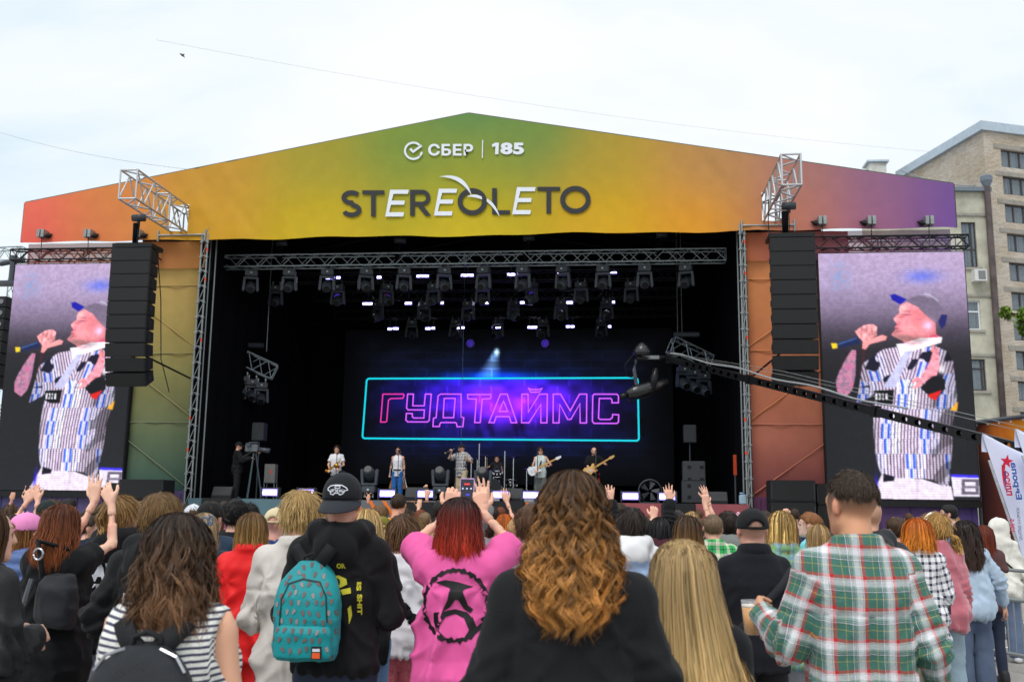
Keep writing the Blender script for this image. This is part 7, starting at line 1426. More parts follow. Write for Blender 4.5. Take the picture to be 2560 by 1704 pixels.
# -- woman in pink filming with a phone
P = crowd(1150, 1243, 4.9, 'woman with dark red hair in a pink printed shirt filming with raised arms', sex='f', build=1.02, hairc=(44, 20, 20), skin=(228, 176, 150), tattoo=.35, rz=.06, arms=(('ik', (.085, .36, 1.655), (.9, .0, -.5), (-.15, .1, 1), 'hold'), ('ik', (.085, .36, 1.655), (.9, .0, -.5), (-.15, .1, 1), 'hold')), top=dict(kind='loose_tee', mat=cloth('pink_cotton', (230, 96, 164), .85, .10, 3), fold=.024, name='pink_shirt', hem=.40, flare=.03), hair=dict(kind='long', n=2200, clump=500, tip=(172, 50, 30), length=.19, env=[(-.19, .122, .08, -.045), (-.14, .116, .1, -.035), (-.07, .108, .11, -.02), (0, .099, .112, -.012)], thmax=118, wave=.006, w=.0022, var=.3, top=.006), bottom=dict(kind='wide', mat=LJ))
inkm = M('print_black', (16, 16, 18)); Zp = lambda L: [((x-540)*.000709, -(y-990)*.000709) for x, y in L]
ring = []; 
for k in range(72): a = k*6.2832/72; ring.append((540+(214+7*math.sin(k*2.3))*math.cos(a), 990+(226+7*math.cos(k*3.1))*math.sin(a)))
V2, F2 = strip2d(Zp(ring), [.017+.006*math.sin(k*1.7)+.004*math.sin(k*4.1) for k in range(72)], True); zc_ = P.H-.512+.01
decal(P, V2, F2, inkm, 'ring_print', zc_, 0, .004)
for pl in ([(400, 845), (470, 828), (540, 838), (660, 868), (600, 885), (585, 905), (505, 905), (505, 880)], [(500, 900), (590, 900), (625, 990), (660, 1015), (640, 1040), (600, 1015), (560, 955), (540, 955), (505, 1005), (455, 1035), (465, 1010), (490, 960)], [(400, 1040), (470, 1030), (540, 1015), (620, 1035), (660, 1075), (640, 1150), (600, 1070), (540, 1045), (480, 1065), (445, 1115), (430, 1140), (395, 1075)], [(395, 1040), (445, 1115), (435, 1150), (490, 1200), (420, 1160), (396, 1100)], [(655, 1060), (690, 1140), (650, 1190), (600, 1205), (635, 1150)]): decal(P, Zp(pl), [tuple(range(len(pl)))], inkm, 'letter_print', zc_, 0, .004)
mid = (P.wr[-1]+P.wr[1])/2+np.array([0, .03, .10]); ph = thing('phone', 'lilac cased phone held up by the woman in pink', 'phone', P.root.location, P.root.rotation_euler.z); R_ = Matrix.Rotation(-.15, 3, 'X')
MB().box(mid, (.078, .010, .155), R_).build('case', M('lilac_case', (206, 170, 214), rough=.5), ph, bevel=.004); MB().box(mid+np.array([0, -.0062, .001]), (.068, .003, .143), R_).build('display', EM('phone_screen', (14, 16, 44), 1.), ph); MB().box(mid+np.array([0, -.0085, .045]), (.03, .002, .010), R_).build('record_sign', EM('phone_red', (220, 60, 40), 1.), ph)
for k in range(3): MB().box(mid+np.array([-.022+.022*k, -.0085, .022]), (.008, .002, .008), R_).build('stage_glint', EM('phone_white', (200, 215, 235), 1.), ph)
MB().box(mid+np.array([0.005, -.0085, -.01]), (.02, .002, .008), R_).build('sign_glint', EM('phone_blue', (70, 60, 230), 1.), ph)
wt = thing('smartwatch', 'smartwatch with lilac band on the pink woman\'s left wrist', 'watch', P.root.location, P.root.rotation_euler.z); R_ = Vector(P.fd[-1]).to_track_quat('Z', 'Y').to_matrix(); q = P.wr[-1]-P.fd[-1]*.03; MB().lathe(q, [(.031, -.011), (.033, 0), (.031, .011)], 14, R_).build('band', M('lilac_band', (190, 160, 196), rough=.6), wt, True); MB().box(q+np.array([-.026, -.022, 0]), (.03, .014, .038), Matrix.Rotation(-.6, 3, 'Z')).build('watch_case', M('watch_case', (96, 112, 124), rough=.2), wt, bevel=.004)
# -- blond man in a light grey shirt
P = crowd(755, 1234, 5.2, 'tall blond man in a light grey button shirt', sex='m', build=1.05, hairc=(158, 128, 80), scalp=.5, rz=.05, arms=('front', 'front'), top=dict(kind='shirt', mat=cloth('pale_grey_shirt', (206, 200, 194), .85, .05, 4), collar=True, seam=.72, name='shirt'), hair=dict(kind='short', n=1500, tip=(214, 184, 124), strand=.05, w=.0034, vol=.003, cut=-.075, var=.3), bottom=dict(kind='straight', mat=DJ))
# -- woman in red
P = crowd(632, 1280, 6.3, 'woman with straight light brown hair in a bright red tracksuit', sex='f', build=1.05, hairc=(92, 66, 38), rz=.12, arms=('front', 'front'), top=dict(kind='jacket', mat=cloth('red_nylon', (226, 30, 32), .55, .06, 4, .1), fold=.024, collar='stand', name='red_jacket'), bottom=dict(kind='baggy', mat=cloth('red_nylon', (226, 30, 32))), hair=dict(kind='long', n=1100, clump=300, tip=(170, 132, 74), length=.155, thmax=120, wave=.004, w=.0034, var=.28, top=.004))
# -- black tee blonde
P = crowd(917, 1272, 6.2, 'blonde woman in a black tee and blue jeans beside the teal rucksack', sex='f', build=1.0, hairc=(176, 146, 96), rz=-.05, arms=('down', 'cross'), top=dict(kind='tee', mat=blk(2), name='black_tee'), bottom=dict(kind='jeans', mat=BJ), hair=dict(kind='long', n=1100, clump=300, tip=(226, 196, 134), length=.19, thmax=122, wave=.005, w=.0034, var=.22, top=.008))
# -- short bob in white with black ruffle strap
GING = plaid('red_gingham', .018, [(0, (206, 96, 106)), (.5, (226, 206, 208))], [(0, (206, 96, 106)), (.5, (226, 206, 208))])
P = crowd(1010, 1296, 6.9, 'short haired woman in a white tee with a black ruffled sash', sex='f', build=.98, hairc=(70, 48, 32), rz=-.1, arms=('front', 'front'), top=dict(kind='loose_tee', mat=cloth('white_cotton', (226, 226, 232), .85, .03, 4), name='white_tee', hem=.44), bottom=dict(kind='wide', mat=cloth('red_check', (186, 98, 108), .85, .35, 60)), hair=dict(kind='short', n=1100, tip=(128, 92, 58), strand=.06, w=.005, vol=.014, cut=-.10, var=.25))
pts_ = [(-.155+.30*t, .80*P.H-.36*t) for t in np.linspace(0, 1, 22)]; strap_on(P, [(x+.012*math.sin(k*2.1), z+.010*math.cos(k*2.6)) for k, (x, z) in enumerate(pts_)], .055, blk(2), 'ruffled_sash', P.root, .02)
# -- man with black cap in black sweater
P = crowd(1880, 1277, 6.0, 'man in a black cap and black sweater with a strap across his back', sex='m', build=1.04, skin=(222, 168, 146), hairc=(60, 46, 36), scalp=.6, rz=.12, arms=('front', 'front'), top=dict(kind='long_tee', mat=cloth('navy_black', (22, 23, 30), .9), ease=.026, collar='stand', name='sweater', fold=.012), cap=dict(mat=cloth('cap_black2', (18, 20, 22), .8)), bottom=dict(kind='straight', mat=KJ))
strap_on(P, [(-.12+.33*t, .60*P.H+.20*P.H*t) for t in np.linspace(0, 1, 12)], .045, cloth('strap_grey', (40, 41, 46)), 'bag_strap', P.root)
# -- ponytail and printed black hoodies
P = crowd(305, 1244, 6.4, 'person with a blond brown ponytail in a black hoodie with white lettering', sex='m', build=.98, hairc=(110, 82, 48), rz=-.12, hyaw=-.35, arms=('down', ((.35, .3, -.8), (-.35, .5, .9), 'hold')), top=dict(kind='hoodie', mat=blk(1), hood='down', name='hoodie'), bottom=dict(kind='baggy', mat=GJ), hair=dict(kind='tied', n=1300, tip=(160, 124, 74), strand=.06, w=.0045, vol=.0, cut=-.085, var=.24, tail=((0, -.115, .045), (.03, -.145, -.15), 260, .032)))
for s_, z_ in (('CAL', .70), ('KI', .625)):
    V2, F2 = text2d(s_, 1, .06, .12); V2 = fit2d(V2, -.15, .06 if s_ == 'CAL' else -.03, 0, .115); decal(P, V2, F2, wh, 'lettering', z_*P.H, .02, .004)
P = crowd(405, 1238, 4.95, 'man with short light brown hair in a black hoodie with a bracket print', sex='m', build=1.02, hairc=(98, 74, 46), scalp=.6, rz=.02, arms=('pocket', 'pocket'), top=dict(kind='hoodie', mat=blk(3), hood='down', name='hoodie'), hair=dict(kind='short', n=1700, tip=(150, 116, 72), strand=.03, w=.0022, vol=.0, cut=-.075, var=.3))
V2, F2 = text2d('[AM', 1, .05, .2); V2 = fit2d(V2, -.10, .03, 0, .055); decal(P, V2, F2, wh, 'lettering', .70*P.H, 0, .004)
V2, F2 = strip2d([(-.03, -.0), (-.02, -.05), (-.05, -.10), (-.02, -.14), (-.06, -.18), (-.03, -.22)], [.004, .016, .006, .018, .006, .012]); decal(P, V2, F2, wh, 'branch_print', .685*P.H, 0, .004)
# -- redhead in black coat, arms up
P = crowd(158, 1260, 5.7, 'woman with long auburn hair in a black coat raising both arms', sex='f', build=1.0, hairc=(88, 44, 22), rz=-.1, hyaw=-.2, skin=(232, 184, 160), arms=(('ik', (.015, .32, 1.69), (.3, .6, -1), (.1, .0, 1), 'open'), ('ik', (.11, .30, 1.68), (.4, .6, -1), (-.55, .1, .85), 'relax')), top=dict(kind='coat', mat=blk(2), name='coat', hem=.36, sleeve=.45), bottom=dict(kind='wide', mat=KJ), hair=dict(kind='long', n=2200, clump=500, tip=(150, 82, 42), length=.27, env=[(-.27, .108, .05, -.075), (-.2, .122, .075, -.07), (-.12, .122, .1, -.045), (-.05, .108, .112, -.02), (0, .098, .112, -.012)], thmax=120, wave=.011, w=.0023, var=.32, top=.008))
bt = thing('shoulder_bag', 'black shoulder bag with silver ring beside the auburn haired woman', 'bag', P.root.location, P.root.rotation_euler.z); c = np.array([.15, -.19, .70*P.H]); f = Field(c-.3, c+.3, .013); f.loft([(c[2]-.16, .09, .05, c[1], c[0]), (c[2]-.10, .11, .07, c[1], c[0]), (c[2]+.05, .105, .065, c[1], c[0]), (c[2]+.12, .08, .04, c[1], c[0])], .02, 2.8); V, Q = f.mesh(); N_ = vnormals(V, Q); V = V+N_*(.014*((1-np.abs(2*vnoise(V*14, 3)-1))**2-.3))[:, None]; link('bag_body', mesh_np(V, Q, bm_, True), bt)
MB().path([c+(-.10, 0, .10), c+(-.15, .0, .3), (P.sh[1][0]-.02, -.06, P.sh[1][2]+.07)], .018, 6).build('strap', cloth('strap_black', (24, 26, 30)), bt, True)
V = []; MB().path([c+(-.125+.028*math.cos(a), -.02, .23+.03*math.sin(a)) for a in np.linspace(0, 6.28, 16)], .006, 6).build('ring', zm, bt); MB().path([c+(-.13, -.05, .1), c+(-.15, -.08, -.05), c+(-.13, -.09, -.16)], .014, 6).build('hanging_strap', cloth('strap_grey2', (92, 96, 102)), bt)
# -- pink cap girl, left edge woman
P = crowd(68, 1287, 6.8, 'girl in a pink baseball cap and blue quilted jacket', sex='f', build=1.0, hairc=(92, 58, 30), rz=-.3, hyaw=-.2, arms=('front', 'front'), top=dict(kind='puffer', mat=cloth('blue_quilt', (84, 108, 158), .5, .1, 5), name='quilted_jacket', ease=-.02), hair=dict(kind='long', n=1000, clump=200, tip=(140, 92, 46), length=.26, thmax=118, wave=.004, w=.005, var=.25, top=.0, A=.086, B=.104), cap=dict(mat=cloth('pink_cap', (232, 142, 196), .85)))
P = crowd(-30, 1268, 4.3, 'woman with long brown hair in a black jacket cut off by the left edge', sex='f', build=1.1, hairc=(66, 44, 26), skin=(230, 178, 156), rz=-.4, hyaw=-.25, arms=('front', 'front'), top=dict(kind='jacket', mat=cloth('black_leather', (30, 31, 34), .5, .12, 4, .3), name='leather_jacket', fold=.022), hair=dict(kind='long', n=1300, clump=260, tip=(128, 84, 40), length=.46, env=[(-.46, .10, .05, -.09), (-.3, .112, .08, -.08), (-.15, .108, .1, -.04), (0, .094, .108, -.012)], thmax=128, wave=.006, w=.004, var=.28, top=.006))
# -- right hand side
BLUEPL = plaid('blue_green_plaid', .09, [(0, (128, 176, 120)), (.3, (150, 190, 210)), (.45, (104, 140, 196)), (.6, (140, 186, 140))], [(0, (136, 184, 128)), (.3, (120, 160, 200)), (.5, (150, 196, 170))])
P = crowd(1953, 1276, 6.8, 'woman with long blonde streaked hair in a green and blue checked shirt', sex='f', build=1.0, hairc=(116, 88, 48), rz=.1, arms=('front', 'front'), top=dict(kind='shirt', mat=BLUEPL, pattern=True, collar=True, name='checked_shirt', hem=.40), bottom=dict(kind='wide', mat=denim('pale', (186, 188, 198))), hair=dict(kind='long', n=1200, clump=300, tip=(206, 168, 98), length=.20, thmax=120, wave=.004, w=.0034, var=.34, top=.004, streak=((226, 192, 118), .22)))
def tri(V):
    C = np.tile(lin((226, 226, 228)), (len(V), 1)); z = V[:, 2]/1.71; C[z < .775] = lin((172, 196, 232)); C[z < .69] = lin((40, 84, 214)); C[z < .635] = lin((222, 72, 34)); C[z < .58] = lin((44, 48, 90)); return C
P = crowd(1578, 1274, 7.3, 'dark haired man in a white, blue and red banded hoodie', sex='m', build=1.05, hairc=(36, 30, 27), scalp=.7, rz=.08, hyaw=.05, arms=('front', 'front'), top=dict(kind='hoodie', mat=VC('banded_fleece', rough=.9, spec=.2, bump=.2, bs=220), hood='down', patfn=tri, name='hoodie'), hair=dict(kind='short', n=1100, tip=(66, 54, 46), strand=.045, w=.005, vol=.004, cut=-.095))
P = crowd(1650, 1292, 8.7, 'woman with straight black hair in a maroon hoodie', sex='f', hairc=(20, 18, 20), top=dict(kind='hoodie', mat=cloth('maroon', (66, 26, 38)), hood='down', name='hoodie'), hair=dict(kind='long', n=800, clump=200, tip=(34, 30, 34), length=.18, thmax=120, w=.006, wave=.004, top=.004))
P = crowd(1718, 1288, 7.2, 'woman with long brown hair in a brown jacket behind the blonde', sex='f', hairc=(62, 44, 28), rz=.1, top=dict(kind='jacket', mat=cloth('brown_jacket', (62, 34, 30)), name='jacket'), hair=dict(kind='long', n=1500, clump=250, tip=(132, 96, 52), length=.27, env=[(-.27, .10, .05, -.09), (-.2, .112, .075, -.075), (-.14, .106, .1, -.04), (0, .092, .108, -.012)], thmax=118, wave=.006, w=.005, top=.004))
GRPL = plaid('green_check', .10, [(0, (226, 222, 200)), (.32, (40, 160, 80)), (.62, (28, 40, 70)), (.72, (60, 176, 96))], [(0, (226, 222, 200)), (.32, (46, 164, 84)), (.62, (28, 40, 70)), (.72, (60, 176, 96))])
P = crowd(1782, 1287, 8.9, 'man with cropped hair in a bright green and cream checked shirt', sex='m', build=1.04, hairc=(112, 92, 72), scalp=.9, rz=.12, top=dict(kind='shirt', mat=GRPL, pattern=True, collar=True, name='checked_shirt'), hair=dict(kind='crop', n=500, w=.005, cut=-.07)); strap_on(P, [(-.10+.2*t, .60*P.H+.2*P.H*t) for t in np.linspace(0, 1, 10)], .035, cloth('strap_pale', (150, 156, 168)), 'bag_strap', P.root)
P = crowd(2166, 1243, 6.2, 'bald man in a black windbreaker behind the plaid shirt man', sex='m', build=1.02, skin=(214, 160, 130), hairc=(120, 100, 84), scalp=.45, rz=.1, hyaw=.2, top=dict(kind='jacket', mat=cloth('black_windbreaker', (36, 38, 42), .5), hood='down', name='windbreaker'))
CHK = plaid('white_navy_check', .055, [(0, (232, 232, 236)), (.62, (36, 40, 66))], [(0, (232, 232, 236)), (.62, (36, 40, 66))])
P = crowd(2292, 1296, 8.0, 'woman with a copper orange bob in a white and navy checked shirt', sex='f', hairc=(170, 84, 20), rz=.05, arms=('front', 'front'), top=dict(kind='shirt', mat=CHK, pattern=True, collar=True, name='checked_shirt'), bottom=dict(kind='straight', mat=cloth('khaki', (112, 116, 88))), hair=dict(kind='long', n=1300, clump=250, tip=(216, 132, 44), length=.145, env=[(-.145, .130, .10, -.03), (-.08, .124, .118, -.02), (0, .106, .118, -.012)], thmax=125, wave=.006, w=.0055, var=.25, top=.012))
P = crowd(2338, 1287, 8.6, 'woman in a dusty pink coat with a blonde ponytail and white headband', sex='f', build=1.0, hairc=(150, 112, 60), rz=.12, hyaw=.45, glasses=True, arms=('front', 'down'), top=dict(kind='coat', mat=cloth('dusty_pink', (190, 108, 122), .95, .06, 4, .3, 180, .6), collar=True, name='pink_coat', hem=.435), bottom=dict(kind='wide', mat=LJ), hair=dict(kind='tied', n=1000, tip=(206, 164, 96), strand=.06, w=.0055, vol=.006, cut=-.085, var=.25, curl=.006, tail=((0, -.12, -.03), (.09, -.15, -.19), 220, .04)))
MB().path([head_pts(P, (.088*math.cos(a), .022-.01*math.sin(a), .03+.090*math.sin(a))) for a in np.linspace(.1, 3.04, 14)], .022, 8).build('headband', cloth('white_headband', (232, 228, 220)), P.root, True)
bt = thing('handbag', 'small navy handbag on a chain over the pink coat', 'bag', P.root.location, P.root.rotation_euler.z); q = np.array([-.11, -.24, .56*P.H]); MB().box(q, (.17, .06, .17)).build('bag_body', M('navy_leather', (34, 38, 52), rough=.4), bt, bevel=.02); MB().path([q+(.05, 0, .08), (-.12, -.20, .72*P.H), (-.17, -.14, .80*P.H), (-.15, -.05, .84*P.H)], .012, 6).build('chain_strap', M('gold_chain', (190, 160, 120), rough=.35, metal=.6), bt); MB().path([q+(-.06, 0, .08), (-.165, -.19, .72*P.H), (-.185, -.13, .80*P.H), (-.165, -.05, .835*P.H)], .012, 6).build('leather_strap', M('navy_leather', (34, 38, 52)), bt)
tb_ = thing('tote_bag', 'white cloth tote bag hanging beside the pale wide jeans', 'bag', P.root.location, P.root.rotation_euler.z); q = np.array([-.27, .02, .22*P.H]); f = Field(q-.35, q+.35, .016); f.loft([(q[2]-.2, .15, .05, q[1], q[0]), (q[2], .15, .055, q[1], q[0]), (q[2]+.16, .12, .03, q[1], q[0])], .02, 2.8); V, Q = f.mesh(); link('bag_body', mesh_np(V, Q, cloth('white_canvas', (222, 222, 226)), True), tb_); MB().path([q+(-.08, 0, .15), q+(-.05, 0, .4), q+(.06, 0, .4), q+(.08, 0, .15)], .010, 6).build('handle', cloth('white_canvas', (222, 222, 226)), tb_)
P = crowd(2412, 1301, 9.6, 'woman with long dark curly hair in a pale blue denim jacket', sex='f', build=1.04, hairc=(34, 25, 22), rz=.05, arms=('down', ((.5, -.05, -1), (.3, .3, -.8), 'relax')), top=dict(kind='jacket', mat=denim('sky', (176, 196, 216)), name='denim_jacket'), bottom=dict(kind='wide', mat=denim('mid', (84, 98, 122))), hair=dict(kind='long', n=1600, clump=240, tip=(64, 46, 38), length=.34, env=[(-.34, .10, .08, -.08), (-.24, .13, .1, -.065), (-.12, .125, .115, -.03), (0, .108, .116, -.012)], thmax=128, curl=.012, cfreq=5, wave=.008, w=.006, top=.015))
P = crowd(2494, 1298, 12.0, 'person in a white hoodie with the hood up and white trainers', sex='f', build=1.02, hairc=(120, 86, 54), rz=-.25, hyaw=.5, shoes=(226, 226, 228), arms=('front', 'front'), top=dict(kind='hoodie', mat=cloth('white_fleece', (224, 222, 214)), hood='up', name='hoodie', fold=.032), bottom=dict(kind='wide', mat=denim('mid2', (96, 112, 140)))); strap_on(P, [(-.10+.24*t, .78*P.H-.14*P.H*t) for t in np.linspace(0, 1, 10)], .02, blk(0), 'bag_strap', P.root)
# -- grey sweatshirt arm behind the curly woman
P = crowd(1328, 1268, 5.7, 'man in a grey sweatshirt raising his left hand beside the phone', sex='m', build=1., hairc=BR, scalp=.6, rz=.1, arms=(('ik', (.27, .25, 1.70), (.8, 0, -.6), (.2, .1, 1), 'open'), 'down'), top=dict(kind='hoodie', mat=cloth('grey_fleece', (124, 126, 130)), name='sweatshirt'), hair=dict(kind='short', n=500, w=.005))
# ================================================================== the band and crew on stage
def performer(px, pyt, Y, label, rz, **k):
    q = at(px, pyt, Y); H = float(np.clip(q[2]-DK, 1.6, 1.95)); k.setdefault('res', .017); return make_person(label, (q[0], Y, DK), H, rz=rz, group='performers on the stage', **k)
PI = math.pi; wts = cloth('white_cotton', (226, 226, 232)); blackt = blk(2)
def mic_stand(px, Y, hz, label, lean=0.):
    q = at(px, 1240, Y); t = thing('microphone_stand', label, 'microphone stand', (q[0], Y, DK)); rod('pole', (0, 0, 0), (lean, 0, hz), .013, mhm, t); MB().lathe((0, 0, .01), [(.15, 0), (.15, .015), (.02, .03)], 14).build('base', mhm, t)
    MB().tube((lean, -.02, hz), (lean+.02, .10, hz+.05), .016, .025, n=8).build('microphone', M('mic_dark', (40, 42, 46), rough=.4, metal=.5), t)
P = performer(843, 1114, 2.4, 'saxophone player in a white shirt singing at a microphone', PI, hairc=(40, 30, 24), arms=(('ik', (.10, .22, 1.05), (.8, -.3, -.6), (.3, .9, -.2), 'hold'), ('ik', (.16, .24, .98), (.8, -.3, -.6), (-.2, .9, -.2), 'hold')), top=dict(kind='tee', mat=wts, name='white_shirt', collar=True), bottom=dict(kind='straight', mat=blackt), hair=dict(kind='short', n=300, w=.008, curl=.01, strand=.05, vol=.01))
sx = thing('saxophone', 'golden saxophone slung across the white shirted player', 'saxophone', P.root.location, P.root.rotation_euler.z); gold = M('sax_gold', (206, 150, 40), rough=.2, metal=.9, var=.15)
MB().path([(-.20, .22, 1.36), (-.20, .24, 1.30), (-.12, .24, 1.24), (.06, .25, 1.08), (.24, .25, .95), (.30, .25, .93), (.27, .27, 1.0)], [.012, .014, .022, .032, .045, .045, .05], 8).build('tube', gold, sx, True); MB().lathe((-.06, .27, 1.12), [(.05, -.05), (.06, 0), (.10, .08)], 14, Matrix.Rotation(-.9, 3, 'Y')).build('bell', gold, sx, True); rod('mouthpiece', (-.2, .22, 1.36), (-.2, .2, 1.50), .012, M('mouthpiece', (220, 220, 224), rough=.3), sx)
for k in range(7): MB().lathe((-.10+k*.05, .215, 1.20-k*.04), [(.016, 0), (.016, .008)], 8, Matrix.Rotation(PI/2, 3, 'X')).build('key', gold, sx)
mic_stand(838, 2.1, 1.5, 'black microphone stand before the saxophone player')
P = performer(996, 1117, 2.4, 'tattooed trumpeter in a white vest, sunglasses and blue jeans', PI, hairc=(30, 24, 22), tattoo=1., glasses=True, beard=.5, arms=('down', ((.22, -.05, -1), (.1, .1, -1), 'fist')), top=dict(kind='tank', mat=wts, name='vest'), bottom=dict(kind='straight', mat=denim('royal', (44, 104, 176))), hair=dict(kind='short', n=250, w=.008))
for s_ in (-1, 1): MB().add([(s_*.15, .02, .92), (s_*.17, -.06, .9), (s_*.30, -.08, .42), (s_*.2, .03, .40)], [(0, 1, 2, 3)]).build('hanging_cloth', cloth('leopard', (170, 110, 56), .9, .5, 40), P.root)
MB().lathe((0, 0, .575*P.H), [(.165, -.02), (.165, .02)], 16).build('belt', blackt, P.root)
tr = thing('trumpet', 'silver trumpet hanging from the vest man\'s left hand', 'trumpet', P.root.location, P.root.rotation_euler.z); a = P.wr[-1]+P.fd[-1]*.08; silv = M('trumpet_silver', (170, 174, 180), rough=.2, metal=.9); MB().path([a+(0, 0, .25), a, a+(-.06, .02, -.18), a+(-.10, .03, -.34), a+(-.13, .04, -.42)], [.012, .014, .016, .025, .07], 8).build('tube', silv, tr, True); MB().path([a+(.02, .03, .1), a+(.05, .03, -.05), a+(-.0, .03, -.2)], .012, 6).build('valve_loop', silv, tr)
mic_stand(993, 2.0, 1.58, 'black microphone stand before the man in the white vest')
SHP = plaid('singer_shirt', .055, [(0, (40, 40, 44)), (.15, (220, 220, 222)), (.35, (150, 110, 90)), (.5, (90, 150, 190)), (.65, (216, 216, 214)), (.8, (52, 52, 56))], [(0, (190, 180, 170)), (.5, (110, 112, 116))], perv=.1)
P = performer(1155, 1110, 1.0, 'singer in a dark cap and patterned short sleeved shirt holding a microphone', 2.75, hairc=(60, 46, 38), beard=.35, hyaw=-.9, hpitch=.28, tattoo=.6, arms=(('ik', (.34, .25, 1.28), (.6, -.4, -.7), (.3, .5, .8), 'open'), ('ik', (.20, .30, 1.52), (.7, -.2, -.8), (-.3, .5, .7), 'fist')), top=dict(kind='loose_tee', mat=SHP, pattern=True, collar=True, name='patterned_shirt', ease=-.012, sleeve=.8), bottom=dict(kind='baggy', mat=cloth('sand_chino', (196, 178, 142))), cap=dict(mat=cloth('cap_navy', (26, 28, 36)), strap=False))
m_ = thing('microphone', 'black hand microphone with yellow end held by the singer', 'microphone', P.root.location, P.root.rotation_euler.z); a = P.wr[1]+P.fd[1]*.07; MB().tube(a+(-.05, -.02, .03), a+(.16, .08, -.08), .022, .016, n=10).build('handle', mhm, m_, True); MB().tube(a+(.16, .08, -.08), a+(.18, .09, -.09), .018, n=10).build('yellow_end', M('mic_yellow', (230, 200, 30)), m_); MB().lathe(a+(-.07, -.03, .04), [(.012, -.03), (.028, -.01), (.028, .015), (.01, .03)], 10).build('grille_ball', M('mic_grille', (90, 92, 96), rough=.4, metal=.7), m_, True)
mic_stand(1138, .75, 1.52, 'empty black microphone stand beside the singer')
P = performer(1352, 1117, 1.4, 'bass player in a pale sleeveless shirt and grey trousers', PI-.1, hairc=(44, 32, 26), glasses=True, tattoo=.6, arms=(('ik', (.30, .30, 1.12), (.7, -.3, -.7), (-.3, .8, .2), 'hold'), ('ik', (.10, .26, 1.0), (.9, -.3, -.5), (-.5, .6, -.4), 'hold')), top=dict(kind='tank', mat=cloth('pale_aqua', (196, 208, 206)), name='sleeveless_shirt', hem=.44, ease=.02), bottom=dict(kind='wide', mat=cloth('grey_check', (104, 108, 106), .9, .3, 60)), hair=dict(kind='short', n=300, w=.009, vol=.014, strand=.06))
def guitar(P, name, label, bodyc, headc, nl, tilt, pick=None):
    t = thing(name, label, 'guitar', P.root.location, P.root.rotation_euler.z); z0 = .60*P.H; c = np.array([.13, .235, z0-.02]); d = nrm((-math.cos(tilt), .05, math.sin(tilt))); u = np.array([math.sin(tilt), 0, math.cos(tilt)]); bm3 = M(name+'_finish', bodyc, rough=.25, spec=.6, var=.06)
    out_ = [(-.24, .02), (-.22, .12), (-.12, .15), (-.03, .10), (.06, .09), (.14, .14), (.2, .12), (.17, .05), (.10, .03), (.10, -.03), (.18, -.08), (.17, -.14), (.08, -.12), (0, -.11), (-.1, -.16), (-.2, -.13), (-.24, -.05)]
    V = [c+d*a+u*b for a, b in out_]; n = len(V); MB().add(V+[v+np.array([0, .045, 0]) for v in V], [tuple(range(n)), tuple(range(2*n-1, n-1, -1))]+[(i, (i+1) % n, n+(i+1) % n, n+i) for i in range(n)]).build('body', bm3, t)
    e = c+d*(.12+nl)+(0, -.0, 0); MB().add([c+d*.08+u*b+np.array([0, y, 0]) for b in (-.03, .03) for y in (.046, .066)]+[e+u*b+np.array([0, y, 0]) for b in (-.022, .022) for y in (.046, .066)], [(0, 1, 3, 2), (4, 6, 7, 5), (0, 4, 5, 1), (2, 3, 7, 6), (0, 2, 6, 4), (1, 5, 7, 3)]).build('neck', M('maple', (196, 152, 84), rough=.4), t)
    MB().add([e+d*a+u*b+np.array([0, y, 0]) for y in (.046, .07) for a, b in ((0, -.03), (.06, -.05), (.18, -.035), (.19, .02), (.05, .045), (0, .03))], [(0, 1, 2, 3, 4, 5), (11, 10, 9, 8, 7, 6)]+[(i, (i+1) % 6, 6+(i+1) % 6, 6+i) for i in range(6)]).build('headstock', M(name+'_head', headc, rough=.35), t)
    MB().box(c+d*-.02+np.array([0, .05, 0]), (.05, .012, .1), Matrix.Rotation(tilt, 3, 'Y')).box(c+d*-.12+np.array([0, .05, 0]), (.04, .012, .09), Matrix.Rotation(tilt, 3, 'Y')).build('pickup', M('pickup_chrome', (196, 198, 204), rough=.2, metal=.8), t)
    MB().path([c+d*.15+(0, .0, .0), P.sh[-1]+(.09, .05, .05), P.sh[-1]+(.06, -.05, .04)], .02, 5).build('strap', blackt, t)
guitar(P, 'bass_guitar', 'white bass guitar with white headstock', (222, 224, 230), (226, 226, 230), .62, .45)
mic_stand(1343, 1.1, 1.6, 'black microphone stand before the bass player')
P = performer(1485, 1118, 1.6, 'bald guitarist in a black tee and red trousers', PI+.1, hairc=(90, 70, 60), beard=.6, scalp=.2, arms=(('ik', (.34, .30, 1.2), (.7, -.3, -.7), (-.3, .8, .3), 'hold'), ('ik', (.06, .27, 1.02), (.9, -.3, -.4), (-.6, .5, -.3), 'hold')), top=dict(kind='loose_tee', mat=blackt, name='black_tee', ease=-.012), bottom=dict(kind='straight', mat=cloth('red_trousers', (160, 34, 40))))
guitar(P, 'electric_guitar', 'honey coloured electric guitar with maple neck', (222, 172, 92), (206, 164, 98), .56, .55)
mic_stand(1490, 1.3, 1.6, 'black microphone stand before the bald guitarist')
q = at(1247, 1140, 4.7); P = make_person('drummer in a dark printed tee behind the drum kit', (q[0]-.05, 4.62, DK+.22), 1.42, rz=PI, res=.018, hairc=(40, 30, 26), sit=True, seatz=.62, group='performers on the stage', arms=(('ik', (.22, .32, .82), (.8, -.3, -.5), (-.1, .9, .1), 'hold'), ('ik', (.30, .30, .95), (.8, -.3, -.5), (0, .6, .7), 'hold')), top=dict(kind='tee', mat=cloth('grey_black_tee', (44, 44, 48), .9, .4, 9), name='tee', ease=.01), bottom=dict(kind='straight', mat=blackt), hair=dict(kind='short', n=200, w=.008))
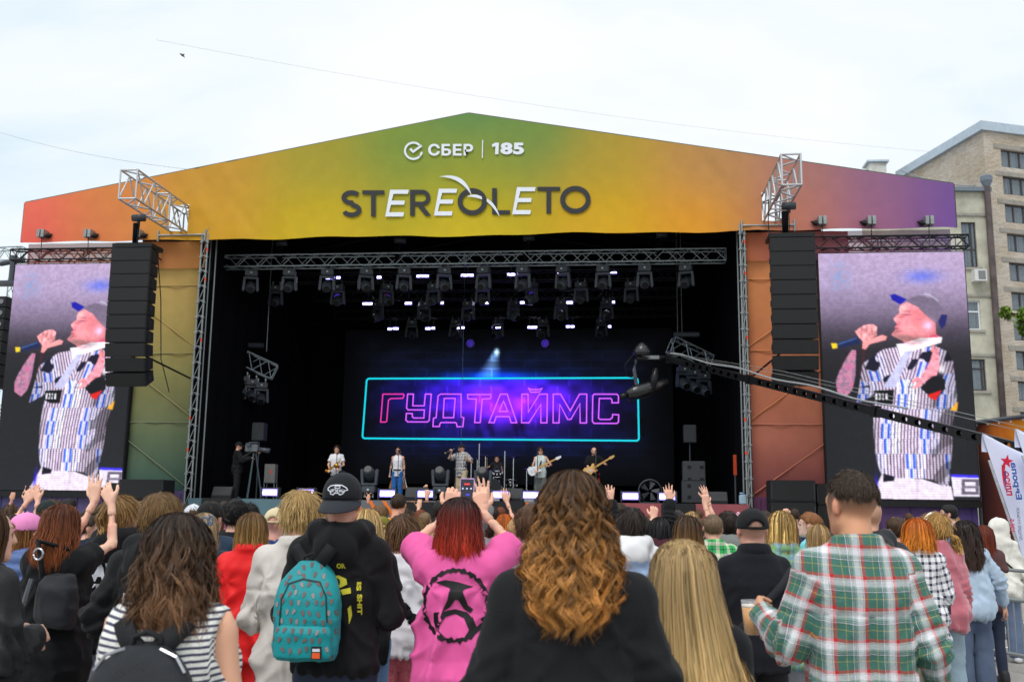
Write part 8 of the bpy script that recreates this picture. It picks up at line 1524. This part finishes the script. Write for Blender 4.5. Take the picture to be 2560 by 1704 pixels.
for k, sd in enumerate((-1, 1)):
    a = P.wr[sd]+P.fd[sd]*.08; o = MB().tube(Vector(P.root.location)+Matrix.Rotation(PI, 3, 'Z') @ Vector(a-(0, .02, .02)), Vector(P.root.location)+Matrix.Rotation(PI, 3, 'Z') @ Vector(a+(0, .1, .32 if sd > 0 else .1)), .009, .006, n=6).build('drumstick', M('stick_wood', (210, 176, 120), rough=.5)); tag(o, 'pale drumstick in the drummer\'s %s hand' % ('left' if sd < 0 else 'right'), 'drumstick')
P = performer(597, 1105, .9, 'camera operator in black behind the television camera', -PI/2+.25, hairc=(60, 44, 36), skin=(214, 160, 134), scalp=.6, arms=(('ik', (.10, .55, 1.50), (.6, -.2, -.8), (-.2, 1, .1), 'hold'), ('ik', (.16, .40, 1.30), (.6, -.2, -.8), (-.3, 1, .1), 'hold')), top=dict(kind='jacket', mat=blk(1), name='jacket', ease=-.015), bottom=dict(kind='straight', mat=KJ), cap=dict(mat=cloth('cap_black2', (18, 20, 22)), strap=False))
# ================================================================== the rest of the crowd
def hs(c, tip=None, **k): d = dict(kind='short', n=240, w=.0045, strand=.036, cut=-.08); d.update(k); return d
def hl(tip, L=.25, **k): d = dict(kind='long', n=480, clump=170, tip=tip, length=L, thmax=120, wave=.005, w=.0045, top=.006); d.update(k); return d
def simple(px, py, d_, label, top, c=(30, 30, 34), hc=BR, hair=None, **k):
    mk = {'t': 'tee', 'h': 'hoodie', 'j': 'jacket', 's': 'shirt'}[top]; nm = 'cloth_%d_%d_%d' % tuple(c)
    gd = dict(kind=mk, mat=cloth(nm, c), hood='down' if top == 'h' else None, collar=(top == 's'), name={'t': 'tee', 'h': 'hoodie', 'j': 'jacket', 's': 'shirt'}[top])
    k.setdefault('res', max(.018, .0024*d_)); k.setdefault('scalp', .6 if hair and hair.get('kind') != 'long' else 0.); return crowd(px, py, d_, label, top=gd, hairc=hc, hair=hair, **k)
simple(996, 1234, 11.2, 'man with a fresh crew cut in a golden yellow tee', 't', (240, 160, 16), DB, hs(0, kind='crop', n=500, cut=-.05), skin=(216, 158, 130), scalp=.85, res=.018, build=1.06)
P = simple(690, 1274, 8.4, 'man in a beige cap and blue tee', 't', (34, 66, 122), DB, None, cap=dict(mat=cloth('beige_cap', (206, 192, 156), .85)), skin=(206, 150, 136))
P = simple(528, 1257, 7.6, 'man in a black cap and dark blue windbreaker', 'j', (40, 56, 76), DB, hs(0), cap=dict(mat=cloth('cap_black2', (18, 20, 22)), strap=False), hyaw=-.3, sex='m')
simple(590, 1256, 8.8, 'man with curly black hair thinning at the crown and a black jacket', 'j', (24, 26, 30), (22, 20, 20), hs(0, n=900, curl=.012, vol=.012, w=.005), res=.017)
simple(622, 1263, 10.5, 'man with dark curly hair behind the black jacket', 't', (60, 60, 66), (26, 22, 20), hs(0, n=600, curl=.012, vol=.008))
simple(484, 1264, 10.2, 'man in a white mesh cap', 't', (70, 90, 110), BR, hs(0), cap=dict(mat=cloth('white_cap', (206, 210, 218)), strap=False))
simple(512, 1282, 6.6, 'fair haired person with a grey blue hair clip', 'j', (52, 56, 66), (150, 128, 98), hl((190, 166, 128), .16, A=.088, B=.105), res=.015); P_ = bpy.data.objects
o = MB().path([(atd(512, 1303, 6.4)+np.array([.022*math.cos(a), 0, .03*math.sin(a)])) for a in np.linspace(0, 6.28, 14)], .007, 6).path([(atd(527, 1300, 6.4)+np.array([.012*math.cos(a), 0, .032*math.sin(a)])) for a in np.linspace(0, 6.28, 12)], .007, 6).build('hair_clip', M('clip_grey_blue', (96, 116, 140), rough=.3)); tag(o, 'grey blue bow shaped hair clip on the fair hair', 'hair clip')
simple(128, 1253, 8.4, 'person in a dark green black cap behind the auburn hair', 't', (40, 44, 52), BR, hs(0), cap=dict(mat=cloth('cap_dark_green', (30, 40, 40)), strap=False), hyaw=-.5, sex='m')
simple(225, 1292, 10.6, 'man with dark hair in navy looking to the right', 't', (34, 42, 60), DB, hs(0), rz=-.6, hyaw=-.7, res=.018, beard=.3)
simple(222, 1277, 12.2, 'man with dark hair further back, head turned right', 't', (40, 40, 46), DB, hs(0), rz=-.5, hyaw=-.6)
simple(257, 1287, 12.0, 'bald man in black between the hoodie and the navy tee', 'j', (26, 26, 30), (120, 100, 90), None, scalp=.3)
simple(30, 1285, 8.6, 'person at far left joining both hands above the head', 't', (200, 204, 210), DB, hl((70, 52, 40), .2), sex='f', rz=-.1, arms=(('ik', (.02, .28, 1.78), (.9, .2, -.4), (-.5, .2, .9), 'open'), ('ik', (.05, .28, 1.78), (.9, .2, -.4), (-.5, .2, .9), 'open')), res=.0125)
simple(105, 1290, 10.5, 'fair haired person in a blue tee behind the pink cap', 't', (44, 96, 156), DBL, hl((196, 164, 112), .2), sex='f', arms=('up', 'down'))
simple(350, 1292, 9.5, 'person in a mustard top between the two black hoodies', 't', (206, 128, 24), DB, hs(0, cut=-.1))
simple(1690, 1279, 9.3, 'man with grey streaked dark hair holding up a phone', 't', (30, 32, 40), (52, 46, 42), hs(0, tip=(120, 112, 104)), hyaw=.3, arms=(('ik', (.16, .35, 1.62), (.9, 0, -.5), (-.1, .2, 1), 'hold'), 'down'), res=.0125)
simple(1610, 1298, 9.0, 'person in a black puffer jacket raising both hands', 'j', (20, 21, 24), (26, 24, 24), hs(0), arms=(('ik', (.36, .2, 2.0), (.9, .2, -.2), (0, .1, 1), 'open'), ('ik', (.30, .2, 2.0), (.9, .2, -.2), (-.1, .1, 1), 'open')), res=.0125, build=1.1)
simple(1820, 1284, 9.6, 'person with dark curly hair in a grey scarf', 'h', (120, 124, 122), (40, 30, 26), hs(0, n=700, curl=.012, vol=.01, cut=-.1), sex='f')
simple(1845, 1284, 11.2, 'bearded man in a pink cap waving his arm', 't', (40, 56, 110), (70, 50, 36), hs(0), cap=dict(mat=cloth('dusky_pink_cap', (214, 160, 176)), strap=False), rz=.5, hyaw=.6, beard=.7, arms=(('ik', (.35, .2, 1.98), (.8, .2, -.3), (.3, .1, 1), 'open'), 'down'), res=.0125)
simple(1742, 1296, 10.2, 'person behind the long brown hair raising a pink phone', 't', (176, 180, 172), BR, hs(0), arms=('down', ('ik', (.12, .3, 1.93), (.8, 0, -.4), (.1, .1, 1), 'hold')), res=.0125)
simple(2025, 1283, 10.0, 'boy in a turquoise tee looking to the left', 't', (120, 208, 216), (132, 86, 50), hs(0, tip=(170, 116, 70)), rz=1.1, hyaw=.3, res=.015, skin=(236, 196, 180), scalp=.5)
simple(2046, 1310, 8.4, 'short fair haired person behind the plaid shirt collar', 't', (60, 70, 80), DBL, hl((176, 140, 92), .2), sex='f')
simple(2240, 1296, 9.6, 'man with brown cropped hair in a black tee', 't', (20, 20, 24), (66, 46, 30), hs(0), hyaw=.4)
simple(2372, 1263, 13.0, 'dark haired man in a blue shirt looking to the left', 's', (112, 152, 206), (26, 24, 24), hs(0), rz=1.0, hyaw=.4, res=.018, skin=(220, 170, 150))
simple(2458, 1312, 10.4, 'person with chestnut red hair beside the pale denim jacket', 't', (90, 60, 60), (92, 36, 20), hl((120, 50, 28), .3), sex='f')
simple(952, 1268, 13.5, 'person with curly light brown hair before the striped skirt', 't', (60, 64, 70), (110, 82, 54), hs(0, n=600, curl=.014, vol=.016), sex='f')
simple(1014, 1270, 14.5, 'dark haired person pointing up before the stage', 't', (50, 50, 56), DB, hs(0), arms=('down', 'up'))
simple(1063, 1280, 13.8, 'balding man lifting a small camera', 't', (70, 70, 80), (120, 96, 70), hs(0, kind='crop', n=150), arms=(('ik', (.12, .35, 1.72), (.8, 0, -.5), (0, .2, 1), 'hold'), 'down'))
P = simple(957, 1294, 10.8, 'blonde girl in an olive cap', 't', (26, 28, 32), BL, hl((226, 200, 140), .2, A=.085, B=.1, top=0.), sex='f', cap=dict(mat=cloth('olive_cap', (112, 108, 40)), strap=True))
simple(1042, 1294, 8.9, 'woman with long dark blonde hair behind the white tee', 't', (70, 74, 60), (110, 84, 46), hl((176, 140, 72), .32), sex='f')
simple(1215, 1290, 8.2, 'man with short dark hair at the pink woman\'s right', 't', (30, 60, 54), DB, hs(0), res=.016, hyaw=-.3)
simple(1229, 1267, 13.5, 'short haired man right of the raised grey sleeve', 't', (46, 46, 52), DB, hs(0))
simple(1262, 1284, 11.0, 'woman with orange hair raising her right hand', 't', (150, 90, 60), (168, 82, 24), hl((214, 126, 46), .2), sex='f', arms=('down', ('ik', (-.02, .3, 1.94), (.9, 0, -.4), (-.4, .1, 1), 'open')), res=.0135)
simple(1290, 1297, 9.8, 'fair haired man with a bald spot', 't', (90, 96, 104), (190, 150, 104), hs(0, tip=(214, 180, 130), kind='crop', n=400))
simple(1297, 1280, 14.0, 'man with close cropped dark hair near the front', 't', (60, 40, 40), (50, 36, 28), hs(0, kind='crop', n=150))
simple(1545, 1300, 9.8, 'dark haired person half hidden by the curly hair', 't', (120, 80, 70), DB, hs(0)); simple(1955, 1330, 11.5, 'person with a raised fist behind the blonde streaked hair', 't', (200, 200, 196), BR, hs(0), arms=('down', ('ik', (.06, .3, 2.03), (.7, 0, -.4), (0, 0, 1), 'fist')), res=.0135)
# further heads between the near people and the stage
tops = [((34, 36, 42), 'black'), ((200, 200, 204), 'white'), ((70, 90, 120), 'blue'), ((110, 40, 44), 'dark red'), ((120, 124, 120), 'grey'), ((60, 80, 62), 'green'), ((176, 150, 116), 'beige'), ((46, 52, 84), 'navy'), ((196, 130, 150), 'pink'), ((90, 70, 110), 'violet')]
hcs = [(BR, 'brown'), (DB, 'dark brown'), (BK, 'black'), (DBL, 'dark blond'), ((70, 52, 36), 'chestnut'), ((104, 52, 28), 'auburn')]
g2 = np.random.default_rng(21); spots = []
for row, dd in enumerate((11.3, 13.8, 17., 21.)):
    xs = np.arange(30, 2430, 1150/dd*1.25 if False else 2487*.95/dd)
    for x in xs+g2.uniform(-30, 30, len(xs)):
        if 2040 < x and dd < 16: continue
        spots.append((x, dd+g2.uniform(-.7, .7)))
seen = {}
for k, (x, dd) in enumerate(spots):
    fem = g2.random() < .5; tp, tn = tops[int(g2.integers(len(tops)))]; hc, hn = hcs[int(g2.integers(len(hcs)))]; hgt = float(np.clip(g2.normal(1.64 if fem else 1.73, .05), 1.52, 1.80)); base = atd(x, 1282, dd); ink = g2.integers(0, 26)
    lbl = '%s haired %s, %s %s' % (hn, 'woman' if fem else 'man', tn, ('tee', 'jacket', 'hoodie', 'shirt')[k % 4])
    lbl = '%s, %s of crowd, %s' % (lbl, ('middle', 'middle', 'far side', 'far side', 'front', 'front')[min(5, int((dd-10.8)//2.1))], 'left of the teal rucksack' if x < 780 else 'near the pink shirt' if x < 1300 else 'behind the curly woman' if x < 1600 else 'near the black cap man' if x < 2000 else 'right of the plaid man')
    seen[lbl] = seen.get(lbl, 0)+1
    if seen[lbl] > 1: lbl = lbl.replace(' haired', ' haired shorter' if hgt < 1.68 else ' haired taller', 1)
    make_person(lbl, (base[0], base[1], 0), hgt, rz=g2.uniform(-.2, .25), sex='f' if fem else 'm', res=.033, hairc=hc, scalp=0 if fem else .6, arms=(('up', 'down') if ink == 0 else ('front', 'front')), skin=(222, 172, 148) if k % 3 else (206, 152, 126), hyaw=g2.normal()*.25, seed=k+50, shoes=None, top=dict(kind=('tee', 'jacket', 'hoodie', 'shirt')[k % 4], mat=cloth('cloth_%d_%d_%d' % tp, tp), hood='down' if k % 4 == 2 else None, name=('tee', 'jacket', 'hoodie', 'shirt')[k % 4]), bottom=dict(kind='jeans', mat=(DJ, KJ, BJ)[k % 3]),
                hair=dict(kind='long', n=230, clump=100, tip=tuple(min(255, int(v*1.2)) for v in hc), length=(.34, .2)[k % 2], thmax=118, w=.0065, wave=.005, top=.006) if fem else dict(kind='short', n=90, w=.007, strand=.035, cut=-.08), group='people in the crowd')
